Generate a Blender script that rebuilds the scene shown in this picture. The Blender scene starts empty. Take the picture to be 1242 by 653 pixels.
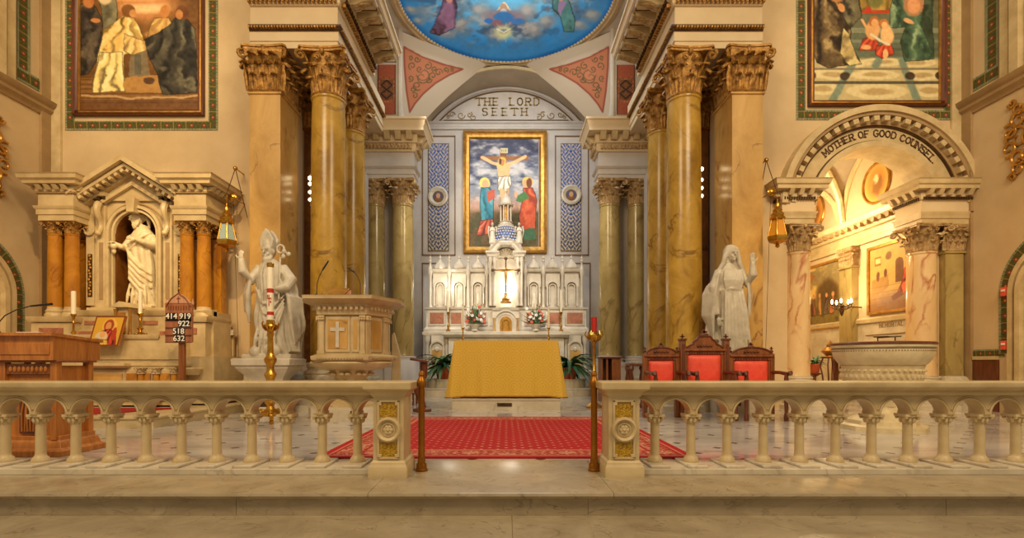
import bpy, math, random
import numpy as np
from mathutils import Vector, Matrix
random.seed(7); np.random.seed(7)
PI = math.pi
S = bpy.context.scene
COL = S.collection
# ------------------------------------------------------------------ camera
EYE = 0.85                                   # eye height above the sanctuary floor, x right, y into the church, z up
FPX, CX, CY = 621.0, 614.0, 440.0
cam_d = bpy.data.cameras.new('camera'); cam = bpy.data.objects.new('camera', cam_d); COL.objects.link(cam)
cam.location = (0, 0, EYE); cam.rotation_euler = (PI/2, 0, 0)
cam_d.sensor_width = 36; cam_d.lens = 18.0
cam_d.shift_x = (621-CX)/1242; cam_d.shift_y = (CY-326.5)/1242
cam_d.clip_start = .05; cam_d.clip_end = 200
S.camera = cam
# ------------------------------------------------------------------ world, lights, exposure
S.view_settings.view_transform = 'Standard'; S.view_settings.look = 'None'
S.view_settings.gamma = 1; S.view_settings.use_curve_mapping = False
S.view_settings.exposure = 0.0
W = bpy.data.worlds.new('world'); S.world = W; W.use_nodes = True
W.node_tree.nodes['Background'].inputs[0].default_value = (1.0, .82, .58, 1)
W.node_tree.nodes['Background'].inputs[1].default_value = .36
def area(name, loc, target, power, color, sx, sy=None, spread=PI):
    d = bpy.data.lights.new(name, 'AREA'); d.energy = power; d.color = color
    d.shape = 'RECTANGLE'; d.size = sx; d.size_y = sy or sx; d.spread = spread
    o = bpy.data.objects.new(name, d); COL.objects.link(o); o.location = loc
    o.rotation_euler = (Vector(target)-Vector(loc)).to_track_quat('-Z', 'Y').to_euler(); return o
def spot(name, loc, target, power, color, deg, blend=.7, rad=.08):
    d = bpy.data.lights.new(name, 'SPOT'); d.energy = power; d.color = color
    d.spot_size = math.radians(deg); d.spot_blend = blend; d.shadow_soft_size = rad
    o = bpy.data.objects.new(name, d); COL.objects.link(o); o.location = loc
    o.rotation_euler = (Vector(target)-Vector(loc)).to_track_quat('-Z', 'Y').to_euler(); return o
def point(name, loc, power, color, rad=.06):
    d = bpy.data.lights.new(name, 'POINT'); d.energy = power; d.color = color; d.shadow_soft_size = rad
    o = bpy.data.objects.new(name, d); COL.objects.link(o); o.location = loc; return o
WARM = (1, .68, .32); WARM2 = (1, .80, .52); NEUT = (1, .93, .82); COOL = (.80, .89, 1)
area('nave_light_left', (-5, -1, 9), (-6, 9, 3), 640, (1, .76, .47), 4, 3)
area('nave_light_right', (5, -1, 9), (6, 9, 3), 600, (1, .78, .50), 4, 3)
area('chancel_cool_fill', (0, 11.6, 9.0), (0, 11.8, 0), 150, COOL, 3.6, 3.6)  # unseen cool fill, added below the closed dome to whiten the chancel
area('dome_fill_light', (0, 11.0, 7.7), (0, 12.6, 9.6), 60, (.92, .95, 1), 1.2, 1.2)  # unseen upward fill, added to brighten the painted dome
spot('reredos_spot_left', (-2.1, 9.6, 6.9), (-.9, 14.4, 2.6), 950, NEUT, 42)
spot('reredos_spot_right', (2.1, 9.6, 6.9), (.9, 14.4, 2.6), 700, NEUT, 42)
spot('altarpiece_spot_left', (-2.2, 10.0, 7.0), (0, 15.3, 5.6), 560, NEUT, 40)
spot('altarpiece_spot_right', (2.2, 10.0, 7.0), (0, 15.3, 5.6), 260, NEUT, 40)
spot('side_altar_spot', (-3.4, 4.6, 6.6), (-6.4, 8.9, 2.2), 900, WARM, 44)
spot('left_painting_spot', (-4.2, 3.0, 9.5), (-7.0, 9.4, 6.4), 900, (1, .76, .42), 34)
spot('right_painting_spot', (4.2, 3.0, 9.5), (7.0, 9.4, 6.4), 620, (1, .80, .52), 36)
spot('bishop_statue_spot', (-2.4, 5.0, 6.2), (-3.8, 8.4, 2.0), 260, WARM2, 34)
spot('veiled_statue_spot', (2.4, 5.0, 6.2), (3.7, 8.4, 2.0), 240, WARM2, 34)
spot('font_spot', (5.2, 3.0, 6.4), (6.3, 9.0, 2.4), 620, WARM, 46)
spot('niche_lamp', (0.9, 12.6, 4.6), (.05, 14.6, 3.1), 120, (1, .95, .84), 26)
spot('niche_statue_lamp', (-5.6, 7.2, 4.6), (-6.5, 9.1, 2.6), 110, (1, .84, .56), 36)
point('niche_glow', (.12, 14.45, 3.0), 16, (1, .93, .8), .05)
point('bay_glow', (-1.6, 14.35, 3.05), 12, (1, .90, .72), .05)
point('chapel_vault_lamp', (6.9, 11.7, 3.95), 150, (1, .80, .45), .12)
point('chapel_lamp', (6.3, 10.9, 3.2), 60, WARM, .15)
# ------------------------------------------------------------------ helpers
def at(x, y, Y): return Vector(((x-CX)/FPX*Y, Y, EYE+(CY-y)/FPX*Y))
def atx(x, Y): return (x-CX)/FPX*Y
def atz(y, Y): return EYE+(CY-y)/FPX*Y
class MB:
    def __init__(s): s.v = []; s.f = []
    def add(s, vs, fs):
        n = len(s.v); s.v += [tuple(p) for p in vs]; s.f += [tuple(i+n for i in f) for f in fs]; return s
    def xf(s, M, start=0):
        for i in range(start, len(s.v)): s.v[i] = tuple(M @ Vector(s.v[i]))
        return s
    def merge(s, o, M=None):
        return s.add([tuple(M @ Vector(p)) for p in o.v] if M else o.v, o.f)
    def box(s, x0, x1, y0, y1, z0, z1):
        return s.add([(x0,y0,z0),(x1,y0,z0),(x1,y1,z0),(x0,y1,z0),(x0,y0,z1),(x1,y0,z1),(x1,y1,z1),(x0,y1,z1)],
                     [(0,3,2,1),(4,5,6,7),(0,1,5,4),(1,2,6,5),(2,3,7,6),(3,0,4,7)])
    def boxc(s, c, d, M=None):
        n = len(s.v); x, y, z = d[0]/2, d[1]/2, d[2]/2; s.box(-x, x, -y, y, -z, z)
        return s.xf(Matrix.Translation(c) @ (M or Matrix.Identity(4)), n)
    def lathe(s, prof, c=(0,0,0), seg=32, sq=False, rot=0, sx=1, sy=1, rad=None):
        if sq: seg, rot = 4, PI/4
        k = math.sqrt(2) if sq else 1
        vs = []; fs = []
        for r, z in prof:
            for i in range(seg):
                a = rot+2*PI*i/seg; q = rad(a, z) if rad else 1
                vs.append((c[0]+r*k*q*math.cos(a)*sx, c[1]+r*k*q*math.sin(a)*sy, c[2]+z))
        m = len(prof)
        for j in range(m-1):
            for i in range(seg):
                a, b = j*seg+i, j*seg+(i+1) % seg; fs.append((a, b, b+seg, a+seg))
        fs.append(tuple(range(seg))[::-1]); fs.append(tuple((m-1)*seg+i for i in range(seg)))
        return s.add(vs, fs)
    def prism(s, poly, a, b, ax='y'):            # poly in the plane across the axis, extruded from a to b
        n = len(poly)
        def pt(p, t): return (p[0], t, p[1]) if ax == 'y' else (t, p[0], p[1]) if ax == 'x' else (p[0], p[1], t)
        vs = [pt(p, a) for p in poly]+[pt(p, b) for p in poly]
        fs = [tuple(range(n)), tuple(range(2*n-1, n-1, -1))]
        for i in range(n): j = (i+1) % n; fs.append((i, i+n, j+n, j))
        return s.add(vs, fs)
    def tube(s, pts, r, seg=8, cap=True):
        pts = [Vector(p) for p in pts]; n = len(pts)
        rs = r if isinstance(r, (list, tuple)) else [r]*n
        vs = []; up = None
        for i, p in enumerate(pts):
            t = (pts[min(i+1, n-1)]-pts[max(i-1, 0)]).normalized()
            if up is None:
                up = Vector((0,0,1)) if abs(t.z) < .9 else Vector((0,1,0))
            u = (up-t*up.dot(t)).normalized(); w = t.cross(u); up = u
            for k in range(seg):
                a = 2*PI*k/seg; q = p+(u*math.cos(a)+w*math.sin(a))*rs[i]; vs.append(tuple(q))
        fs = []
        for i in range(n-1):
            for k in range(seg):
                a, b = i*seg+k, i*seg+(k+1) % seg; fs.append((a, b, b+seg, a+seg))
        if cap: fs.append(tuple(range(seg))[::-1]); fs.append(tuple((n-1)*seg+k for k in range(seg)))
        return s.add(vs, fs)
    def ell(s, c, r, seg=16, rings=10, M=None, fn=None):
        if not hasattr(r, '__len__'): r = (r, r, r)
        vs = [(0,0,-1)]
        for j in range(1, rings):
            t = -PI/2+PI*j/rings
            for i in range(seg): a = 2*PI*i/seg; vs.append((math.cos(t)*math.cos(a), math.cos(t)*math.sin(a), math.sin(t)))
        vs.append((0,0,1)); fs = []
        for i in range(seg): fs.append((0, 1+(i+1) % seg, 1+i))
        for j in range(rings-2):
            for i in range(seg):
                a, b = 1+j*seg+i, 1+j*seg+(i+1) % seg; fs.append((a, b, b+seg, a+seg))
        top = len(vs)-1; o = 1+(rings-2)*seg
        for i in range(seg): fs.append((o+i, o+(i+1) % seg, top))
        out = []
        for p in vs:
            q = Vector((p[0]*r[0], p[1]*r[1], p[2]*r[2]))
            if fn: q = q*fn(p)
            if M: q = M @ q
            out.append(tuple(q+Vector(c)))
        return s.add(out, fs)
    def mould(s, path, prof, closed=False, cap=True, fill=True):   # path in plan; profile (outwards, z); outwards = right of travel
        n = len(path); P = [Vector((p[0], p[1])) for p in path]; rows = []
        for i in range(n):
            def nrm(a, b): d = (b-a).normalized(); return Vector((d.y, -d.x))
            if closed: n1, n2 = nrm(P[i-1], P[i]), nrm(P[i], P[(i+1) % n])
            else:
                n1 = nrm(P[i-1], P[i]) if i else None; n2 = nrm(P[i], P[i+1]) if i < n-1 else None
                n1 = n1 or n2; n2 = n2 or n1
            m = (n1+n2).normalized(); m = m/max(.3, m.dot(n1)); rows.append([(P[i].x+m.x*o, P[i].y+m.y*o, z) for o, z in prof])
        k = len(prof); vs = [p for r in rows for p in r]; fs = []
        for i in range(n if closed else n-1):
            a, b = i*k, ((i+1) % n)*k
            for j in range(k-1): fs.append((a+j, b+j, b+j+1, a+j+1))
        if closed and not fill: pass
        elif closed: fs.append(tuple(i*k+k-1 for i in range(n))); fs.append(tuple(i*k for i in range(n))[::-1])
        elif cap: fs.append(tuple(range(k))[::-1]); fs.append(tuple((n-1)*k+j for j in range(k)))
        return s.add(vs, fs)
    def blocks(s, path, off, proj, z0, z1, w, gap, taper=0):      # dentils or brackets along a path
        P = [Vector((p[0], p[1])) for p in path]
        for a, b in zip(P[:-1], P[1:]):
            d = b-a; L = d.length; d.normalize(); nn = Vector((d.y, -d.x)); k = max(1, int((L+gap)/(w+gap)))
            st = (L-k*(w+gap)+gap)/2; lo = []; hi = []; bk = off-.02 if proj > .02 else off-.005
            for i in range(k):
                u0 = st+i*(w+gap); u1 = u0+w
                for u, dd in ((u0, 0), (u0, 1), (u1, 1), (u1, 0)):
                    lo.append(a+d*u+nn*(off+dd*proj*(1-taper)-(.006 if not dd else 0))); hi.append(a+d*u+nn*(off+dd*proj-(.006 if not dd else 0)))
            e0, e1 = a+d*st+nn*bk, a+d*(st+k*(w+gap)-gap)+nn*bk
            lo = [e0]+lo+[e1]; hi = [e0]+hi+[e1]; m = len(lo)
            s.add([(p.x, p.y, z0) for p in lo]+[(p.x, p.y, z1) for p in hi], [tuple(range(m)), tuple(range(2*m-1, m-1, -1))]+[(i, (i+1) % m, (i+1) % m+m, i+m) for i in range(m)])
        return s
    def rev_y(s, cx, cz, prof, a0=0, a1=PI, seg=40, closed=True, caps=True):   # arch: profile (radius, y) turned about the y axis
        k = len(prof); vs = []; fs = []
        for i in range(seg+1):
            a = a0+(a1-a0)*i/seg
            for r, y in prof: vs.append((cx+r*math.cos(a), y, cz+r*math.sin(a)))
        for i in range(seg):
            for j in range(k if closed else k-1):
                b = i*k; jj = (j+1) % k; fs.append((b+j, b+jj, b+k+jj, b+k+j))
        if caps and closed: fs.append(tuple(range(k))[::-1]); fs.append(tuple(seg*k+j for j in range(k)))
        return s.add(vs, fs)
    def build(s, name, mat, parent=None, smooth=35, bevel=0, fixn=True):
        me = bpy.data.meshes.new(name); me.from_pydata(s.v, [], s.f)
        if fixn:
            import bmesh
            bm = bmesh.new(); bm.from_mesh(me); bmesh.ops.recalc_face_normals(bm, faces=bm.faces); bm.to_mesh(me); bm.free()
        if mat: me.materials.append(mat)
        if smooth:
            me.shade_smooth(); me.set_sharp_from_angle(angle=math.radians(smooth))
        o = bpy.data.objects.new(name, me); COL.objects.link(o)
        if parent: o.parent = parent; o.matrix_parent_inverse = parent.matrix_basis.inverted()
        if bevel:
            b = o.modifiers.new('bevel', 'BEVEL'); b.width = bevel; b.segments = 2; b.limit_method = 'ANGLE'; b.angle_limit = math.radians(40)
        return o
def tag(o, label=None, cat=None, group=None, kind=None):
    if label: o['label'] = label
    if cat: o['category'] = cat
    if group: o['group'] = group
    if kind: o['kind'] = kind
    return o
def thing(name, loc, label, cat, group=None, rz=0):
    o = bpy.data.objects.new(name, None); COL.objects.link(o); o.location = loc; o.rotation_euler = (0, 0, rz)
    o.empty_display_size = .1
    return tag(o, label, cat, group)
def kids(o): return [c for c in bpy.data.objects if c.parent == o]
def dup(root, loc=None, rz=None, label=None, group=None, scale=None, parent=None):
    c = root.copy(); COL.objects.link(c)
    if parent: c.parent = parent
    if loc is not None: c.location = loc
    if rz is not None: c.rotation_euler = (0, 0, rz)
    if scale: c.scale = scale
    if label: c['label'] = label
    if group: c['group'] = group
    for k in kids(root): dup(k, parent=c)
    return c
def local(parent, mb, name, mat, **k):      # a part built in its thing's own coordinates
    o = mb.build(name, mat, None, **k); o.parent = parent; return o
def arc(cx, cy, r, a0, a1, n, ry=None):
    return [(cx+r*math.cos(a0+(a1-a0)*i/n), cy+(ry or r)*math.sin(a0+(a1-a0)*i/n)) for i in range(n+1)]
# ------------------------------------------------------------------ materials
def lin(c): return tuple(((x/255)/12.92 if x/255 <= .04045 else (((x/255)+.055)/1.055)**2.4) for x in c)
def mat(name, col, rough=.5, metal=0, emis=None, es=0, spec=.5, coat=0):
    m = bpy.data.materials.new(name); m.use_nodes = True; b = m.node_tree.nodes['Principled BSDF']
    b.inputs['Base Color'].default_value = (*lin(col), 1); b.inputs['Roughness'].default_value = rough
    b.inputs['Metallic'].default_value = metal; b.inputs['Specular IOR Level'].default_value = spec
    b.inputs['Coat Weight'].default_value = coat
    if emis: b.inputs['Emission Color'].default_value = (*lin(emis), 1); b.inputs['Emission Strength'].default_value = es
    return m
def N(m, t, **kw):
    n = m.node_tree.nodes.new(t)
    for k, v in kw.items():
        if k in n.inputs: n.inputs[k].default_value = v
        else: setattr(n, k, v)
    return n
def L(m, a, b): m.node_tree.links.new(a, b)
def ramp(m, stops, fac):
    r = N(m, 'ShaderNodeValToRGB'); e = r.color_ramp.elements
    while len(e) < len(stops): e.new(.5)
    for i, (p, c) in enumerate(stops): e[i].position = p; e[i].color = (*lin(c), 1)
    L(m, fac, r.inputs[0]); return r.outputs[0]
def mottled(name, c1, c2, scale=3, rough=.6, metal=0, bump=.0, bscale=30, spec=.5, detail=6):
    m = mat(name, c1, rough, metal, spec=spec); b = m.node_tree.nodes['Principled BSDF']
    tc = N(m, 'ShaderNodeTexCoord'); n = N(m, 'ShaderNodeTexNoise', Scale=scale, Detail=detail, Roughness=.6)
    L(m, tc.outputs['Object'], n.inputs['Vector'])
    L(m, ramp(m, [(.3, c1), (.7, c2)], n.outputs['Fac']), b.inputs['Base Color'])
    if bump:
        n2 = N(m, 'ShaderNodeTexNoise', Scale=bscale, Detail=4); L(m, tc.outputs['Object'], n2.inputs['Vector'])
        bp = N(m, 'ShaderNodeBump', Strength=bump, Distance=.02); L(m, n2.outputs['Fac'], bp.inputs['Height']); L(m, bp.outputs[0], b.inputs['Normal'])
    return m
def marble(name, c1, c2, vein, scale=1.5, vscale=1.2, vw=.03, rough=.25, vamt=.8, stretch=(1,1,1), dist=1.2, spec=.5):
    m = mat(name, c1, rough, spec=spec); b = m.node_tree.nodes['Principled BSDF']
    tc = N(m, 'ShaderNodeTexCoord'); mp = N(m, 'ShaderNodeMapping'); mp.inputs['Scale'].default_value = stretch
    mp.inputs['Rotation'].default_value = (.35, .5, .2)
    L(m, tc.outputs['Object'], mp.inputs[0])
    n = N(m, 'ShaderNodeTexNoise', Scale=scale, Detail=8, Roughness=.62); n.inputs['Distortion'].default_value = .6
    L(m, mp.outputs[0], n.inputs['Vector'])
    base = ramp(m, [(.32, c1), (.68, c2)], n.outputs['Fac'])
    # thin veins where a warped noise crosses its middle value
    v = N(m, 'ShaderNodeTexNoise', Scale=vscale, Detail=5, Roughness=.55); v.inputs['Distortion'].default_value = dist
    L(m, mp.outputs[0], v.inputs['Vector'])
    s1 = N(m, 'ShaderNodeMath', operation='SUBTRACT'); s1.inputs[1].default_value = .5; L(m, v.outputs['Fac'], s1.inputs[0])
    s2 = N(m, 'ShaderNodeMath', operation='ABSOLUTE'); L(m, s1.outputs[0], s2.inputs[0])
    mr = N(m, 'ShaderNodeMapRange'); mr.inputs['From Min'].default_value = 0; mr.inputs['From Max'].default_value = vw
    mr.inputs['To Min'].default_value = vamt; mr.inputs['To Max'].default_value = 0; L(m, s2.outputs[0], mr.inputs[0])
    k = N(m, 'ShaderNodeTexNoise', Scale=vscale*2.3, Detail=2); L(m, tc.outputs['Object'], k.inputs['Vector'])
    kr = N(m, 'ShaderNodeMapRange'); kr.inputs['From Min'].default_value = .4; kr.inputs['From Max'].default_value = .62; L(m, k.outputs['Fac'], kr.inputs[0])
    mm = N(m, 'ShaderNodeMath', operation='MULTIPLY'); L(m, mr.outputs[0], mm.inputs[0]); L(m, kr.outputs[0], mm.inputs[1])
    mx = N(m, 'ShaderNodeMixRGB'); L(m, mm.outputs[0], mx.inputs[0]); L(m, base, mx.inputs[1]); mx.inputs[2].default_value = (*lin(vein), 1)
    L(m, mx.outputs[0], b.inputs['Base Color']); m['base'] = 1
    return m
def vcol(name, rough=.6, spec=.3):
    m = mat(name, (200,200,200), rough, spec=spec); a = N(m, 'ShaderNodeAttribute'); a.attribute_name = 'paint'
    L(m, a.outputs['Color'], m.node_tree.nodes['Principled BSDF'].inputs['Base Color']); return m
def wood(name, c1, c2, rough=.4, scale=2.5, st=(8, 8, 1)):
    m = mat(name, c1, rough); b = m.node_tree.nodes['Principled BSDF']
    tc = N(m, 'ShaderNodeTexCoord'); mp = N(m, 'ShaderNodeMapping'); mp.inputs['Scale'].default_value = st
    L(m, tc.outputs['Object'], mp.inputs[0]); n = N(m, 'ShaderNodeTexNoise', Scale=scale, Detail=6, Roughness=.65); n.inputs['Distortion'].default_value = .5
    L(m, mp.outputs[0], n.inputs['Vector']); L(m, ramp(m, [(.3, c1), (.7, c2)], n.outputs['Fac']), b.inputs['Base Color']); return m
M = {}
M['plaster'] = mottled('cream_plaster', (222,200,160), (206,182,142), 1.2, .7)
M['plaster_warm'] = mottled('warm_plaster', (216,190,146), (200,172,128), 1.5, .7)
M['plaster_grey'] = mottled('grey_white_plaster', (206,198,188), (184,177,168), 1.5, .65)
M['vault'] = mottled('pale_vault_plaster', (186,168,142), (166,150,126), 1.5, .7)
M['stone'] = mottled('cream_stone', (214,192,146), (184,160,114), 4, .42)
M['stone_dark'] = mottled('tan_stone', (172,142,98), (150,120,80), 3, .6)
M['marble'] = marble('white_marble', (220,208,182), (190,176,150), (150,138,122), 2, 1.4, .03, .3, .55)
M['altar'] = mottled('altar_white_marble', (222,212,192), (190,178,158), 4, .32)
M['statue'] = mottled('statuary_marble', (206,196,174), (176,164,142), 6, .42)
M['statue_warm'] = mottled('warm_statuary_marble', (232,214,170), (206,184,138), 6, .45)
M['gold_marble'] = marble('gold_veined_marble', (198,158,66), (146,108,32), (88,54,18), 2.4, 1.0, .022, .26, .75, (1,1,.7))
M['pale_gold_marble'] = marble('pale_gold_marble', (214,172,98), (172,128,60), (112,62,28), 1.8, 1.1, .024, .3, .8, (1,1,.6))
M['orange_marble'] = marble('amber_marble', (206,144,44), (150,92,24), (96,52,16), 1.6, 1.0, .016, .12, .5, (1,1,.75))
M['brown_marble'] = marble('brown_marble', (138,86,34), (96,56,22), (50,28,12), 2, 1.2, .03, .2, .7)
M['green_marble'] = marble('olive_gold_marble', (186,164,104), (150,128,76), (100,78,44), 2.0, 1.2, .03, .18, .6, (1,1,.5))
M['rose_marble'] = marble('rose_veined_marble', (236,208,158), (214,170,112), (170,84,44), 1.6, .9, .035, .2, .85, (1,1,.45), 2)
M['panel_rose'] = marble('rose_panel_marble', (190,130,100), (160,100,76), (110,60,44), 6, 3, .05, .3, .6)
M['step'] = marble('step_marble', (178,162,132), (150,134,106), (98,84,64), 3.2, 2.6, .02, .22, .55, (1,1,2.0), 1.5)
M['cap'] = mottled('gilded_capital_stone', (206,154,72), (104,66,26), 14, .45, .35, .4, 45)
M['cap_pale'] = mottled('pale_gilded_stone', (206,176,124), (140,104,60), 16, .5, .15, .3, 50)
M['gilt'] = mottled('gilt', (208,156,72), (156,108,40), 9, .36, .6, .1, 40)
M['brass'] = mottled('brass', (216,168,70), (180,128,44), 12, .26, .95)
M['post_brass'] = mottled('aged_brass', (170,112,30), (140,88,22), 8, .38, .75)
M['line'] = mat('brown_painted_line', (120,88,52), .6)
M['bronze'] = mottled('dark_bronze', (96,66,34), (60,40,20), 10, .4, .5)
M['wood'] = wood('walnut_wood', (158,92,42), (98,54,22))
M['oak'] = wood('oak_wood', (208,136,62), (160,92,36))
M['board_wood'] = wood('pale_brown_wood', (168,108,74), (132,78,50)); M['crest_wood'] = wood('pinkish_carved_wood', (206,160,128), (170,120,90))
M['dark_wood'] = wood('dark_mahogany', (122,64,32), (74,36,18))
M['black'] = mat('black_plastic', (22,20,18), .4)
M['red'] = mottled('red_velvet', (242,96,70), (228,72,54), 10, .45)
M['red_carpet'] = mottled('plain_red_carpet', (176,34,26), (150,26,22), 40, .95)
M['wax'] = mat('ivory_wax', (246,236,206), .35)
M['wax_red'] = mat('red_wax', (190,40,30), .4)
M['flame'] = mat('bulb_glow', (255,240,210), .3, emis=(255,226,170), es=14)
M['glass'] = mat('lantern_glass', (150,170,170), .08, spec=.8)
M['amber'] = mat('amber_glass', (206,140,40), .15, spec=.8)
M['paper'] = mat('white_paper', (240,236,224), .7)
M['terracotta'] = mottled('terracotta', (196,92,48), (166,72,36), 8, .75)
M['leaf'] = mottled('green_leaf', (62,116,74), (34,80,58), 20, .45)
M['leaf_pale'] = mottled('pale_leaf', (110,136,92), (74,104,66), 20, .5)
M['petal_white'] = mat('white_petal', (244,236,226), .6)
M['petal_red'] = mat('coral_petal', (222,104,78), .6)
M['blue_tile'] = mottled('blue_tile', (84,108,160), (60,84,140), 30, .3)
M['cloth_white'] = mat('white_linen', (206,212,224), .8)
M['paint'] = vcol('painted_surface', .5); M['paint_matt'] = vcol('painted_plaster', .8, .2)
M['letter'] = mat('gilt_letter', (150,124,66), .4); M['letter_dark'] = mat('brown_letter', (92,62,34), .6)
M['dark'] = mat('dark_recess', (48,34,22), .8)
# ------------------------------------------------------------------ painted surfaces: a fine grid of coloured points
def vnoise(x, y, sc, seed=0):
    rng = np.random.RandomState(seed); g = rng.rand(64, 64)
    X = x*sc; Y = y*sc; xi = np.floor(X).astype(int); yi = np.floor(Y).astype(int); fx = X-xi; fy = Y-yi
    fx = fx*fx*(3-2*fx); fy = fy*fy*(3-2*fy)
    a = g[yi % 64, xi % 64]; b = g[yi % 64, (xi+1) % 64]; c = g[(yi+1) % 64, xi % 64]; d = g[(yi+1) % 64, (xi+1) % 64]
    return (a*(1-fx)+b*fx)*(1-fy)+(c*(1-fx)+d*fx)*fy
def fbm(x, y, sc, seed=0, n=4):
    t = 0; a = .5; s = 0
    for i in range(n): t = t+a*vnoise(x, y, sc*2**i, seed+i); s += a; a *= .5
    return t/s
def sm(a, b, x): t = np.clip((x-a)/(b-a), 0, 1); return t*t*(3-2*t)
class Pic:
    def __init__(s, x0, x1, y0, y1, step, bg):
        s.nx = int(round((x1-x0)/step))+1; s.ny = int(round((y1-y0)/step))+1
        s.x, s.y = np.meshgrid(np.linspace(x0, x1, s.nx), np.linspace(y0, y1, s.ny))
        s.a = np.zeros((s.ny, s.nx, 3))+np.array(bg, float); s.r = (x0, x1, y0, y1); s.wx = s.x; s.wy = s.y
    def mix(s, m, c, al=1.0):
        m = np.clip(m*al, 0, 1)[..., None]; s.a = s.a*(1-m)+np.array(c, float)*m; return s
    def warp(s, amt, sc, seed=0):
        s.wx = s.x+(fbm(s.x, s.y, sc, seed)-.5)*2*amt; s.wy = s.y+(fbm(s.x, s.y, sc, seed+9)-.5)*2*amt; return s
    def ell(s, cx, cy, rx, ry, c, soft=.15, rot=0, al=1):
        dx, dy = s.wx-cx, s.wy-cy; k, q = math.cos(rot), math.sin(rot)
        d = np.sqrt(((dx*k+dy*q)/rx)**2+((-dx*q+dy*k)/ry)**2); return s.mix(1-sm(1-soft, 1+soft, d), c, al)
    def ring(s, cx, cy, r, w, c, al=1):
        d = np.abs(np.hypot(s.x-cx, s.y-cy)-r); return s.mix(1-sm(w*.6, w*1.3, d), c, al)
    def inside(s, pts):
        m = np.zeros(s.x.shape, bool); n = len(pts)
        for i in range(n):
            x0, y0 = pts[i]; x1, y1 = pts[(i+1) % n]
            if y0 == y1: continue
            c = ((y0 > s.wy) != (y1 > s.wy)) & (s.wx < (x1-x0)*(s.wy-y0)/(y1-y0)+x0); m ^= c
        return m
    def poly(s, pts, c, al=1, folds=None, hi=None, seed=1):
        m = s.inside(pts).astype(float); s.mix(m, c, al)
        if folds:                      # folds = (count, angle, strength) painted drapery
            k, ang, st = folds; pts_ = np.array(pts); w = np.ptp(pts_[:, 0])+1e-6
            px0, py0 = pts_[:, 0].mean()+w*math.sin(seed*1.7)*.3, pts_[:, 1].min()-np.ptp(pts_[:, 1])*.35
            u = np.arctan2(s.x-px0+(s.y-py0)*math.sin(ang)*.5, s.y-py0)*k*3.4+(fbm(s.x, s.y, .06, seed)-.5)*9+seed
            am = np.clip(fbm(s.x, s.y, .09, seed+3)*2.4-.3, .3, 1.5); st = st*am
            u0_ = (s.x*math.cos(ang)+s.y*math.sin(ang)+.0012*(s.y-pts_[:, 1].mean())**2*math.cos(seed*2.0))/w*k*2*PI*1.1+(fbm(s.x, s.y, .045, seed)-.5)*9
            f = np.sin(u)+.35*np.sin(u*2.3+1)
            s.mix(m*(f > 0)*f*st, hi or tuple(min(255, q*1.5+20) for q in c)); s.mix(m*(f < 0)*(-f)*st, tuple(q*.45 for q in c)); s.outline(list(pts), tuple(q*.35 for q in c))
        return s
    def outline(s, pts, c, w=1.1): return s.line(pts+[pts[0]], w, c, .6)
    def line(s, pts, w, c, al=1):
        d = np.full(s.x.shape, 1e9)
        for (x0, y0), (x1, y1) in zip(pts[:-1], pts[1:]):
            dx, dy = x1-x0, y1-y0; t = np.clip(((s.wx-x0)*dx+(s.wy-y0)*dy)/(dx*dx+dy*dy+1e-9), 0, 1)
            d = np.minimum(d, np.hypot(s.wx-x0-t*dx, s.wy-y0-t*dy))
        return s.mix(1-sm(w*.35, w*.65, d), c, al)
    def grain(s, amt=10, sc=.6, seed=3):
        s.a = s.a+((fbm(s.x, s.y, sc, seed)-.5)*2*amt)[..., None]; return s
    def rect(s, x0, x1, y0, y1, c, al=1): return s.mix(((s.x >= x0) & (s.x <= x1) & (s.y >= y0) & (s.y <= y1)).astype(float), c, al)
    def surf(s, name, fn, m='paint', parent=None, mask=None, thick=0):
        Pw = fn(s.x, s.y); ny, nx = s.ny, s.nx
        co = np.stack(Pw, -1).reshape(-1, 3).astype(np.float32)
        idx = np.arange(ny*nx).reshape(ny, nx)
        q = np.stack([idx[:-1, :-1], idx[1:, :-1], idx[1:, 1:], idx[:-1, 1:]], -1).reshape(-1, 4)
        if mask is not None:
            mk = mask(s.x, s.y); c = (mk[:-1, :-1] & mk[1:, 1:] & mk[1:, :-1] & mk[:-1, 1:]).reshape(-1); q = q[c]
            used = np.unique(q); mp = np.zeros(ny*nx, int); mp[used] = np.arange(len(used)); q = mp[q]; co = co[used]
        else: used = np.arange(ny*nx)
        me = bpy.data.meshes.new(name); me.vertices.add(len(co)); me.vertices.foreach_set('co', co.ravel())
        me.loops.add(q.size); me.loops.foreach_set('vertex_index', q.ravel().astype(np.int32))
        me.polygons.add(len(q)); me.polygons.foreach_set('loop_start', np.arange(0, q.size, 4, dtype=np.int32))
        me.polygons.foreach_set('loop_total', np.full(len(q), 4, np.int32)); me.update(); me.validate()
        c = np.clip(s.a.reshape(-1, 3)[used]/255, 0, 1); c = np.where(c <= .04045, c/12.92, ((c+.055)/1.055)**2.4)
        at_ = me.attributes.new('paint', 'FLOAT_COLOR', 'POINT')
        at_.data.foreach_set('color', np.concatenate([c, np.ones((len(c), 1))], 1).astype(np.float32).ravel())
        me.materials.append(M[m]); me.shade_smooth()
        o = bpy.data.objects.new(name, me); COL.objects.link(o)
        if parent: o.parent = parent; o.matrix_parent_inverse = parent.matrix_basis.inverted()
        return o
def front(Y): return lambda x, y: ((x-CX)/FPX*Y, np.full(x.shape, float(Y)), EYE+(CY-y)/FPX*Y)

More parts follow.
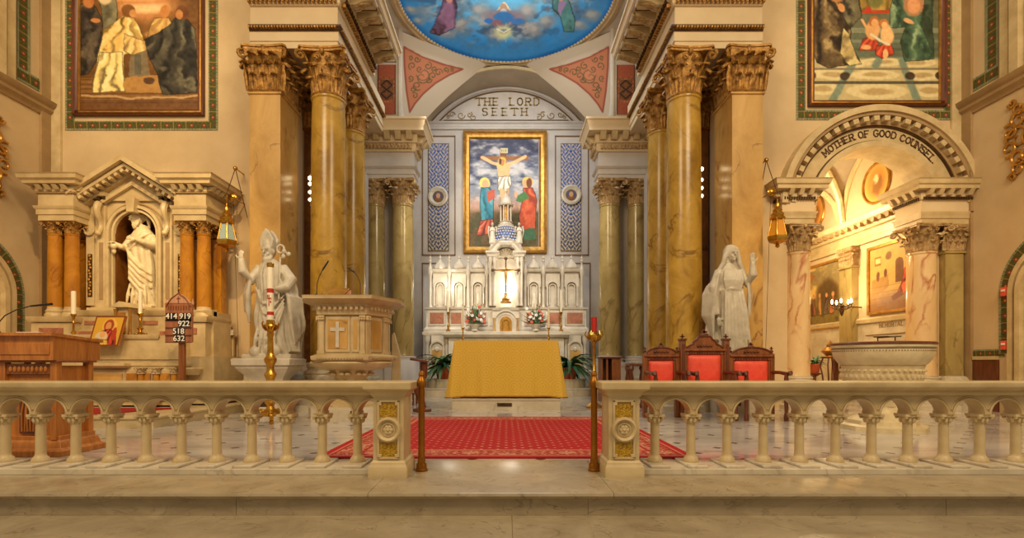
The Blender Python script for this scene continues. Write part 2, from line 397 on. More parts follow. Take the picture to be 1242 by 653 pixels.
def pic_monks():
    p = Pic(96, 242, -70, 134, .9, (96,64,30)); p.warp(3, .05, 5)
    p.mix(fbm(p.x, p.y, .05, 2), (150,100,44), .7)
    p.mix(((p.y > 95)).astype(float), (140,98,52)); 
    for k in range(6): p.rect(96, 242, 96+k*5.5, 98+k*5.5, (104,70,38), .8)
    p.ell(172, 6, 40, 20, (206,140,84), .6); p.ell(176, 10, 26, 6, (240,196,140), .5); p.ell(165, -4, 26, 5, (230,170,110), .5)
    p.ell(150, -40, 60, 26, (170,120,70), .5)
    p.poly([(158,62),(176,60),(182,94),(158,96)], (128,112,84)); p.rect(163, 171, 66, 90, (84,84,74), .7)
    p.poly([(140,96),(205,90),(222,100),(225,112),(110,112)], (176,130,70)); p.ell(200, 42, 24, 6, (190,140,80), .2)
    p.poly([(186,22),(206,22),(212,40),(180,46)], (210,160,90), folds=(4, 0, .4))
    p.ell(200, 15, 6, 8, (196,130,70)); 
    p.poly([(96,8),(112,2),(122,20),(122,50),(116,76),(108,90),(96,92)], (62,54,48), folds=(4, .1, .6), hi=(120,104,80))
    p.poly([(120,-20),(140,-20),(142,20),(136,36),(124,40)], (110,104,78), folds=(3, .1, .4))
    p.ell(108, 2, 7, 8, (190,120,66)); p.ell(128, -6, 9, 12, (222,196,150)); p.ell(115, 24, 5, 3, (200,130,70))
    p.poly([(214,20),(228,24),(238,36),(240,113),(198,114),(192,94),(178,66),(174,50),(184,44),(204,32)], (58,54,46), folds=(6, .25, .7), hi=(112,106,84), seed=5)
    p.ell(221, 15, 8, 9, (110,66,36)); p.ell(217, 17, 4, 6, (190,128,72))
    p.poly([(148,18),(162,22),(174,44),(176,56),(160,62),(150,66),(152,112),(112,112),(118,66),(124,38)], (232,190,104), folds=(5, .5, .55), hi=(255,240,178), seed=8)
    p.poly([(120,64),(148,62),(151,112),(112,112)], (250,222,140), folds=(5, -.15, .5), hi=(255,250,205), seed=4)
    p.poly([(150,40),(176,50),(176,60),(160,66),(150,60)], (226,186,110), folds=(4, 1.2, .4))
    p.ell(155, 13, 8, 8, (130,84,42)); p.ell(160, 16, 4, 5, (205,146,88)); p.ell(155, 104, 6, 7, (180,134,70)); p.ell(181, 98, 7, 4, (90,62,40))
    p.rect(96, 242, 121, 134, (96,60,36), .6); p.line([(100,116),(150,119),(240,117)], 2.5, (206,170,120), .8)
    return p.grain(16, .25, 11)
def pic_children():
    p = Pic(984, 1140, -70, 124, .9, (110,100,70)); p.warp(2, .06, 15)
    p.mix(sm(-30, 60, p.y)*.7, (96,112,92)); p.mix(1-sm(-40, 10, p.y), (60,44,26), .8)
    p.rect(984, 1140, 34, 40, (150,150,120), .7); p.rect(984, 1140, 48, 52, (140,142,118), .6); p.rect(984, 1140, 58, 62, (84,90,74), .8)
    p.poly([(1042,-30),(1080,-30),(1082,14),(1044,14)], (150,120,54), folds=(4, .5, .6)); p.rect(1046, 1080, 12, 17, (180,72,40))
    p.ell(1062, 2, 10, 8, (120,116,60)); p.ell(1052, 12, 4, 4, (190,60,40)); p.ell(1060,-24,9,10,(196,130,80)); p.ell(1060,-48,20,18,(190,150,80),.5)
    # floor of large pale stones and blue-grey bands
    p.mix(sm(68, 74, p.y), (196,178,128))
    for cx, cy, rx, ry in [(1030,78,22,6),(1070,76,26,5),(1112,76,24,6),(1010,90,26,7),(1062,91,30,6),(1120,91,24,7),(998,108,22,8),(1064,111,38,9),(1128,110,24,8)]:
        p.ell(cx, cy, rx, ry, (222,204,152), .08); p.ell(cx, cy, rx*.5, ry*.45, (186,160,108), .3)
    for a, b in [((1036,74),(1008,124)),((1094,74),(1114,124)),((1066,74),(1062,80))]: p.line([a, b], 9, (122,138,118), .95)
    p.rect(984, 1140, 82, 85, (120,110,88), .8); p.rect(984, 1140, 98, 102, (74,66,54), .85)
    for cx in (1025, 1104, 984, 1140): p.ell(cx, 92, 6, 5, (70,56,42))
    p.poly([(984,0),(1006,-8),(1022,4),(1030,26),(1034,58),(1044,76),(1006,82),(990,76),(984,50)], (74,56,34), folds=(6, .2, .75), hi=(176,150,100), seed=21)
    p.poly([(1022,34),(1030,40),(1040,72),(1046,78),(1030,80),(1018,66)], (206,180,116), folds=(3, .1, .5))
    p.poly([(1016,-30),(1040,-30),(1044,20),(1030,34),(1022,20)], (92,84,60), folds=(4, .1, .5)); p.ell(1015, -6, 9, 10, (186,128,76)); p.ell(1020, 10, 4, 6, (214,150,90), .2, -.6)
    p.poly([(1088,-30),(1122,-30),(1132,14),(1132,72),(1098,74),(1092,52),(1098,34),(1080,32),(1080,10)], (82,112,84), folds=(6, .35, .65), hi=(160,180,134), seed=31)
    p.ell(1108, 4, 13, 15, (186,130,90), .15); p.ell(1108, 6, 8, 10, (226,160,108)); p.ell(1102, 26, 7, 3, (226,170,120), .2, .4)
    p.poly([(1122,-10),(1132,0),(1132,68),(1116,30)], (48,56,40), .7)
    p.poly([(1046,48),(1058,44),(1066,52),(1060,62),(1042,62)], (196,70,42), folds=(4, .6, .5)); p.poly([(1062,56),(1080,52),(1084,66),(1070,72),(1062,66)], (206,74,44), folds=(4, .4, .5))
    p.ell(1058, 37, 9, 12, (226,168,106)); p.ell(1076, 42, 8, 13, (238,190,128)); p.ell(1060, 26, 6.5, 6, (176,106,52)); p.ell(1061, 28, 4.5, 4.5, (232,170,110))
    p.ell(1072, 29, 6, 6, (190,120,60)); p.ell(1073, 31, 4.3, 4.4, (238,184,122)); p.line([(1050,32),(1045,24)], 3, (230,170,110)); p.ell(1050, 58, 6, 3, (230,170,110)); p.ell(1074, 66, 3, 6, (236,180,120))
    p.line([(1056,42),(1078,54)], 3, (228,216,180))
    return p.grain(14, .3, 12)
def pic_crucifixion():
    p = Pic(570, 653, 169, 300, .55, (96,96,112)); p.warp(3, .08, 40)
    p.mix(sm(169, 215, p.y), (140,146,158)); n = fbm(p.x*.5, p.y, .12, 7); p.mix(sm(.5, .7, n), (206,200,196), .9); p.mix(sm(.55, .35, n)*(p.y < 225), (54,58,84), .8)
    p.mix(sm(232, 252, p.y), (214,160,130), .8); p.mix(sm(250, 262, p.y), (110,86,48)); p.mix(sm(.4, .6, fbm(p.x, p.y, .15, 9))*(p.y > 258), (74,74,40), .8)
    p.warp(.8, .2, 4)
    p.rect(606.5, 614, 181, 260, (126,76,34)); p.rect(583, 641, 189.5, 194.5, (150,96,44)); p.rect(607, 616, 180, 186, (216,200,150))
    for k in range(4): p.rect(608+k*1.9, 608.7+k*1.9, 181.5, 184.5, (60,44,30))
    sk = (236,184,128)
    p.line([(585,191),(598,198),(606,200)], 4, sk); p.line([(637,190),(624,197),(615,200)], 4, sk)
    p.poly([(602,198),(619,198),(618,212),(616,221),(606,221),(604,212)], sk); p.ell(609, 196.5, 5, 6, (236,200,90), .3, 0, .9); p.ell(609, 197, 3, 4, (196,130,80)); p.ell(606.6, 196, 1.6, 4, (90,50,24))
    p.poly([(604,214),(619,214),(621,224),(616,232),(604,231)], (240,226,196), folds=(4, .5, .4)); p.poly([(606,228),(612,230),(611,250),(608,250)], sk); p.poly([(612,230),(618,228),(614,250),(611,250)], (214,158,104))
    p.ell(588, 222, 6.5, 6.5, (246,214,110)); p.ell(589, 223, 3.8, 4.6, (226,170,126))
    p.poly([(584,228),(594,228),(599,236),(598,268),(584,270),(582,245)], (52,138,158), folds=(4, .1, .35), hi=(150,210,214), seed=3)
    p.poly([(590,232),(600,230),(600,240),(592,246)], (196,92,66)); p.poly([(583,268),(598,266),(600,284),(578,286)], (196,84,58), folds=(4, .6, .5))
    p.ell(640, 221, 6.5, 6.5, (240,196,90)); p.ell(638, 222.5, 3.6, 4.6, (230,172,122)); p.ell(642, 222, 3.4, 6, (120,66,30))
    p.poly([(635,228),(646,228),(651,242),(649,278),(632,280),(629,262),(634,244)], (196,74,40), folds=(4, .15, .35), hi=(240,140,84), seed=6)
    p.poly([(628,238),(636,232),(642,240),(632,246),(626,244)], (80,126,66)); p.ell(626, 236, 2, 4, (230,172,122)); p.poly([(636,278),(648,276),(650,290),(634,292)], (60,104,70))
    return p.grain(12, .35, 5)
def pic_dome(x, y, p):
    p.x, p.y = x, y; p.a[:] = (56,142,208); p.warp(6, .03, 50)
    p.mix(1-sm(20, 62, np.hypot((x-611)/1.9, (y+6))), (112,196,232), .9)
    n = fbm(x, y*1.4, .045, 77); band = np.exp(-((np.hypot((x-611)/1.75, y+10)-44)/20)**2)
    p.mix(sm(.28, .5, n)*band, (104,116,126), .95); p.mix(sm(.52, .74, fbm(x, y*1.3, .07, 5))*band, (176,172,164), .9); p.mix(sm(.5, .3, fbm(x, y*1.3, .08, 15))*band, (60,84,112), .8)
    for cx, cy, r, q in [(497,13,13,6),(505,28,10,5),(560,30,12,7),(665,26,12,8),(650,36,9,6),(585,12,12,10),(640,12,12,9),(720,18,12,8),(705,32,10,6),(540,40,12,5)]: p.ell(cx, cy, r, q, (150,148,146), .5, 0, .7); p.ell(cx-2, cy-2, r*.5, q*.5, (196,186,170), .6, 0, .6)
    p.warp(1.5, .1, 3)
    p.poly([(612,2),(622,12),(602,12)], (236,226,178)); p.ell(611, 20, 22, 9, (150,124,128), .4); p.ell(611, 10, 4.5, 5.5, (190,150,120)); p.ell(611, 15, 4, 4, (200,196,190))
    p.ell(611, 21, 12, 7, (60,120,176), .2); p.ell(593, 26, 6, 3, (56,118,190)); p.ell(628, 26, 8, 4, (70,120,180)); p.ell(603, 28, 6, 4, (140,100,104))
    p.ell(611, 39, 10, 8, (222,216,160), .5); p.ell(611, 38, 5, 3, (120,140,150), .4); p.line([(603,35),(611,40),(619,35)], 1.6, (236,236,220))
    for a in range(9): p.line([(611, 39), (611+17*math.cos(a*.7), 39+12*math.sin(a*.7))], .8, (214,206,140), .5)
    p.poly([(537,-10),(550,-10),(554,8),(551,34),(533,43),(521,40),(530,22),(536,8)], (128,92,116), folds=(4, .3, .5)); p.ell(545, -2, 4, 5, (200,140,120))
    p.poly([(672,-10),(688,-10),(692,8),(698,26),(696,38),(684,38),(680,20),(670,10)], (72,116,112), folds=(4, .3, .5)); p.poly([(679,0),(688,2),(680,18),(677,14)], (150,124,160)); p.ell(681, -4, 4, 5, (200,150,120))
    return p.grain(8, .2, 9)
def scrolls(p, c, w, centres, al=1):              # C-scroll ornament
    for cx, cy, r, a0, dirn in centres:
        pts = [(cx+r*(1-.75*t)*math.cos(a0+dirn*t*7), cy+r*(1-.75*t)*math.sin(a0+dirn*t*7)) for t in np.linspace(0, 1, 14)]
        p.line(pts, w, c, al)
def pic_arabesque(x0, x1, y0, y1, flip=False):
    p = Pic(x0, x1, y0, y1, .4, (66,96,172)); cx = (x0+x1)/2; ym = (y0+y1)/2
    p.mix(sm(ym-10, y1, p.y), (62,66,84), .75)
    u = np.abs(p.x-cx); v = p.y
    f = np.sin(u*.75+np.sin(v*.42)*1.6)*np.sin(v*.62+np.sin(u*.7)*1.4); g = np.sin(u*1.2+v*.4)*np.sin(v*.9-u*.5)
    p.mix(sm(.30, .14, np.abs(f)), (222,204,164), .95); p.mix(sm(.2, .08, np.abs(g-.3)), (206,184,140), .9)
    for a in (x0, x1): p.mix((np.abs(p.x-a) < .8).astype(float), (120,96,60))
    for a in (y0, y1): p.mix((np.abs(p.y-a) < .8).astype(float), (120,96,60))
    return p
def red_ornament(x0, x1, y0, y1, base=(176,92,60), orn=(70,62,36), step=.5, sc=.5):
    p = Pic(x0, x1, y0, y1, step, base); cx = (x0+x1)/2; u = np.abs(p.x-cx); v = p.y
    f = np.sin(u*sc*1.3+np.sin(v*sc)*1.6)*np.sin(v*sc*1.2+np.sin(u*sc*1.2)*1.2)
    p.mix(sm(.16, .04, np.abs(f-.2)), orn, .85); p.mix(sm(.75, .9, np.abs(f)), (196,140,70), .8); return p
def mosaic(p, d):       # green tessera band with red flowers; d = distance across the band 0..1, t along it
    pass
def band_paint(p, d, t, w):
    p.mix(np.ones(d.shape), (92,84,42)); p.mix(((np.sin(t*1.25)*np.cos(d*9)) > .3).astype(float), (62,78,48), .8)
    fl = np.exp(-(((t % 15)-7.5)/2.6)**2-((d-.5)/.2)**2); p.mix(sm(.3, .6, fl), (138,62,40)); fl2 = np.exp(-(((t % 15)-7.5)/.9)**2-((d-.5)/.08)**2); p.mix(sm(.3, .6, fl2), (214,160,84))
    ln = (np.abs((t % 15)) < .7); p.mix(ln.astype(float), (180,140,70), .8)
    e = (np.minimum(d, 1-d) < .16); tee = (np.sin(t*3.2) > 0); p.mix(e.astype(float), (84,112,92), .9); p.mix((e & tee).astype(float), (186,170,126), .8)
    return p
def pic_icon():
    p = Pic(0, 37, 0, 37, .5, (206,158,52)); p.warp(.8, .15, 2)
    p.ell(20, 12, 9, 9, (224,180,80), .1); p.ell(19, 12, 6.2, 7.5, (150,64,34)); p.ell(18.5, 12.5, 3.6, 5, (206,140,84)); p.poly([(10,20),(20,16),(30,20),(33,36),(5,36)], (150,48,32), folds=(5, .3, .6))
    p.ell(13, 26, 8, 7, (206,186,150), .1); p.ell(14, 23, 3.5, 3.5, (216,160,100)); p.poly([(6,28),(22,30),(24,36),(4,36)], (222,170,66), folds=(5, .2, .5)); p.ell(28, 22, 3, 8, (170,60,36))
    for a in (.7, 36.3): p.mix((np.abs(p.x-a) < 1).astype(float), (120,60,26)); p.mix((np.abs(p.y-a) < 1).astype(float), (120,60,26))
    return p
def pic_landscape(w, h):
    p = Pic(0, w, 0, h, .9, (190,150,80)); p.warp(4, .04, 33); p.mix(1-sm(h*.2, h*.5, p.y), (140,124,86), .9); n = fbm(p.x*.5, p.y, .06, 8); p.mix(sm(.5, .7, n)*(p.y < h*.5), (236,200,120), .9)
    p.mix(sm(h*.5, h*.56, p.y), (130,110,56)); p.ell(w*.7, h*.45, w*.25, h*.2, (96,72,38), .3); p.mix(sm(.5, .6, fbm(p.x, p.y, .09, 4))*(p.y > h*.6), (84,72,38), .7)
    p.ell(w*.25, h*.16, w*.14, h*.06, (170,110,60), .3)
    for fx, c in [(.35,(120,70,50)),(.5,(170,120,70)),(.66,(90,70,60)),(.8,(150,90,50))]: p.poly([(w*fx, h*.5),(w*(fx+.05), h*.52),(w*(fx+.07), h*.8),(w*(fx-.05), h*.8)], c, folds=(3, .2, .4)); p.ell(w*fx+2, h*.48, 3, 4, (206,150,100))
    return p.grain(12, .2, 3)
def pic_interior(w, h):
    p = Pic(0, w, 0, h, .9, (206,166,92)); p.warp(1, .1, 3); p.mix(sm(h*.6, h*.9, p.y), (140,96,50), .9)
    p.poly([(w*.05,h*.5),(w*.45,h*.45),(w*.45,h*.65),(w*.05,h*.8)], (176,132,72)); p.rect(w*.12, w*.28, h*.14, h*.28, (150,104,58)); p.rect(w*.14, w*.26, h*.17, h*.25, (226,196,130))
    p.ell(w*.45, h*.16, w*.07, h*.06, (140,100,60)); p.rect(w*.6, w*.78, h*.3, h*.6, (120,78,40)); p.ell(w*.69, h*.3, w*.09, h*.07, (120,78,40), .05)
    for q in range(4): p.rect(0, w, h*(.62+q*.09), h*(.63+q*.09), (120,84,44), .5)
    p.ell(w*.2, h*.45, 3, 8, (120,72,50)); p.ell(w*.38, h*.42, 3, 7, (110,70,50)); p.poly([(w*.8,h*.4),(w*.95,h*.42),(w*.96,h*.7),(w*.78,h*.78),(w*.6,h*.82),(w*.74,h*.62)], (190,72,36), folds=(4, .3, .6)); p.ell(w*.86, h*.36, 5, 6, (214,150,90))
    p.poly([(w*.5,h*.8),(w*.72,h*.72),(w*.78,h*.8),(w*.55,h*.88)], (120,70,40)); return p.grain(10, .2, 4)
# ------------------------------------------------------------------ the shell: floor, steps, walls, vaults
def struct(mb, name, m, **k): return tag(mb.build(name, m, None, **k), kind='structure')
def pstruct(o): return tag(o, kind='structure')
WY = 9.5; WX = 8.45                 # the two front walls' distance; the side walls
# sanctuary floor: pale marble with small dark insets
fm = marble('floor_marble', (222,214,202), (176,168,160), (120,112,108), 1.1, .7, .03, .11, .5, (.5,1.4,1), .8, spec=.6)
b = fm.node_tree.nodes['Principled BSDF']; old = b.inputs['Base Color'].links[0].from_socket
tc = N(fm, 'ShaderNodeTexCoord'); sx = N(fm, 'ShaderNodeSeparateXYZ'); L(fm, tc.outputs['Object'], sx.inputs[0])
def mth(op, a, bb=None, v=None):
    n = N(fm, 'ShaderNodeMath', operation=op); L(fm, a, n.inputs[0])
    if bb is not None: L(fm, bb, n.inputs[1])
    elif v is not None: n.inputs[1].default_value = v
    return n.outputs[0]
def cell(sock, per, off=0):
    q = mth('DIVIDE', mth('ADD', sock, v=off+40*per), v=per); return mth('MULTIPLY', mth('ABSOLUTE', mth('SUBTRACT', mth('FRACT', q), v=.5)), v=per)
def diamonds(offx, offy): 
    return mth('LESS_THAN', mth('ADD', cell(sx.outputs[0], .6, offx), cell(sx.outputs[1], .6, offy)), v=.052)
dm = mth('MAXIMUM', diamonds(0, 0), diamonds(.3, .3))
j1 = mth('LESS_THAN', mth('ABSOLUTE', mth('SUBTRACT', mth('FRACT', mth('DIVIDE', mth('ADD', mth('ADD', sx.outputs[0], sx.outputs[1]), v=60), v=.6)), v=.5)), v=.004)
j2 = mth('LESS_THAN', mth('ABSOLUTE', mth('SUBTRACT', mth('FRACT', mth('DIVIDE', mth('ADD', mth('SUBTRACT', sx.outputs[0], sx.outputs[1]), v=60), v=.6)), v=.5)), v=.004)
jj = mth('MULTIPLY', mth('MAXIMUM', j1, j2), v=.3)
mxa = N(fm, 'ShaderNodeMixRGB'); L(fm, jj, mxa.inputs[0]); L(fm, old, mxa.inputs[1]); mxa.inputs[2].default_value = (*lin((110,100,90)), 1)
mxb = N(fm, 'ShaderNodeMixRGB'); L(fm, mth('MULTIPLY', dm, v=.85), mxb.inputs[0]); L(fm, mxa.outputs[0], mxb.inputs[1]); mxb.inputs[2].default_value = (*lin((62,56,58)), 1)
L(fm, mxb.outputs[0], b.inputs['Base Color'])
struct(MB().box(-9.2, 9.2, 4.46, 16, -.3, 0), 'floor', fm)
# communion step in separate slabs, and the nave floor in front
for k, (x0, x1) in enumerate([(-9, -4.2), (-4.2, -2.72), (-2.72, -.9), (-.9, .7), (.7, 2.6), (2.6, 4.6), (4.6, 9)]):
    mb = MB().mould([(x0+.0015, 3.36), (x1-.0015, 3.36)], [(-1.1, -.2), (-.02, -.2), (-.02, -.045), (.02, -.04), (.035, -.02), (.03, -.004), (.02, 0), (-1.1, 0)])
    struct(mb, 'trim_%d' % (k+1), M['step'])
for k, (x0, x1) in enumerate([(-9, -1.78), (-1.78, .54), (.54, 2.9), (2.9, 9)]):
    struct(MB().box(x0+.0015, x1-.0015, 3.375, 3.44, -.157, -.045), 'trim_%d' % (k+10), M['step'])
struct(MB().box(-9, 9, 1.2, 3.42, -.4, -.158), 'floor_nave', M['step'])
for x in (-4.3, .035, 3.5): struct(MB().box(x, x+.004, 2.6, 3.375, -.16, -.1575), 'trim_%d' % (20+int(x)), M['line'])
# front walls
struct(MB().box(-WX-.2, -4.4, WY, WY+.45, 0, 9.4), 'wall_front_left', M['plaster_warm'])
AX, AZ, AR = 6.81, 3.69, 1.16         # the arch to the side chapel
poly = [(4.4, 0), (5.62, 0), (5.62, AZ)]+[(AX+AR*math.cos(a), AZ+AR*math.sin(a)) for a in np.linspace(PI, 0, 41)]+[(8.0, AZ), (8.0, 0), (WX+.2, 0), (WX+.2, 9.4), (4.4, 9.4)]
struct(MB().prism(poly, WY, WY+.45), 'wall_front_right', M['plaster_warm'])
struct(MB().box(-WX-.4, -WX, 4.4, WY+.4, -.3, 9.4), 'wall_left', M['plaster_warm'])
struct(MB().box(WX, WX+.4, 4.4, WY+.4, -.3, 9.4), 'wall_right', M['plaster_warm'])
# chancel shell
for s, side in ((-1, 'left'), (1, 'right')):
    def bx(x0, x1, *r): return MB().box(*sorted((s*x0, s*x1)), *r)
    struct(bx(4.12, 4.4, 9.78, 10.36, 0, 6.39), 'wall_jamb_%s' % side, M['plaster'])
    struct(bx(3.5, 4.4, 10.62, 13.1, 0, 6.8), 'wall_chancel_%s' % side, M['plaster_grey'])
    struct(bx(2.8, 3.5, 13.15, 15.6, 0, 9.4), 'wall_apse_%s' % side, M['plaster_grey'])
    struct(bx(3.05, 4.51, 9.05, 11.9, 7.5, 9.4), 'wall_upper_%s' % side, M['plaster'])
    # narrow panelled wall strip beside the far column
    struct(bx(3.36, 3.6, 11.5, 12.5, .9, 5.38), 'trim_%d' % (40+s), M['plaster_grey'])
    # wall pier above the small entablature with a red ornamental panel
    struct(bx(2.70, 3.6, 12.9, 13.3, 6.73, 9.3), 'wall_pier_%s' % side, M['vault'])
    o = red_ornament(0, 20, 0, 58, (150,84,52), (70,54,34), .8, .5)
    for a, b_ in ((0, 14), (44, 58)): o.rect(0, 20, a, b_, (150,74,48), .85)
    o.rect(3, 17, 17, 41, (96,60,30), .6)
    o.line([(10,18),(4,24),(10,29),(16,24),(10,18)], 1.4, (40,34,24)); o.line([(10,40),(4,34),(10,29),(16,34),(10,40)], 1.4, (40,34,24))
    for q in (.6, 19.4): o.mix((np.abs(o.x-q) < .8).astype(float), (90,50,30))
    x0 = s*3.22
    pstruct(o.surf('trim_%d' % (44+s), lambda x, y: (s*3.24-s*x/20*.46, np.full(x.shape, 12.885), 8.35-y/58*1.25+.004*0), 'paint_matt'))
    # rib beside it
    struct(MB().tube([(s*2.70, 12.95, 6.75), (s*2.70, 12.95, 9.3)], .07, 10), 'trim_%d' % (48+s), M['vault'])
    struct(MB().tube([(s*2.74, 14.36, 6.75), (s*2.74, 14.36, 7.6)], .06, 10), 'trim_%d' % (52+s), M['vault'])
# ceiling with the round opening
def ring_sheet(cx, cy, r, x0, x1, y0, y1, z, n=96):
    mb = MB(); inn = []; out = []
    for i in range(n):
        a = 2*PI*i/n; c, q = math.cos(a), math.sin(a); inn.append((cx+r*c, cy+r*q, z))
        t = min((x1-cx)/c if c > 1e-6 else (x0-cx)/c if c < -1e-6 else 1e9, (y1-cy)/q if q > 1e-6 else (y0-cy)/q if q < -1e-6 else 1e9); out.append((cx+c*t, cy+q*t, z))
    mb.add(inn+out+[(p[0], p[1], z+.15) for p in inn+out], [(i, (i+1) % n, n+(i+1) % n, n+i) for i in range(n)]+[(2*n+i, 3*n+i, 3*n+(i+1) % n, 2*n+(i+1) % n) for i in range(n)]+[(i, 2*n+i, 2*n+(i+1) % n, (i+1) % n) for i in range(n)])
    return mb
DC = (0, 11.85); DR = 2.52
struct(ring_sheet(*DC, DR+.02, -3.05, 3.05, 9.0, 14.5, 9.27), 'ceiling', M['vault'])
prof = [(DR+.16, -.002), (DR+.15, -.05), (DR+.08, -.06), (DR+.05, -.03), (DR+.0, -.03), (DR-.02, .02), (DR, .06)]
mb = MB()
k = len(prof); seg = 96
for i in range(seg):
    for r, z in prof: mb.v.append((DC[0]+r*math.cos(2*PI*i/seg), DC[1]+r*math.sin(2*PI*i/seg), 9.27+z))
for i in range(seg):
    for j in range(k-1): a = i*k+j; c = ((i+1) % seg)*k+j; mb.f.append((a, c, c+1, a+1))
struct(mb, 'trim_60', M['stone_dark'])
mb = MB()
for i in range(150):
    a = 2*PI*i/150; mb.ell((DC[0]+(DR-.02)*math.cos(a), DC[1]+(DR-.02)*math.sin(a), 9.27), .035, 6, 4)
struct(mb, 'trim_61', M['stone'])
p = Pic(-1, 1, 0, 2*PI, .02, (40,122,190))
p.nx, p.ny = 110, 420
rr, tt = np.meshgrid(np.linspace(0, 1, p.nx), np.linspace(0, 2*PI, p.ny)); Xd = DC[0]+DR*rr*np.cos(tt); Yd = DC[1]+DR*rr*np.sin(tt); Zd = 9.30+.28*(1-rr**2)
p.a = np.zeros(Xd.shape+(3,))+np.array((30,112,186.)); pic_dome(CX+Xd/Yd*FPX, CY-(Zd-EYE)/Yd*FPX, p)
p.mix(sm(.93, .99, rr), (20,96,180), .6)
p.x, p.y = rr, tt
dome = p.surf('trim_62', lambda x, y: (Xd, Yd, Zd), 'paint_matt'); pstruct(dome)
# arch at the mouth of the apse, its barrel vault and the back wall
VR, VZ = 2.97, 6.18; hs = math.sqrt(VR**2-(7.0-VZ)**2)
a0 = math.asin((7.0-VZ)/VR)
poly = [(-2.82, 7.0)]+[(VR*math.cos(a), VZ+VR*math.sin(a)) for a in np.linspace(PI-a0-.08, a0+.08, 49)]+[(2.82, 7.0), (2.82, 9.3), (-2.82, 9.3)]
struct(MB().prism(poly, 14.42, 14.5), 'wall_arch_face', M['vault'])
struct(MB().rev_y(0, VZ, [(VR, 14.42), (VR, 15.5), (VR+.1, 15.5), (VR+.1, 14.42)], .2, PI-.2, 48), 'ceiling_apse', M['vault'])
struct(MB().rev_y(0, VZ, [(VR-.03, 14.38), (VR+.05, 14.38), (VR+.05, 14.44), (VR-.03, 14.44)], .3, PI-.3, 48), 'trim_63', M['stone'])
struct(MB().box(-3.2, 3.2, 15.4, 15.7, 0, 9.4), 'wall_back', M['plaster_grey'])
def pend(s):                              # pendentive: a curved triangle of plaster with painted scrollwork
    n = 150; g, w = np.meshgrid(np.linspace(0, 1, n), np.linspace(0, 1, n)); q = Pic(0, 1, 0, 1, 1/(n-1), (186,168,142))
    A2, B2, C2 = Vector((s*2.80, 14.42, 7.0)), Vector((s*2.8, 12.9, 9.26)), Vector((s*.5, 14.42, 9.26))
    P_ = [A2[i]*(1-g)+(B2[i]*(1-w)+C2[i]*w)*g for i in range(3)]
    X, Y, Zz = P_[0]+s*.2*np.sin(PI*g)*w, P_[1]-.02, P_[2]-.05*np.sin(PI*w)*g
    mx_ = CX+X/Y*FPX; q.x = mx_ if s < 0 else 1228-mx_; q.y = CY-(Zz-EYE)/Y*FPX; q.wx, q.wy = q.x, q.y
    tri = [(490,57),(512,69),(537,78),(561,84),(545,91),(528,101),(513,114),(503,126),(497,136),(493,110),(490.5,80)]
    q.poly(tri, (176,110,76)); inner = [(493,63),(512,72),(535,80),(551,84.5),(536,91),(520,101),(508,113),(499,126),(496,108),(494,84)]
    c = (92,80,50); scrolls(q, c, 1.3, [(514, 90, 9, 3, -1), (506, 104, 6, 1, 1), (532, 88, 5, 0, -1), (500, 80, 5, 2, 1), (503, 116, 4, 4, 1), (541, 85, 3.5, 1, -1), (519, 80, 5, 5, 1), (512, 94, 10, 5, 1), (525, 92, 5, 2, 1), (509, 84, 4, 1, 1), (520, 97, 4, 0, 1), (498, 95, 4, 2, -1), (501, 108, 4, 5, 1), (527, 84, 3.5, 2, 1), (548, 85, 2.5, 4, 1), (506, 72, 4, 0, 1), (498, 70, 3, 2, -1)], .9)
    q.ell(514, 91, 6, 7, (200,124,88), .5, 0, .4)
    q.line(tri+[tri[0]], 2.2, (140,70,52), .9)
    o = q.surf('trim_%d' % (66+s), lambda x, y: (X, Y, Zz), 'paint_matt'); pstruct(o)
pend(-1); pend(1)
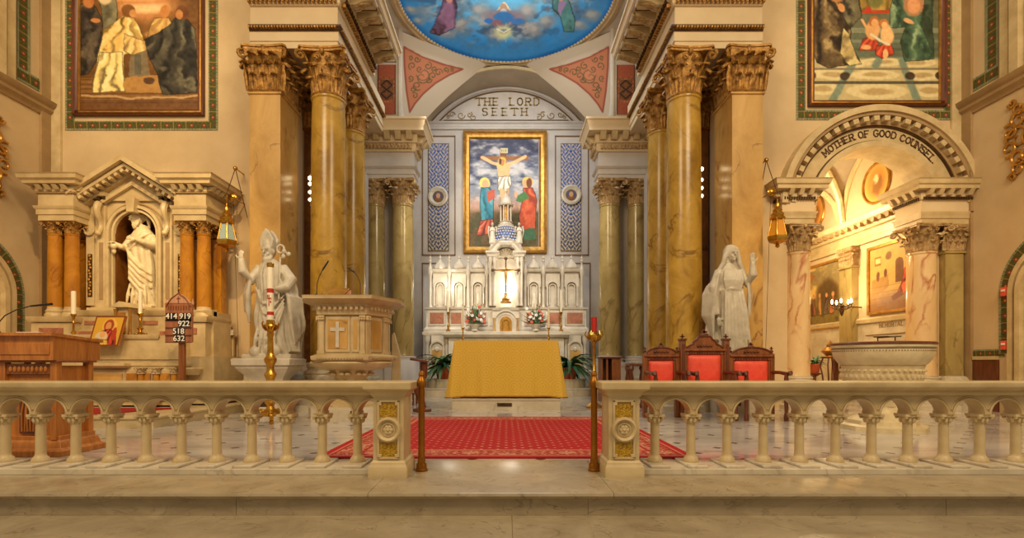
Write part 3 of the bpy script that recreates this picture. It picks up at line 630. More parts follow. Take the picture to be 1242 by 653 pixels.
# lunette with its inscription
def stroke_text(chars, h, w, gap):         # slab-serif letters from bars; returns [(x offset, [quads as (x0,y0,x1,y1,thick)])]
    G = {'T':[(0,1,1,1),(.5,0,.5,1)], 'H':[(.1,0,.1,1),(.9,0,.9,1),(.1,.5,.9,.5)], 'E':[(.12,0,.12,1),(.12,1,.9,1),(.12,.5,.7,.5),(.12,0,.9,0)],
         'L':[(.2,0,.2,1),(.2,0,.9,0)], 'O':'O', 'R':[(.12,0,.12,1),(.12,1,.7,1),(.7,1,.88,.86),(.88,.86,.88,.64),(.88,.64,.7,.5),(.12,.5,.7,.5),(.5,.5,.92,0)],
         'D':[(.12,0,.12,1),(.12,1,.6,1),(.6,1,.9,.75),(.9,.75,.9,.25),(.9,.25,.6,0),(.6,0,.12,0)], 'S':[(.88,.85,.7,1),(.7,1,.3,1),(.3,1,.12,.85),(.12,.85,.12,.66),(.12,.66,.3,.54),(.3,.54,.7,.48),(.7,.48,.88,.34),(.88,.34,.88,.15),(.88,.15,.7,0),(.7,0,.3,0),(.3,0,.12,.15)],
         'M':[(.05,0,.05,1),(.05,1,.5,.3),(.5,.3,.95,1),(.95,1,.95,0)], 'F':[(.15,0,.15,1),(.15,1,.9,1),(.15,.5,.7,.5)],
         'G':[(.88,.85,.65,1),(.65,1,.35,1),(.35,1,.1,.75),(.1,.75,.1,.25),(.1,.25,.35,0),(.35,0,.7,0),(.7,0,.88,.2),(.88,.2,.88,.45),(.88,.45,.6,.45)],
         'C':[(.88,.82,.65,1),(.65,1,.35,1),(.35,1,.1,.75),(.1,.75,.1,.25),(.1,.25,.35,0),(.35,0,.65,0),(.65,0,.88,.18)], 'U':[(.1,1,.1,.25),(.1,.25,.35,0),(.35,0,.65,0),(.65,0,.9,.25),(.9,.25,.9,1)],
         'N':[(.08,0,.08,1),(.08,1,.92,0),(.92,0,.92,1)], '.':[(.4,.06,.55,.06)], 'I':[(.5,0,.5,1)], 'A':[(.05,0,.5,1),(.5,1,.95,0),(.22,.36,.78,.36)]}
    serif = {'T':[(.5,0),(0,.93),(1,.93)], 'H':[(.1,0),(.9,0),(.1,1),(.9,1)], 'E':[(.12,0),(.12,1)], 'L':[(.2,0),(.2,1)], 'R':[(.12,0),(.92,0)], 'D':[], 'M':[(.05,0),(.95,0)], 'F':[(.15,0)], 'U':[(.1,1),(.9,1)], 'N':[(.08,0),(.92,1)]}
    out = []
    for ch in chars:
        if ch == ' ': out.append(None); continue
        g = G[ch]
        if g == 'O': pp = [(.5+.42*math.cos(a), .5+.5*math.sin(a)) for a in np.linspace(0, 2*PI, 13)]; g = [(*pp[i], *pp[i+1]) for i in range(12)]
        out.append([(x0*w, y0*h, x1*w, y1*h) for x0, y0, x1, y1 in g]+[((x-.2)*w, y*h, (x+.2)*w, y*h) for x, y in serif.get(ch, [])])
    return out
def letters_mb(glyph, t, depth, M_):
    mb = MB()
    for x0, y0, x1, y1 in glyph:
        d = Vector((x1-x0, y1-y0)); l = d.length; a = math.atan2(d.y, d.x)
        mb.boxc((0, 0, 0), (l+t*.7, depth, t))
        n = len(mb.v)-8; mb.xf(M_ @ Matrix.Translation(((x0+x1)/2, 0, (y0+y1)/2)) @ Matrix.Rotation(-a, 4, 'Y'), n)
    return mb
LY = 15.38
LR, LZ = 2.64, 6.33
poly = [(LR*math.cos(a), LZ+LR*math.sin(a)) for a in np.linspace(PI-.75, .75, 40)]
struct(MB().prism(poly, LY-.01, LY+.03), 'trim_80', M['plaster_grey'])
for k, (r, w, m_) in enumerate([(2.68, .035, 'line'), (2.86, .03, 'line'), (2.77, .06, 'plaster_grey')]):
    a0 = math.asin((8.02-LZ)/r); struct(MB().rev_y(0, LZ, [(r-w/2, LY-.02), (r+w/2, LY-.02), (r+w/2, LY+.02), (r-w/2, LY+.02)], a0, PI-a0, 48), 'trim_%d' % (81+k), M[m_])
struct(MB().mould([(-2.55, LY), (2.55, LY)], [(-.05, 7.85), (.04, 7.85), (.05, 7.92), (.02, 7.95), (.02, 8.0), (.07, 8.04), (.07, 8.08), (-.05, 8.09)]), 'trim_86', M['plaster_grey'])
struct(MB().box(-1.86, 1.86, LY-.035, LY, 8.12, 8.135), 'trim_87', M['line'])
ins = thing('wall_inscription', (0, LY, 8.2), 'gilt capital letters THE LORD SEETH in the arch above the crucifixion painting', 'inscription')
for txt, x0, pitch, yb, h in (('THE LORD', 577.5, 9.9, 128, 8.6), ('SEETH', 584.5, 11.9, 140.3, 8.6)):
    gl = stroke_text(txt, h*LY/FPX, h*.86*LY/FPX, 0)
    for i, g in enumerate(gl):
        if g:
            o = letters_mb(g, .036, .008, Matrix.Translation((atx(x0+i*pitch, LY), LY-.016, atz(yb, LY)))).build('letter', M['letter'], ins, smooth=0)
def flat_scroll(name, m_, specs, th, M_):
    mb = MB()
    for cx, cy, r, a0, d in specs:
        pts = [(cx+r*(1-.8*t)*math.cos(a0+d*t*7.5), 0, cy+r*(1-.8*t)*math.sin(a0+d*t*7.5)) for t in np.linspace(0, 1, 22)]
        mb.tube(pts, [th*(1-.4*t) for t in np.linspace(0, 1, 22)], 6)
    return mb.xf(M_)
for s in (-1, 1):
    sp = [(s*1.35, 0, .12, PI*(s > 0), s), (s*1.62, .02, .09, 0, -s), (s*1.1, .02, .09, 1, s), (s*.98, -.06, .1, 2, -s), (s*1.75, -.05, .06, 2, s)]
    tag(flat_scroll('s', None, sp, .014, Matrix.Translation((0, LY-.03, 8.27))).build('scroll_ornament', M['letter']), 'gilt leaf scroll %s of the word SEETH in the lunette' % ('left' if s < 0 else 'right'), 'ornament')
# painted panels on the back wall either side of the altarpiece
BY = 15.4
for s, (xo0, xo1, xb0, xb1, mx_, my) in ((-1, (512, 552.5, 519, 544.5, 531.5, 238.5)), (1, (673, 714, 680, 705, 692.8, 236.5))):
    side = 'left' if s < 0 else 'right'
    t = thing('painted_wall_panel', at((xo0+xo1)/2, 310, BY), 'tall blue arabesque wall panel with round portrait, %s of the crucifixion painting' % side, 'wall panel')
    mb = MB()
    for a, b_, c, d in ((xo0, xo1, 165, 166.2), (xo0, xo1, 309, 310.2), (xo0, xo0+1.1, 165, 310), (xo1-1.1, xo1, 165, 310)): mb.box(atx(a, BY), atx(b_, BY), BY-.03, BY+.01, atz(d, BY), atz(c, BY))
    mb.build('panel_border', M['line'], t)
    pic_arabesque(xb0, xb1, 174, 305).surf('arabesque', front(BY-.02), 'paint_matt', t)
    c = at(mx_, my, BY-.05); rm = MB().lathe([(.30, 0), (.30, .04), (.25, .055), (.2, .03), (.0001, .03)], seg=32); rm.xf(Matrix.Translation(c) @ Matrix.Rotation(PI/2, 4, 'X')); rd = rm.build('roundel', M['marble'], t)
    p = Pic(mx_-7, mx_+7, my-7, my+7, .35, (70,84,130)); p.ell(mx_, my+4, 4, 4, (150,90,60)); p.ell(mx_, my-1, 2.6, 3.2, (206,160,110)); p.ring(mx_, my, 5.6, .8, (120,90,50))
    p.surf('portrait', front(BY-.09), 'paint', rd, mask=lambda x, y: np.hypot(x-mx_, y-my) < 6.8)
# lower plain panels behind the high altar, lines only
for s in (-1, 1):
    mb = MB(); X0, X1 = s*2.52, s*2.05
    a, b_ = sorted((X0, X1)); mb.box(a, b_, BY-.02, BY+.01, 3.82, 3.85); mb.box(X0-.015, X0+.015, BY-.02, BY+.01, 1.0, 3.85)
    struct(mb, 'trim_%d' % (92+s), M['line'])
# altarpiece
t = thing('altarpiece', at(612.5, 307, BY), 'gilt-framed crucifixion painting with two haloed mourners, above the high altar', 'painting')
def frame_ring(x0, x1, y0, y1, Y, w, prof):    # rectangular picture frame; prof (inwards from edge, forwards)
    pts = [at(x0, y0, Y), at(x1, y0, Y), at(x1, y1, Y), at(x0, y1, Y)]; pts = [(p.x, p.z) for p in pts]
    mb = MB(); sg = MB().mould(pts, prof, closed=True, fill=False); mb.f = sg.f; mb.v = [(p[0], Y-p[2], p[1]) for p in sg.v]; return mb
frame_ring(562, 663, 160.5, 307.5, BY, 0, [(0, 0), (0, .12), (.05, .14), (.09, .10), (.16, .08), (.20, .05), (.22, 0)]).build('gilt_frame', M['gilt'], t)
pic_crucifixion().surf('canvas', front(BY-.06), 'paint', t)
# ------------------------------------------------------------------ columns, pilasters, entablatures
def capital_mb(r, h, sq=False, n=8, sqy=None):
    """Corinthian capital standing on z = 0; r = neck radius or half side, h = height"""
    mb = MB(); sy = sqy or r
    mb.lathe([(r*1.06, 0), (r*1.12, h*.03), (r*1.06, h*.06)], seg=24, sq=sq, sy=sy/r if sq else 1)
    mb.lathe([(r*.96, 0), (r*.97, h*.5), (r*1.08, h*.75), (r*1.24, h*.88), (r*1.24, h*.9)], seg=24, sq=sq, sy=sy/r if sq else 1)
    def leaf(base, out, z0, hh, w, curl):
        tan = Vector((-out.y, out.x, 0)); vs = []; fs = []; nt, nu = 9, 6
        for i in range(nt):
            t = i/(nt-1)
            o = curl*(t**2.2) + .02*r; z = z0+hh*(t if t < .82 else .82+(t-.82)*.2-(t-.82)*.9)
            if t > .82: o += curl*.5*(t-.82)/.18*.6
            ww = w*(.75+.35*math.sin(PI*min(1, t*1.05)))*(1 if t < .8 else 1-(t-.8)*2.6)*(1+.14*math.sin(t*26))
            for j in range(nu+1):
                u = j/nu*2-1; dep = .10*w*(1-abs(u))+.05*w*math.cos(u*9)
                vs.append(tuple(base+out*(o+dep-.03*r)+tan*(u*ww*.5)+Vector((0, 0, z+.04*hh*math.cos(u*9)*t))))
        for i in range(nt-1):
            for j in range(nu): a = i*(nu+1)+j; fs.append((a, a+1, a+nu+2, a+nu+1))
        mb.add(vs, fs)
    if not sq:
        for row, (z0, hh, cu) in enumerate(((.04, .44, .30), (.04, .74, .42))):
            for k in range(n):
                a = 2*PI*(k+.5*row)/n; o = Vector((math.cos(a), math.sin(a), 0)); leaf(o*r*.96, o, z0*h, hh*h, r*.74, cu*r*1.15)
    else:
        for nx, ny, L_, D in ((0, -1, r, sy), (1, 0, sy, r), (0, 1, r, sy), (-1, 0, sy, r)):
            o = Vector((nx, ny, 0)); tn = Vector((-ny, nx, 0)); m = max(2, int(round(L_*2/(r*.78)))+0)
            for row, (z0, hh, cu) in enumerate(((.04, .44, .28), (.04, .74, .40), (.45, .42, .55))):
                for k in range(m+(row == 1)):
                    u = ((k+.5*(row != 1))/m*2-1)*L_
                    leaf(o*D*.98+tn*u, o, z0*h, hh*h, L_*2/m*1.0, cu*r*1.2)
    kx, ky = (r*1.42, (sy+r*.42) if sq else r*1.42)
    for cx in (-1, 1):
        for cy in (-1, 1):                       # corner volutes
            d = Vector((cx, cy, 0)).normalized(); c = Vector((cx*kx*.93, cy*ky*.93, h*.80))
            pts = []
            for t in np.linspace(0, 1, 14):
                rr = h*.105*(1-.75*t); a = PI*.6-t*8.5; pts.append(c+d*rr*math.cos(a)*1.1+Vector((0, 0, rr*math.sin(a))))
            mb.tube([Vector((cx*r*.75, cy*sy*.75, h*.5)), c+d*(-h*.1)+Vector((0, 0, h*.05))]+pts, [r*.07]*2+[r*.1]*7+[r*.08]*7, 6)
            leaf(Vector((cx*r*.72, cy*sy*.72, 0)), d, h*.3, h*.48, r*.5, r*.5)
    for nx, ny, D in ((0, -1, ky), (1, 0, kx), (0, 1, ky), (-1, 0, kx)):
        o = Vector((nx, ny, 0)); mb.ell(tuple(o*D*.9+Vector((0, 0, h*.9))), (r*.16, r*.16, h*.08), 8, 6)
        tn = Vector((-ny, nx, 0))
        for q in (-1, 1):
            c = o*D*.86+tn*q*r*.3+Vector((0, 0, h*.77)); pts = [c+tn*q*h*.06*(1-.7*t)*math.cos(t*7)+Vector((0, 0, h*.06*(1-.7*t)*math.sin(t*7))) for t in np.linspace(0, 1, 10)]; mb.tube(pts, r*.06, 5)
    # abacus with hollowed sides
    poly = []
    for k in range(4):
        a0 = [(kx, ky), (-kx, ky), (-kx, -ky), (kx, -ky)][k]; a1 = [(kx, ky), (-kx, ky), (-kx, -ky), (kx, -ky)][(k+1) % 4]
        for t in np.linspace(.06, .94, 8):
            x, y = a0[0]+(a1[0]-a0[0])*t, a0[1]+(a1[1]-a0[1])*t; bow = math.sin(PI*t)*r*.16; ln = math.hypot(x, y); 
            nx, ny = [(0, -1), (1, 0), (0, 1), (-1, 0)][k]; poly.append((x+nx*bow, y+ny*bow))
    mb.prism(poly, h*.9, h*.955, 'z'); mb.prism([(x*1.05, y*1.05) for x, y in poly], h*.955, h, 'z')
    return mb
def base_prof(r, h): return [(r*1.32, 0), (r*1.32, h*.25), (r*1.30, h*.28), (r*1.36, h*.36), (r*1.34, h*.48), (r*1.16, h*.55), (r*1.14, h*.66), (r*1.22, h*.74), (r*1.2, h*.86), (r*1.04, h*.93), (r, h)]
def column(name, loc, r, zs, zb, zc, zt, mt, cap, label, cat='column', group=None, pedestal=True, capmb=None, ped_m='marble', taper=.9):
    """a column: pedestal to zs, base to zb, shaft to zc, capital to zt"""
    t = thing(name, (loc[0], loc[1], 0), label, cat, group)
    if pedestal and zs > 0:
        k = r*1.42; local(t, MB().mould([(-k, -k), (k, -k), (k, k), (-k, k)], [(.05*0+.06, 0), (.06, zs*.16), (.03, zs*.2), (0, zs*.22), (0, zs*.85), (.03, zs*.88), (.05, zs*.93), (.05, zs)], closed=True), 'pedestal', M[ped_m])
    local(t, MB().lathe([(q, z+zs) for q, z in base_prof(r, zb-zs)], seg=32), 'base', M[ped_m])
    H = zc-zb; local(t, MB().lathe([(r*1.04, zb), (r, zb+.03)]+[(r*(1-(1-taper)*max(0, k/12-.25)**1.3), zb+H*k/12) for k in range(1, 12)]+[(r*taper, zc-.05), (r*taper*1.07, zc-.03), (r*taper*1.07, zc)], seg=48), 'shaft', M[mt])
    c = local(t, capmb or capital_mb(r*taper, zt-zc), 'capital', M[cap]); c.location = (0, 0, zc); return t
def pilaster(name, x0, x1, y0, y1, zs, zb, zc, zt, mt, cap, label, cat='pilaster', group=None):
    cx, cy, hx, hy = (x0+x1)/2, (y0+y1)/2, (x1-x0)/2, (y1-y0)/2
    t = thing(name, (cx, cy, 0), label, cat, group)
    sq = [(-hx, -hy), (hx, -hy), (hx, hy), (-hx, hy)]
    local(t, MB().mould(sq, [(.05, 0), (.05, zs-.1), (.08, zs-.06), (.08, zs)], closed=True), 'pedestal', M['marble'])
    local(t, MB().mould(sq, [(.07, zs), (.07, zs+.08), (.04, zs+.12), (.02, zb), (0, zb)], closed=True), 'base', M['marble'])
    local(t, MB().mould(sq, [(0, zb), (0, zc-.04), (.03, zc-.03), (.03, zc)], closed=True), 'shaft', M[mt])
    c = local(t, capital_mb(hx, zt-zc, True, sqy=hy), 'capital', M[cap]); c.location = (0, 0, zc); return t
C1 = (5.6, 6.39)
for s, side in ((-1, 'left'), (1, 'right')):
    column('marble_column', (s*3.23, 9.32), .315, .55, .85, *C1, 'gold_marble', 'cap', 'tall golden marble column, the nearer one %s of the gold-draped altar' % side)
    column('marble_column', (s*3.23, 10.68), .29, .55, .85, *C1, 'gold_marble', 'cap', 'tall golden marble column, the farther one %s of the gold-draped altar' % side)
    pilaster('marble_pilaster', *sorted((s*3.97, s*4.51)), 9.0, 9.76, .55, .85, *C1, 'pale_gold_marble', 'cap', 'square golden marble pilaster behind the white %s statue' % ('bishop' if s < 0 else 'veiled woman'))
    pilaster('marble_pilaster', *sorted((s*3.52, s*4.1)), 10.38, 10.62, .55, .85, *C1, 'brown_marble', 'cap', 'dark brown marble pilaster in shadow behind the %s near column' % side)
    # small order at the apse
    column('small_column', (s*2.59, 12.85), .27, .86, 1.02, 4.77, 5.38, 'green_marble', 'cap_pale', 'olive veined marble column beside the high altar, %s inner one' % side, ped_m='plaster_grey')
    column('small_column', (s*3.28, 12.85), .24, .86, 1.02, 4.77, 5.38, 'green_marble', 'cap_pale', 'olive veined marble column half hidden by the wall, %s outer one' % side, ped_m='plaster_grey')
    # main entablature
    t = thing('entablature', (s*3.5, 10.1, 6.39), 'deep cream entablature with brackets over the %s pair of golden columns' % side, 'entablature')
    path = [(-4.51, 9.02), (-2.97, 9.02), (-2.97, 11.15)]; pl = [(-4.51, 9.02), (-2.97, 9.02), (-2.97, 12.52)]
    if s > 0: path = [(-x, y) for x, y in path][::-1]; pl = [(-x, y) for x, y in pl][::-1]
    MB().mould(pl, [(-.95, 6.39), (0, 6.39), (0, 6.50), (.02, 6.51), (.02, 6.66), (.03, 6.665), (-.5, 6.665)]).build('architrave', M['plaster'], t)
    MB().mould(pl, [(-.5, 6.665), (.03, 6.665), (.05, 6.70), (.085, 6.73), (.085, 6.76), (-.5, 6.76)]).build('architrave_moulding', M['bronze'], t)
    MB().blocks(pl, .05, .05, 6.70, 6.735, .03, .02).build('beading', M['cap'], t)
    MB().box(*sorted((s*4.5, s*2.972)), 9.022, 9.03, 6.572, 6.582).build('painted_line', M['line'], t)
    MB().mould(pl, [(-.5, 6.76), (0, 6.76), (0, 7.12), (-.5, 7.12)]).build('frieze', M['plaster'], t)
    MB().mould(path, [(-.5, 7.12), (.03, 7.12), (.06, 7.15), (.06, 7.2), (.13, 7.24), (.13, 7.27), (.16, 7.28), (.16, 7.44), (-.3, 7.44)]).build('bed_moulding', M['plaster'], t)
    MB().blocks(path, .06, .07, 7.14, 7.2, .04, .035).build('dentil_course', M['cap'], t)
    # chevron carving under the brackets
    mb = MB().blocks(path, .13, .035, 7.205, 7.27, .05, .05); mb.build('carved_band', M['bronze'], t)
    mb = MB().mould(path, [(-.3, 7.44), (.60, 7.44), (.60, 7.5), (.63, 7.51), (.66, 7.58), (.70, 7.60), (.70, 7.64), (-.3, 7.64)]); mb.build('cornice', M['plaster'], t)
    MB().mould(path, [(.605, 7.442), (.612, 7.442), (.612, 7.46), (.605, 7.46)]).build('cornice_line', M['line'], t)
    def bracket(at_, dirv):
        sd = Vector((-dirv.y, dirv.x, 0)); mb = MB(); prof = [(0, -.15), (.1, -.15), (.2, -.10), (.3, -.08), (.40, -.06), (.42, -.03), (.42, 0), (0, 0)]
        w = .10; vs = [tuple(Vector(at_)+dirv*a+Vector((0, 0, z))+sd*q) for q in (-w, w) for a, z in prof]; n = len(prof)
        mb.add(vs, [tuple(range(n)), tuple(range(2*n-1, n-1, -1))]+[(i, i+n, (i+1) % n+n, (i+1) % n) for i in range(n)])
        mb.tube([Vector(at_)+dirv*.42-sd*w+Vector((0, 0, -.045)), Vector(at_)+dirv*.42+sd*w+Vector((0, 0, -.045))], .035, 8); o = mb.build('bracket', M['stone'], t)
        lf = MB()
        for q in (-.6, 0, .6): lf.tube([Vector(at_)+dirv*.04+sd*w*q+Vector((0, 0, -.155)), Vector(at_)+dirv*.2+sd*w*q*.9+Vector((0, 0, -.108)), Vector(at_)+dirv*.38+sd*w*q*.3+Vector((0, 0, -.075))], [.012, .026, .01], 6)
        lf.build('bracket_leaf', M['cap_pale'], o)
        c0 = Vector(at_)+sd*.205; fr = MB()
        for e0, e1, f0, f1 in ((.02, .40, -.075, -.06), (.02, .40, .06, .075), (.02, .035, -.075, .075), (.385, .40, -.075, .075)):
            P4 = [c0+dirv*e0+sd*f0, c0+dirv*e1+sd*f0, c0+dirv*e1+sd*f1, c0+dirv*e0+sd*f1]; fr.add([(p.x, p.y, 7.43) for p in P4]+[(p.x, p.y, 7.441) for p in P4], [(0,1,2,3),(7,6,5,4),(0,4,5,1),(1,5,6,2),(2,6,7,3),(3,7,4,0)])
        fr.build('coffer_border', M['bronze'], t)
    for k in range(5): bracket((s*2.81, 9.30+k*.41, 7.44), Vector((-s, 0, 0)))
    for k in range(4): bracket((s*(4.3-k*.42), 8.86, 7.44), Vector((0, -1, 0)))
    # small entablature
    t = thing('entablature', (s*2.8, 12.9, 5.38), 'lower cream entablature over the olive marble columns %s of the apse' % side, 'entablature')
    pp = [(-3.5, 12.57), (-2.27, 12.57), (-2.27, 13.13), (-2.78, 13.13), (-2.78, 14.4)]
    if s > 0: pp = [(-x, y) for x, y in pp][::-1]
    MB().mould(pp, [(-.24, 5.38), (0, 5.38), (0, 5.47), (.02, 5.48), (.02, 5.6), (.05, 5.62), (.07, 5.66), (-.2, 5.66)]).build('architrave', M['plaster_grey'], t)
    MB().mould(pp, [(-.24, 5.66), (0, 5.66), (0, 6.02), (-.24, 6.02)]).build('frieze', M['plaster_grey'], t)
    MB().mould(pp, [(-.24, 6.02), (.04, 6.02), (.06, 6.06), (.06, 6.2), (.1, 6.22), (.1, 6.44), (-.2, 6.44)]).build('bed_moulding', M['plaster'], t)
    MB().blocks(pp[:3] if s < 0 else pp[2:], .06, .06, 6.07, 6.18, .045, .04).build('dentil_course', M['cap_pale'], t)
    MB().blocks(pp[:3] if s < 0 else pp[2:], .1, .18, 6.27, 6.43, .14, .13, .6).build('bracket_course', M['stone'], t)
    MB().mould(pp, [(-.2, 6.44), (.28, 6.44), (.28, 6.53), (.30, 6.56), (.33, 6.66), (.36, 6.68), (.36, 6.73), (-.2, 6.73)]).build('cornice', M['plaster'], t)
# ------------------------------------------------------------------ framed wall paintings with mosaic borders
def mosaic_border(x0, x1, yb, w, Y, t):
    p = Pic(x0, x1, -75, yb, .8, (84,84,44)); b_ = yb-w
    dl, dr, db = (p.x-x0)/w, (x1-p.x)/w, (yb-p.y)/w
    d = np.minimum(np.minimum(dl, dr), db); tt = np.where(db <= np.minimum(dl, dr), p.x, p.y)
    band_paint(p, d, tt, w); p.surf('mosaic_border', front(Y), 'paint_matt', t, mask=lambda x, y: (x <= x0+w+.5)|(x >= x1-w-.5)|(y >= yb-w-.5))
def wall_painting(x0, x1, yb, fw, pic, label, bx0, bx1, byb, s):
    Y = WY-.03; t = thing('wall_painting', at((x0+x1)/2, yb, Y), label, 'painting')
    frame_ring(x0, x1, -78, yb, WY, 0, [(0, 0), (0, .08), (.02, .10), (.04, .07), (.07, .10), (.10, .06), (.13, .05), (.13, 0)]).build('frame', M['dark_wood'] , t)
    frame_ring(x0+4.6, x1-4.6, -74, yb-4.6, WY-.07, 0, [(0, 0), (0, .02), (.025, .025), (.03, 0)]).build('gilt_slip', M['gilt'], t)
    pic.surf('canvas', front(WY-.06), 'paint', t)
    b_ = thing('mosaic_border', at((bx0+bx1)/2, byb, WY), 'green and red tessera band bordering the %s' % s, 'mosaic')
    mosaic_border(bx0, bx1, byb, 11.5, WY-.012, b_)
wall_painting(91, 249, 141.5, 6, pic_monks(), 'dark-framed painting of a kneeling white-robed figure among dark monks', 79, 264, 158, 'painting of monks')
wall_painting(979, 1145, 130, 6, pic_children(), 'dark-framed painting of two children on a patterned floor between robed figures', 966, 1156.5, 145.5, 'painting of children')
# corner pilaster strips, string courses and mosaic bands on the side walls
for s, side in ((-1, 'left'), (1, 'right')):
    def bx(x0, x1, *r): return MB().box(*sorted((s*x0, s*x1)), *r)
    struct(bx(WX-.05, WX+.02, 9.26, WY+.02, 0, 9.3), 'trim_%d' % (100+s), M['stone_dark'])
    struct(bx(WX-.22, WX, WY-.05, WY+.02, 0, 9.3), 'trim_%d' % (104+s), M['stone'])
    pth = [(-WX, 4.4), (-WX, 9.44)] if s < 0 else [(WX, 9.44), (WX, 4.4)]
    struct(MB().mould(pth, [(-.05, 5.36), (.03, 5.36), (.05, 5.42), (.10, 5.46), (.10, 5.52), (.15, 5.56), (.17, 5.62), (-.05, 5.66)]), 'trim_%d' % (108+s), M['stone_dark'])
    off = 0 if s < 0 else .05
    for k, (y1, dx) in enumerate(((8.72, .10), (8.5, .16), (8.3, .08))): struct(bx(WX-dx, WX+.02, y1-off-.15, y1-off, 5.6, 9.3), 'trim_%d' % (112+s*4+k), M['stone'])
    # vertical mosaic band with a foot, and the arch band below
    t = thing('mosaic_band', (s*WX, 8.95, 5.7), 'green and red mosaic band edging the upper window on the %s side wall' % side, 'mosaic')
    p = Pic(0, 30, 0, 220, .9, (84,84,44)); Yo, Wd = 8.83, .24
    dl = p.x/15; m_ = lambda x, y: (x <= 15.5)|(y >= 205)
    band_paint(p, np.where(p.y > 205, (220-p.y)/15, np.clip(p.x/15, 0, 1)), np.where(p.y > 205, p.x, p.y), 15)
    p.surf('band', lambda x, y: (np.full(x.shape, s*(WX-.012)), Yo-off+x/15*Wd, 9.2-(y/220)*3.45), 'paint_matt', t, mask=m_)
    t = thing('mosaic_band', (s*WX, 8.9, 1.0), 'curved green and red mosaic band around the arched doorway on the %s wall' % side, 'mosaic')
    Yc, zc_, ro, wb = (7.94 if s < 0 else 7.74), 2.0, 1.03, .22
    p = Pic(0, 200, 0, 12, .8, (84,84,44)); band_paint(p, p.y/12, p.x, 12); Ls = ro*PI+2*1.0
    def archfn(x, y):
        q = x/200*(ro*PI*.75+1.0); r_ = ro-y/12*wb; st = q < 1.0
        a = (q-1.0)/ro
        return (np.full(x.shape, s*(WX-.014)), np.where(st, Yc+r_, Yc+r_*np.cos(a)), np.where(st, 1.0+q, zc_+r_*np.sin(a)))
    p.surf('band', archfn, 'paint_matt', t)
    p = Pic(0, 50, 0, 12, .8, (84,84,44)); band_paint(p, p.y/12, p.x, 12)
    p.surf('foot_band', lambda x, y: (np.full(x.shape, s*(WX-.013)), Yc+ro-.1+x/50*(9.25-Yc-ro+.1), 1.08-y/12*.14), 'paint_matt', t)
    # the door arch: cream moulded surround and panelled leaf
    mb = MB()
    for r0, r1, th in ((.80, .72, .10), (.72, .66, .05), (.66, .58, .12), (.50, .45, .03)):
        mb.rev_y(0, 0, [(r0, 0), (r0, -th), (r1, -th), (r1, 0)], 0, PI, 30); 
        for q in (-1, 1): mb.box(*sorted((q*r0, q*r1)), -th, 0, -2.0, 0)
    mb.xf(Matrix.Translation((s*WX, Yc, zc_)) @ Matrix.Rotation(-s*PI/2, 4, 'Z')); d = struct(mb, 'door_%d' % (1 if s < 0 else 2), M['stone'])
    mb = MB().prism([(-.58, -2.0), (.58, -2.0), (.58, 0)]+[(.58*math.cos(a), .58*math.sin(a)) for a in np.linspace(.1, PI-.1, 20)]+[(-.58, 0)], -.04, -.01)
    mb.xf(Matrix.Translation((s*WX, Yc, zc_)) @ Matrix.Rotation(-s*PI/2, 4, 'Z')); mb.build('door_leaf', M['stone'], d)
    struct(bx(WX-.03, WX+.01, Yc+ro, 9.24, 0, .9), 'trim_%d' % (124+s), M['dark_wood'])
    struct(bx(WX-.045, WX+.01, Yc+ro, 9.24, .9, .96), 'trim_%d' % (128+s), M['stone'])
    # gilt wall cartouche
    sp = [(0, 0, .22, 0, 1), (0, .3, .15, 2, -1), (0, -.3, .15, 4, 1), (.15, .15, .14, 1, 1), (.17, -.12, .14, 5, -1), (0, .5, .11, 3, 1), (0, -.5, .12, 2, -1), (.1, -.62, .07, 0, 1), (.1, .62, .07, 0, -1), (-.2, 0, .2, 3, 1), (-.15, .3, .12, 1, 1), (-.15, -.3, .12, 4, 1)]
    cz, cy = (atz(193, 8.62), 8.42) if s < 0 else (atz(173, 8.6), 8.42)
    o = flat_scroll('x', None, sp, .028, Matrix.Translation((s*(WX-.03), cy, cz)) @ Matrix.Rotation(PI/2, 4, 'Z')).build('wall_cartouche', M['gilt'])
    tag(o, 'gilt scrollwork ornament on the %s side wall' % side, 'ornament')
# fire alarm boxes on the right side wall, a conduit with a switch box
for k, (Y, z, lb) in enumerate(((8.62, atz(354, 8.62), 'red alarm box on the right mosaic door band, the upper one'), (8.62, atz(419, 8.62), 'red alarm box on the right mosaic door band, the lower one'))):
    t = thing('alarm_box', (WX-.03, Y, z), lb, 'alarm'); local(t, MB().boxc((-.02, 0, 0), (.07, .1, .15)), 'housing', M['red'], bevel=.006); local(t, MB().boxc((-.06, 0, .02), (.012, .06, .03)), 'pull_handle', M['paper'])
t = thing('wall_conduit', (8.02, WY-.06, 0), 'thin white conduit with a small switch box right of the chapel arch', 'conduit')
X = atx(1178.5, 9.42); MB().tube([(X, 9.42, .2), (X, 9.42, 4.1)], .012, 8).build('pipe', M['paper'], t); MB().boxc((X, 9.41, atz(435, 9.42)), (.1, .05, .11)).build('switch_box', M['marble'], t)
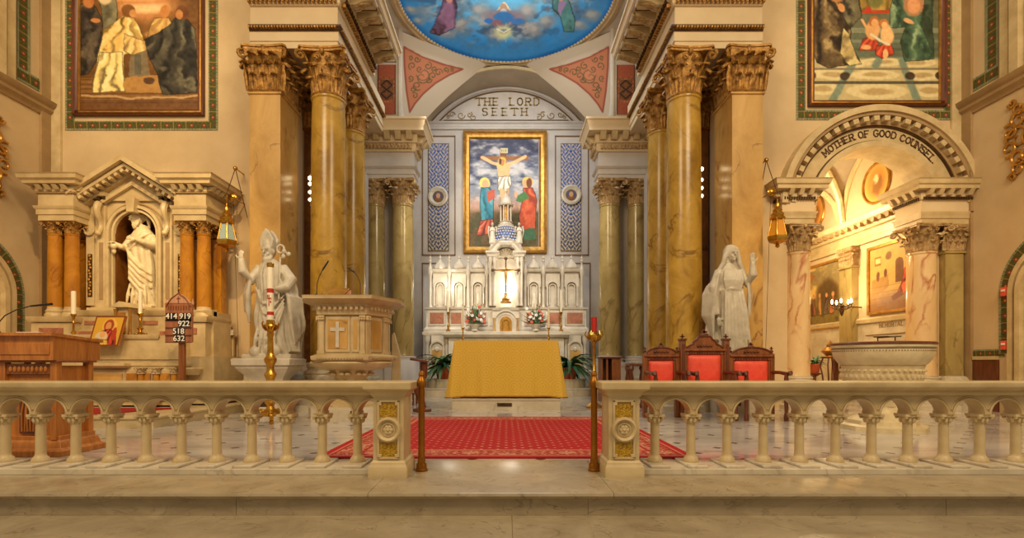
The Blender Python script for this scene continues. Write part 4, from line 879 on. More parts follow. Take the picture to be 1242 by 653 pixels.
# ------------------------------------------------------------------ the arch of the side chapel
t = thing('chapel_arch', (AX, WY, AZ), 'cream moulded archivolt with dentils and lettering over the chapel opening', 'arch')
def archband(name, r0, r1, y0, y1, m_, a0=.03, a1=PI-.03): return MB().rev_y(AX, AZ, [(r0, y0), (r1, y0), (r1, y1), (r0, y1)], a0, a1, 56).build(name, M[m_], t)
archband('outer_moulding', 1.72, 1.83, 9.24, WY+.0, 'stone'); archband('outer_moulding', 1.66, 1.72, 9.28, WY, 'stone_dark')
archband('bracket_bed', 1.52, 1.66, 9.38, WY, 'stone_dark'); archband('inscription_band', 1.25, 1.50, 9.43, WY, 'stone'); archband('inner_moulding', 1.13, 1.23, 9.37, WY+.46, 'stone'); archband('bead_moulding', 1.49, 1.525, 9.40, WY, 'bronze')
archband('inner_line', 1.235, 1.25, 9.41, WY, 'bronze')
for k in range(26):
    a = .08+(PI-.16)*k/25; mb = MB().boxc((0, 0, 0), (.10, .12, .085)); mb.xf(Matrix.Translation((AX+1.60*math.cos(a), 9.33, AZ+1.60*math.sin(a))) @ Matrix.Rotation(-(a-PI/2), 4, 'Y')); mb.build('bracket', M['stone'], t)
txt = 'MOTHER OF GOOD COUNSEL.'; gl = stroke_text(txt, .115, .10, 0)
wd = [.6 if c == ' ' else .45 if c == '.' else 1.25 if c == 'M' else 1 for c in txt]; tot = sum(wd); a_ = 2.36; span = a_-.66; acc = 0
for i, g in enumerate(gl):
    a = a_-span*(acc+wd[i]/2)/tot; acc += wd[i]
    if not g: continue
    R_ = 1.325; MM = Matrix.Translation((AX+R_*math.cos(a), 9.425, AZ+R_*math.sin(a))) @ Matrix.Rotation(-(a-PI/2), 4, 'Y') @ Matrix.Translation((-.05, 0, 0))
    letters_mb(g, .02, .012, MM).build('letter', M['letter_dark'], t, smooth=0)
# impost entablatures with their columns
for s, (x0, x1, lab) in enumerate(((4.81, 5.80, 'left'), (7.34, 8.44, 'right'))):
    t = thing('impost_block', ((x0+x1)/2, 9.5, 3.4), 'cream impost entablature with brackets, %s side of the chapel arch' % lab, 'entablature')
    q = .2; sq = [(x0+q, 9.1+q), (x1-q, 9.1+q), (x1-q, 9.93), (x0+q, 9.93)]
    if s: sq = [(x0+q, 9.1+q), (8.44, 9.1+q), (8.44, 9.93), (x0+q, 9.93)]
    z0 = 3.37
    MB().mould(sq, [(-.15, z0), (0, z0), (0, z0+.09), (.02, z0+.10), (.02, z0+.17), (.04, z0+.2), (.04, z0+.22), (-.1, z0+.22)], closed=True).build('architrave', M['stone'], t)
    MB().mould(sq, [(-.1, z0+.22), (0, z0+.22), (0, z0+.42), (.03, z0+.44), (.03, z0+.58), (-.1, z0+.58)], closed=True).build('frieze', M['plaster'], t)
    sq2 = sq+[sq[0]]; MB().blocks(sq2, .03, .03, z0+.43, z0+.48, .025, .02).build('dentil_course', M['bronze'], t); MB().blocks(sq2, .03, .13, z0+.5, z0+.6, .08, .10, .5).build('bracket_course', M['stone'], t)
    MB().mould(sq, [(-.1, z0+.58), (.16, z0+.60), (.16, z0+.66), (.19, z0+.68), (.20, z0+.75), (.22, z0+.77), (-.1, z0+.77)], closed=True).build('cornice', M['stone'], t)
column('chapel_column', (5.42, 9.52), .205, .45, .6, 2.88, 3.37, 'rose_marble', 'cap_pale', 'rose veined marble column at the left of the chapel arch', taper=.95)
column('chapel_column', (7.72, 9.52), .235, .45, .6, 2.88, 3.37, 'rose_marble', 'cap_pale', 'brightly lit rose veined column behind the baptismal font', taper=.95)
pilaster('chapel_pilaster', 8.03, 8.36, 9.36, 9.62, .45, .6, 2.88, 3.37, 'green_marble', 'cap_pale', 'gold veined marble pilaster right of the brightly lit column')
# ------------------------------------------------------------------ the side chapel beyond
CXL, CXR, CYB = 4.5, 8.0, 14.4
struct(MB().box(CXR, CXR+.3, WY+.45, CYB, 0, 6.6), 'wall_chapel_right', M['plaster'])
struct(MB().box(CXL-.1, CXL, WY+.45, CYB, 0, 6.6), 'wall_chapel_left', M['plaster'])
struct(MB().box(CXL, CXR+.3, CYB, CYB+.2, 0, 6.6), 'wall_chapel_back', M['plaster'])
struct(MB().box(CXR-.02, CXR, WY+.45, CYB, 0, 1.72), 'trim_140', M['marble'])
struct(MB().mould([(CXR-.02, CYB), (CXR-.02, WY+.45)], [(0, 1.72), (.04, 1.72), (.05, 1.8), (0, 1.84)]), 'trim_141', M['stone'])
struct(MB().box(CXR-.035, CXR-.018, 10.05, 11.35, 1.44, 1.455), 'trim_142', M['line'])
struct(MB().mould([(CXR, CYB), (CXR, WY+.45)], [(0, 3.5), (.05, 3.5), (.05, 3.6), (.02, 3.62), (.02, 3.78), (.08, 3.8), (.10, 3.86), (.10, 3.9), (.22, 3.96), (.24, 4.02), (.25, 4.06), (0, 4.06)]), 'trim_143', M['stone'])
struct(MB().blocks([(CXR, CYB), (CXR, WY+.45)], .08, .12, 3.86, 3.955, .09, .12), 'trim_144', M['stone_dark'])
bays = [(9.95, 12.15), (12.15, 14.35)]
mb = MB()
for y0, y1 in bays:                       # groin vault
    n = 28; W2, D2 = (CXR-CXL)/2, (y1-y0)/2; g = []
    for i in range(n+1):
        for j in range(n+1):
            u, v = i/n*2-1, j/n*2-1; hz = max(math.sqrt(max(0, 1-u*u)), math.sqrt(max(0, 1-v*v)))*1.55
            g.append(((CXL+CXR)/2+u*W2, (y0+y1)/2+v*D2, 4.1+hz))
    mb.add(g, [(i*(n+1)+j, i*(n+1)+j+1, (i+1)*(n+1)+j+1, (i+1)*(n+1)+j) for i in range(n) for j in range(n)])
struct(mb, 'ceiling_chapel', M['vault'], fixn=False, smooth=20)
k = 150
for y0, y1 in bays:
    cy = (y0+y1)/2; D2 = (y1-y0)/2; W2 = (CXR-CXL)/2
    for q in (0, 1):
        pts = []
        for t_ in np.linspace(0, 1, 28):
            u = t_*2-1; pts.append(((CXL+CXR)/2+u*W2*.99, cy+(u if q else -u)*D2*.99, 4.05+math.sqrt(max(0, 1-u*u))*1.55))
        struct(MB().tube(pts, .075, 8), 'trim_%d' % k, M['stone']); k += 1
    # wall rib and painted oval in the lunette
    pts = [(CXR-.03, cy+D2*.97*math.cos(a), 4.1+1.5*math.sin(a)) for a in np.linspace(0, PI, 30)]
    struct(MB().tube(pts, .06, 8), 'trim_%d' % k, M['stone']); k += 1
    pts = [(CXR-.02, cy+D2*.36*math.cos(a), 4.72+.42*math.sin(a)) for a in np.linspace(0, 2*PI, 30)]
    struct(MB().tube(pts, .03, 6), 'trim_%d' % k, M['gilt']); k += 1
    p = Pic(-1, 1, -1, 1, .05, (226,170,90)); p.ell(0, 0, .7, .75, (206,140,70), .3); p.warp(.2, 3); p.ell(-.1, .1, .4, .5, (150,104,60), .3); p.ell(0, -.3, .2, .2, (236,200,150), .3)
    pstruct(p.surf('trim_%d' % k, lambda x, y: (np.full(x.shape, CXR-.012), cy+D2*.36*x, 4.72-.42*y), 'paint_matt', mask=lambda x, y: np.hypot(x, y) < .98)); k += 1
# back wall of the chapel: gold leaf-patterned segment and round arch
t = thing('painted_arch_panel', (5.9, CYB-.02, 4.0), 'gold leaf-patterned curved panel high on the chapel end wall', 'wall panel')
p = red_ornament(0, 40, 0, 40, (200,146,54), (90,84,44), .7, .35); p.surf('panel', lambda x, y: (5.2+x/40*1.9, np.full(x.shape, CYB-.01), 5.5-y/40*1.35), 'paint_matt', t, mask=lambda x, y: (np.hypot(x-20, y-40) < 38) & (np.hypot(x-20, y-40) > 18))
MB().rev_y(6.15, 4.15, [(1.32, CYB-.08), (1.40, CYB-.08), (1.40, CYB), (1.32, CYB)], 0, PI, 30).build('moulding', M['stone'], t)
MB().rev_y(6.15, 4.15, [(.80, CYB-.08), (.86, CYB-.08), (.86, CYB), (.80, CYB)], 0, PI, 30).build('moulding', M['stone'], t)
pilaster('chapel_pilaster', 7.84, 8.02, 11.62, 12.05, 0.3, .45, 3.05, 3.5, 'green_marble', 'cap_pale', 'veined marble pilaster between the two chapel paintings')
def chapel_picture(y0, y1, z0, z1, fn, label):
    t = thing('chapel_painting', (CXR-.03, (y0+y1)/2, z0), label, 'painting'); w, h = 80, 100
    if y1-y0 > 1.4: w = 110
    fn(w, h).surf('canvas', lambda x, y: (np.full(x.shape, CXR-.03), y1-x/w*(y1-y0), z1-y/h*(z1-z0)), 'paint', t)
    mb = MB(); b_ = .06
    for a in ((y0-b_, y0, z0-b_, z1+b_), (y1, y1+b_, z0-b_, z1+b_), (y0, y1, z0-b_, z0), (y0, y1, z1, z1+b_)): mb.box(CXR-.06, CXR, *a)
    mb.build('frame', M['gilt'], t)
dd = thing('dado_inscription', (CXR-.022, 10.6, 1.62), 'faint carved letters MEMORIAL on the chapel dado below the room painting', 'inscription')
for i, g in enumerate(stroke_text('MEMORIAL', .085, .07, 0)):
    mbx = letters_mb(g, .012, .006, Matrix.Translation((CXR-.024, 10.95-i*.085, 1.60)) @ Matrix.Rotation(-PI/2, 4, 'Z')); mbx.build('letter', M['stone_dark'], dd, smooth=0)
chapel_picture(10.0, 11.22, 1.95, 3.3, pic_interior, 'chapel painting of a red-robed figure in a room, behind the font column')
chapel_picture(12.2, 13.9, 1.75, 3.3, pic_landscape, 'chapel painting of a golden landscape, left of the chapel pilaster')
# ------------------------------------------------------------------ communion rails
RY = 4.05
def balu():
    mb = MB().lathe([(.062, 0), (.062, .012), (.058, .018), (.055, .03), (.043, .042), (.036, .055), (.035, .07), (.033, .30), (.036, .302), (.036, .31), (.038, .315), (.045, .345), (.052, .36), (.056, .363)], seg=28)
    mb.prism([(-.062, -.062), (.062, -.062), (.062, .062), (-.062, .062)], .358, .378, 'z')
    for k in range(8):
        a = PI/8+k*PI/4; mb.ell((.044*math.cos(a), .044*math.sin(a), .335), (.014, .014, .028), 8, 6)
    for cx in (-1, 1):
        for cy in (-1, 1): mb.ell((cx*.048, cy*.048, .35), .014, 8, 6)
    return mb
def rail(s, n, pitch, label):
    side = 'left' if s < 0 else 'right'
    t = thing('communion_rail', (s*3, RY, 0), label, 'railing')
    x_in = 1.0                              # where the pier ends
    def X(v): return s*v
    xe = x_in+n*pitch+.3
    def pth(a, b): return [(min(X(a), X(b)), RY-.0), (max(X(a), X(b)), RY)]
    # base course with sunk panels
    mb = MB().box(*sorted((X(x_in), X(xe))), 3.87, 4.23, 0, .045); mb.build('plinth', M['marble'], t, bevel=.004)
    c0 = x_in+.175
    cs = [c0-.0+k*pitch for k in range(n+1)]
    proto = None
    for k in range(n):
        cx = X(cs[k])
        f = MB().box(cx-.075, cx+.075, 3.89, 4.21, .045, .067).build('footing', M['marble'], t, bevel=.006)
        if proto is None: proto = balu().build('baluster', M['stone'], None); proto.parent = t; proto.matrix_parent_inverse = t.matrix_basis.inverted(); proto.location = (cx, RY, .067)
        else:
            o = proto.copy(); COL.objects.link(o); o.location = (cx, RY, .067)
    # arcade: spandrels cut by semicircles, with moulded rings
    zs, r, top = .445, .118, .60
    poly = []
    mids = [x_in+.175-pitch/2+pitch*k for k in range(n+1)]
    # build each spandrel bay as one wall from the arcs
    for side_y in (0,):
        poly.append((x_in, top)); poly.append((x_in, zs))
        for k, m in enumerate(mids[1:] if False else mids):
            lo, hi = max(m-r, x_in+.002), m+r
            for a in np.linspace(PI, 0, 25):
                x = m+r*math.cos(a)
                if x > x_in+.004: poly.append((x, zs+r*math.sin(a)))
        poly.append((mids[-1]+pitch/2, zs)); poly.append((mids[-1]+pitch/2, top))
    poly = [(X(a), b) for a, b in poly]
    MB().prism(poly, RY-.062, RY+.062).build('arcade', M['stone'], t, smooth=25)
    for m in mids:
        a0, a1 = .0, PI
        mb = MB()
        if m-r-.02 < x_in: 
            a_ = math.acos(max(-1, min(1, (x_in-m)/(r+.01)))); a0, a1 = (0, a_) if s > 0 else (PI-a_, PI)
        mb.rev_y(X(m), zs, [(r, RY-.075), (r+.008, RY-.078), (r+.014, RY-.072), (r+.014, RY-.05), (r, RY-.05)], a0, a1, 30)
        mb.rev_y(X(m), zs, [(r+.018, RY-.07), (r+.024, RY-.072), (r+.03, RY-.06), (r+.03, RY-.05), (r+.018, RY-.05)], max(a0, .28), min(a1, PI-.28), 26)
        mb.build('arch_moulding', M['stone'], t)
    # impost blocks above the balusters
    for k in range(n): MB().box(X(cs[k])-.028, X(cs[k])+.028, RY-.07, RY+.07, zs-.001, zs+.02).build('impost', M['stone'], t)
    # cap rail
    a, b = x_in-.02, xe
    prof = [(0, .592), (.085, .592), (.10, .60), (.105, .615), (.10, .63), (.125, .64), (.15, .655), (.155, .665), (.155, .695), (.15, .702), (0, .702)]
    mb = MB().mould(pth(a, b), prof); mb2 = MB().mould(pth(a, b)[::-1], prof); mb.merge(mb2); mb.build('cap_rail', M['stone'], t, bevel=0)
    # pier
    px = X(.872)
    return t, px
def pier(t, s, px):
    y0, y1 = 3.79, 4.05; cy = 3.93; hw = .113; hd = .14
    sq = [(px-hw, cy-hd), (px+hw, cy-hd), (px+hw, cy+hd), (px-hw, cy+hd)]
    b = MB().mould(sq, [(.03, 0), (.03, .075), (.024, .085), (.018, .10), (.016, .11), (0, .125), (0, .594)], closed=True).build('pier', M['stone'], t)
    MB().mould(sq, [(0, .592), (.008, .60), (.018, .615), (.02, .63), (.04, .64), (.06, .655), (.062, .665), (.062, .70), (.055, .706), (-.05, .706)], closed=True).build('pier_cap', M['stone'], b)
    fy = cy-hd
    # raised frame around two mosaic panels with a round boss between them
    for z0, z1 in ((.445, .555), (.15, .26)):
        p = Pic(0, 30, 0, 30, .8, (176,134,30)); p.mix((fbm(p.x, p.y, .5, 4) > .52).astype(float), (124,92,24), .8); p.mix((fbm(p.x, p.y, .8, 14) > .6).astype(float), (214,176,66), .8)
        p.surf('gold_mosaic', lambda x, y: (px-.062+x/30*.124, np.full(x.shape, fy-.002), z1-y/30*(z1-z0)), 'paint', b)
    mb = MB()
    for a, c in ((-.082, -.066), (.066, .082)): mb.box(px+a, px+c, fy-.01, fy, .14, .57)
    for a, c in ((.557, .572), (.135, .15)): mb.box(px-.082, px+.082, fy-.01, fy, a, c)
    for z in (.545, .16):
        for q in (-1, 1): mb.box(*sorted((px+q*.05, px+q*.07)), fy-.012, fy, z-.012, z+.012)
    mb.build('panel_frame', M['stone'], b, bevel=.002)
    r = MB().lathe([(.095, 0), (.095, .012), (.088, .026), (.078, .03), (.068, .022), (.060, .008), (.001, .006)], seg=40)
    r.xf(Matrix.Translation((px, fy, .352)) @ Matrix.Rotation(PI/2, 4, 'X')); ro = r.build('boss_ring', M['stone'], b)
    m = MB(); 
    for k in range(6):
        a = k*PI/3; m.ell((.022*math.cos(a), .022*math.sin(a), .012), (.016, .016, .008), 8, 6)
    m.ell((0, 0, .014), (.015, .015, .012), 10, 6)
    m.lathe([(.052, .006), (.052, .014), (.045, .016), (.043, .007)], seg=30)
    m.xf(Matrix.Translation((px, fy, .352)) @ Matrix.Rotation(PI/2, 4, 'X')); m.build('rosette', M['stone'], ro)
tl, px = rail(-1, 13, .2785, 'cream marble communion rail of small arches, on the lectern side'); pier(tl, -1, px)
tr, px = rail(1, 13, .2855, 'cream marble communion rail of small arches, in front of the red chairs and font'); pier(tr, 1, px)
# brass gate posts
for x, lb in ((-.665, 'brass gate post standing beside the pier of the left rail'), (.69, 'brass gate post standing beside the pier of the right rail')):
    t = thing('gate_post', (x, 4.02, 0), lb, 'post')
    local(t, MB().lathe([(.048, 0), (.05, .012), (.042, .02), (.04, .05), (.036, .06)], seg=24), 'foot', M['post_brass'])
    local(t, MB().lathe([(.03, .05), (.03, .11), (.026, .12), (.0245, .66), (.026, .665)], seg=24), 'shaft', M['post_brass'])
    local(t, MB().lathe([(.034, .66), (.038, .67), (.038, .70), (.03, .715), (.02, .74), (.026, .755), (.02, .775), (.004, .785)], seg=24), 'finial', M['post_brass'])
    local(t, MB().boxc((0, -.03, .06), (.03, .02, .09)), 'latch', M['post_brass'])
# ------------------------------------------------------------------ red carpet
cw, cy0, cy1 = 1.68, 4.52, 7.9
p = Pic(0, 336, 0, 338, 1.15, (176,34,34)); x, y = p.x, p.y
d = np.minimum(np.minimum(x, 336-x), np.minimum(y, 338-y))
dot = ((np.abs(((x+y) % 16)-8) < 2.0) & (np.abs(((x-y) % 16)-8) < 2.0)); p.mix((dot & (d > 40)).astype(float), (214,150,120), .9)
p.mix(((d > 8) & (d < 36)).astype(float), (160,30,30)); f = np.sin(x*.35+np.sin(y*.3)*2)*np.sin(y*.35+np.sin(x*.28)*2)
p.mix((((d > 11) & (d < 33)) & (np.abs(f) < .22)).astype(float), (214,160,120), .8); p.mix((((d > 11) & (d < 33)) & (f > .75)).astype(float), (226,190,150), .9)
for q in (8, 36, 39): p.mix((np.abs(d-q) < 1.2).astype(float), (206,130,96), .9)
p.grain(6, .5)
t = thing('carpet', (0, 6.2, 0), 'red carpet with cream dots and scroll border, lying before the altar', 'carpet')
p.surf('pile', lambda x, y: (-cw+x/336*2*cw, cy1-y/338*(cy1-cy0), np.full(x.shape, .014)), 'paint_matt', t)
MB().box(-cw-.005, cw+.005, cy0-.005, cy1+.005, 0.0005, .012).build('backing', M['red_carpet'], t)
# ------------------------------------------------------------------ the freestanding altar
AY = 9.1
t = thing('altar_platform', (0, AY+.5, 0), 'low white marble platform with a small bronze plaque under the gold-draped altar', 'platform')
MB().mould([(-.96, AY), (.96, AY), (.96, AY+1.3), (-.96, AY+1.3)], [(0, 0), (0, .17), (.015, .175), (.015, .195), (-.05, .2)], closed=True).build('block', M['marble'], t)
MB().boxc((-.03, AY-.006, .10), (.26, .014, .06)).build('plaque', M['bronze'], t)
alt = thing('altar_table', (0, AY+.7, .2), 'freestanding altar table hidden beneath the gold cloth', 'altar')
MB().box(-.86, .86, AY+.35, AY+1.05, .2, 1.20).build('support', M['marble'], alt)
MB().box(-.93, .93, AY+.22, AY+1.18, 1.20, 1.245).build('table_top', M['marble'], alt)
mb = MB(); 
X0, X1, Y0, Y1, ZT, ZB = -.945, .945, AY+.2, AY+1.2, 1.25, .235
per = []; m = 46
def rr_(t):   # around the table edge
    P_ = [(X0, Y1), (X0, Y0), (X1, Y0), (X1, Y1)]; Ls = [Y1-Y0, X1-X0, Y1-Y0]; T = t*sum(Ls)
    for i, l in enumerate(Ls):
        if T <= l+1e-9: a, b = P_[i], P_[i+1]; q = T/l; return a[0]+(b[0]-a[0])*q, a[1]+(b[1]-a[1])*q, i, q
        T -= l
    return X1, Y1, 2, 1
nn_, nz = 260, 22; vs = []; fs = []
for j in range(nz+1):
    h = j/nz
    for i in range(nn_+1):
        x, y, sd, q = rr_(i/nn_)
        T = i/nn_*3.9
        w = .020*math.sin(T*9)*h+.012*math.sin(T*21+1)*h
        if sd == 0: o = (-1, 0)
        elif sd == 1: o = (0, -1)
        else: o = (1, 0)
        L1, tot_ = 1.0, 3.89; dc = min(abs(T/3.9*tot_-1.0), abs(T/3.9*tot_-1.0-1.89)); cor = math.exp(-(dc/.13)**2)
        fl = .025*h+w*(1-cor)+.05*cor*h**1.1+.035*math.sin(dc*26)*h*math.exp(-dc*3)
        cxn = (-1 if T/3.9*tot_ < 1.9 else 1)*cor*.75
        ox, oy = o[0]+cxn*(sd == 1), o[1]-cor*.75*(sd != 1)
        side = .10*h if sd != 1 else .0
        xx = x+(ox*fl if sd == 1 else ox*(fl+.03*h)); xx += (1 if x > 0 else -1)*h*.035*min(1, abs(x)/X1)**4
        vs.append((xx, y+oy*fl-(.0), ZT-(ZT-ZB)*h-.02*cor*h))
n0 = len(vs)
fs = [(j*(nn_+1)+i, (j+1)*(nn_+1)+i, (j+1)*(nn_+1)+i+1, j*(nn_+1)+i+1) for j in range(nz) for i in range(nn_)]
mb.add(vs, fs); mb.add([(X0, Y0, ZT), (X1, Y0, ZT), (X1, Y1, ZT), (X0, Y1, ZT)], [(0, 1, 2, 3)])
dm_ = mat('gold_damask', (206,156,36), .42, spec=.4); bs = dm_.node_tree.nodes['Principled BSDF']; bs.inputs['Sheen Weight'].default_value = .3
tc = N(dm_, 'ShaderNodeTexCoord'); sx = N(dm_, 'ShaderNodeSeparateXYZ'); L(dm_, tc.outputs['Object'], sx.inputs[0])
def M2(op, a, b_=None, v=None):
    n = N(dm_, 'ShaderNodeMath', operation=op); L(dm_, a, n.inputs[0])
    if b_ is not None: L(dm_, b_, n.inputs[1])
    elif v is not None: n.inputs[1].default_value = v
    return n.outputs[0]
cb = N(dm_, 'ShaderNodeCombineXYZ'); L(dm_, M2('ADD', sx.outputs[0], M2('MULTIPLY', sx.outputs[1], v=.5)), cb.inputs[0]); L(dm_, sx.outputs[2], cb.inputs[1])
def scell(sock, per): return M2('ABSOLUTE', M2('SUBTRACT', M2('FRACT', M2('DIVIDE', sock, v=per)), v=.5))
U, V = scell(cb.outputs[0] if False else M2('ADD', sx.outputs[0], v=20), .26), scell(M2('ADD', sx.outputs[2], v=20), .26)
rad_ = M2('SQRT', M2('ADD', M2('MULTIPLY', U, U), M2('MULTIPLY', V, V))); rings_ = M2('SINE', M2('MULTIPLY', rad_, v=34))
ns = N(dm_, 'ShaderNodeTexNoise', Scale=40, Detail=3); L(dm_, tc.outputs['Object'], ns.inputs['Vector'])
pat = M2('GREATER_THAN', M2('ADD', rings_, M2('MULTIPLY', ns.outputs['Fac'], v=1.2)), v=.85)
mx = N(dm_, 'ShaderNodeMixRGB'); L(dm_, M2('MULTIPLY', pat, v=.3), mx.inputs[0]); mx.inputs[1].default_value = (*lin((222,180,66)), 1); mx.inputs[2].default_value = (*lin((190,146,44)), 1); L(dm_, mx.outputs[0], bs.inputs['Base Color'])
cl = thing('altar_cloth', (0, AY+.7, 1.25), 'gold damask cloth draped to the platform over the altar', 'cloth')
mb.build('drape', dm_, cl, fixn=False, smooth=60)
# fringe along the hem
hem = [vs[nz*(nn_+1)+i] for i in range(nn_+1)]; MB().tube(hem, .012, 6).build('fringe', M['gilt'], cl)
# ------------------------------------------------------------------ candles and candlesticks
def stick_prof(h, r): return [(r, 0), (r, h*.03), (r*.75, h*.07), (r*.32, h*.12), (r*.26, h*.2), (r*.5, h*.26), (r*.52, h*.3), (r*.22, h*.36), (r*.18, h*.62), (r*.34, h*.68), (r*.2, h*.74), (r*.22, h*.84), (r*.5, h*.93), (r*.62, h*.985), (r*.6, h), (r*.2, h*.99)]
def candlestick(loc, h, r, ch, cr, label, group=None, name='candlestick'):
    t = thing(name, loc, label, 'candlestick', group)
    local(t, MB().lathe(stick_prof(h, r), seg=20), 'stick', M['brass'])
    for k in range(3):
        a = k*2*PI/3+.5; local(t, MB().ell((r*.9*math.cos(a), r*.9*math.sin(a), r*.12), r*.22, 8, 6), 'foot', M['brass'])
    c = local(t, MB().lathe([(cr, h*.98), (cr, h+ch-.01), (cr*.6, h+ch), (.003, h+ch-.004)], seg=16), 'candle', M['wax']); local(c, MB().tube([(0, 0, h+ch-.01), (0, .002, h+ch+.012)], .0022, 5), 'wick', M['dark']) 
    return t
for x, lb in ((561.5, 'brass candlestick with short white candle, left of the two behind the gold altar'), (665.5, 'brass candlestick with short white candle, right of the two behind the gold altar')):
    Y = AY+1.05; candlestick((atx(x, Y), Y, 1.252), .29, .055, .37, .02, lb)
# ------------------------------------------------------------------ paschal candle
Y = 7.2; t = thing('paschal_candlestick', (atx(328, Y), Y, 0), 'tall ornate gilt candlestick with a thick red-banded candle, before the bishop statue', 'candlestick')
h = atz(387, Y)
local(t, MB().lathe([(.13, .10), (.14, .12), (.12, .15), (.06, .19), (.045, .24), (.08, .30), (.085, .34), (.05, .40), (.04, .46), (.06, .50), (.045, .54), (.055, .62), (.08, .68), (.05, .74), (.045, .80), (.075, .86), (.08, .9), (.05, .95), (.04, 1.0), (.035, 1.2), (.045, 1.24), (.04, 1.28), (.05, 1.3), (.09, 1.36), (.085, 1.38), (.055, 1.39), (.055, 1.44), (.03, h)], seg=28, rad=lambda a, z: 1+.06*math.sin(a*8)), 'stem', M['brass'])
for k in range(3):
    a = k*2*PI/3-PI/2+.5; d = Vector((math.cos(a), math.sin(a), 0)); mb = MB().tube([d*.05+Vector((0, 0, .16)), d*.13+Vector((0, 0, .17)), d*.19+Vector((0, 0, .11)), d*.18+Vector((0, 0, .05)), d*.23+Vector((0, 0, .02))], [.03, .035, .03, .025, .03], 8); mb.ell(tuple(d*.2+Vector((0, 0, .12))), .03, 8, 6); local(t, mb, 'foot', M['brass'])
for k in range(8):
    a = k*PI/4; d = Vector((math.cos(a), math.sin(a), 0)); local(t, MB().tube([d*.06+Vector((0, 0, 1.3)), d*.10+Vector((0, 0, 1.34)), d*.115+Vector((0, 0, 1.40)), d*.10+Vector((0, 0, 1.43))], [.012, .012, .01, .004], 6), 'crown_leaf', M['brass'])
zt = atz(319, Y); cr = .044
c = local(t, MB().lathe([(cr, h-.05), (cr, zt-.06)], seg=28), 'candle', M['wax'])
for z0, z1 in ((atz(355.5, Y), atz(350.5, Y)), (atz(382.5, Y), atz(378.5, Y))): local(c, MB().lathe([(cr+.002, z0), (cr+.002, z1)], seg=28), 'red_band', M['wax_red'])
mb = MB(); zc = atz(365, Y); mb.boxc((0, -cr-.001, zc), (.011, .006, .16)); mb.boxc((0, -cr-.001, zc+.03), (.06, .012, .012)); mb.boxc((-.02, -cr+.004, zc+.06), (.014, .008, .03)); mb.boxc((.02, -cr+.004, zc-.02), (.014, .008, .03)); local(c, mb, 'red_cross', M['wax_red'])
local(t, MB().lathe([(cr+.003, zt-.065), (cr+.004, zt-.05), (cr+.006, zt-.015), (cr-.005, zt), (.012, zt+.004)], seg=28, rad=lambda a, z: 1+.02*math.sin(a*12)), 'cap', M['brass'])
# ------------------------------------------------------------------ pulpit
pg = [(-3.0, 7.5), (-1.97, 7.5), (-1.68, 8.15), (-1.72, 8.75), (-3.1, 8.75), (-3.22, 8.1)]
pc = Vector((-2.46, 8.12))
def off(poly, d): 
    out = []; n = len(poly)
    for i in range(n):
        a, b_, c = Vector(poly[i-1]), Vector(poly[i]), Vector(poly[(i+1) % n]); d1, d2 = (b_-a).normalized(), (c-b_).normalized()
        n1, n2 = Vector((d1.y, -d1.x)), Vector((d2.y, -d2.x)); m_ = (n1+n2).normalized(); out.append(tuple(b_+m_*d/max(.4, m_.dot(n1))))
    return out
t = thing('pulpit', (pc.x, pc.y, 0), 'white marble pulpit with gold marble panels and a white cross on its front', 'pulpit')
body = off(pg, -.24)
z_top = 1.845
MB().mould(off(pg, -.2), [(0, z_top-.16), (.02, z_top-.155), (.03, z_top-.12), (.09, z_top-.09), (.16, z_top-.06), (.19, z_top-.05), (.19, z_top-.02), (.2, z_top), (-.1, z_top)], closed=True).build('top_slab', M['stone'], t)
bl = body+[body[0]]; MB().blocks(bl, .04, .05, z_top-.20, z_top-.155, .04, .04).build('dentil_course', M['stone'], t)
MB().mould(body, [(.0, z_top-.28), (.03, z_top-.27), (.04, z_top-.2), (.05, z_top-.15)], closed=True).build('frieze', M['stone'], t)
zb = .98
MB().mould(body, [(-.02, zb), (-.02, z_top-.2)], closed=True).build('core', M['stone'], t)
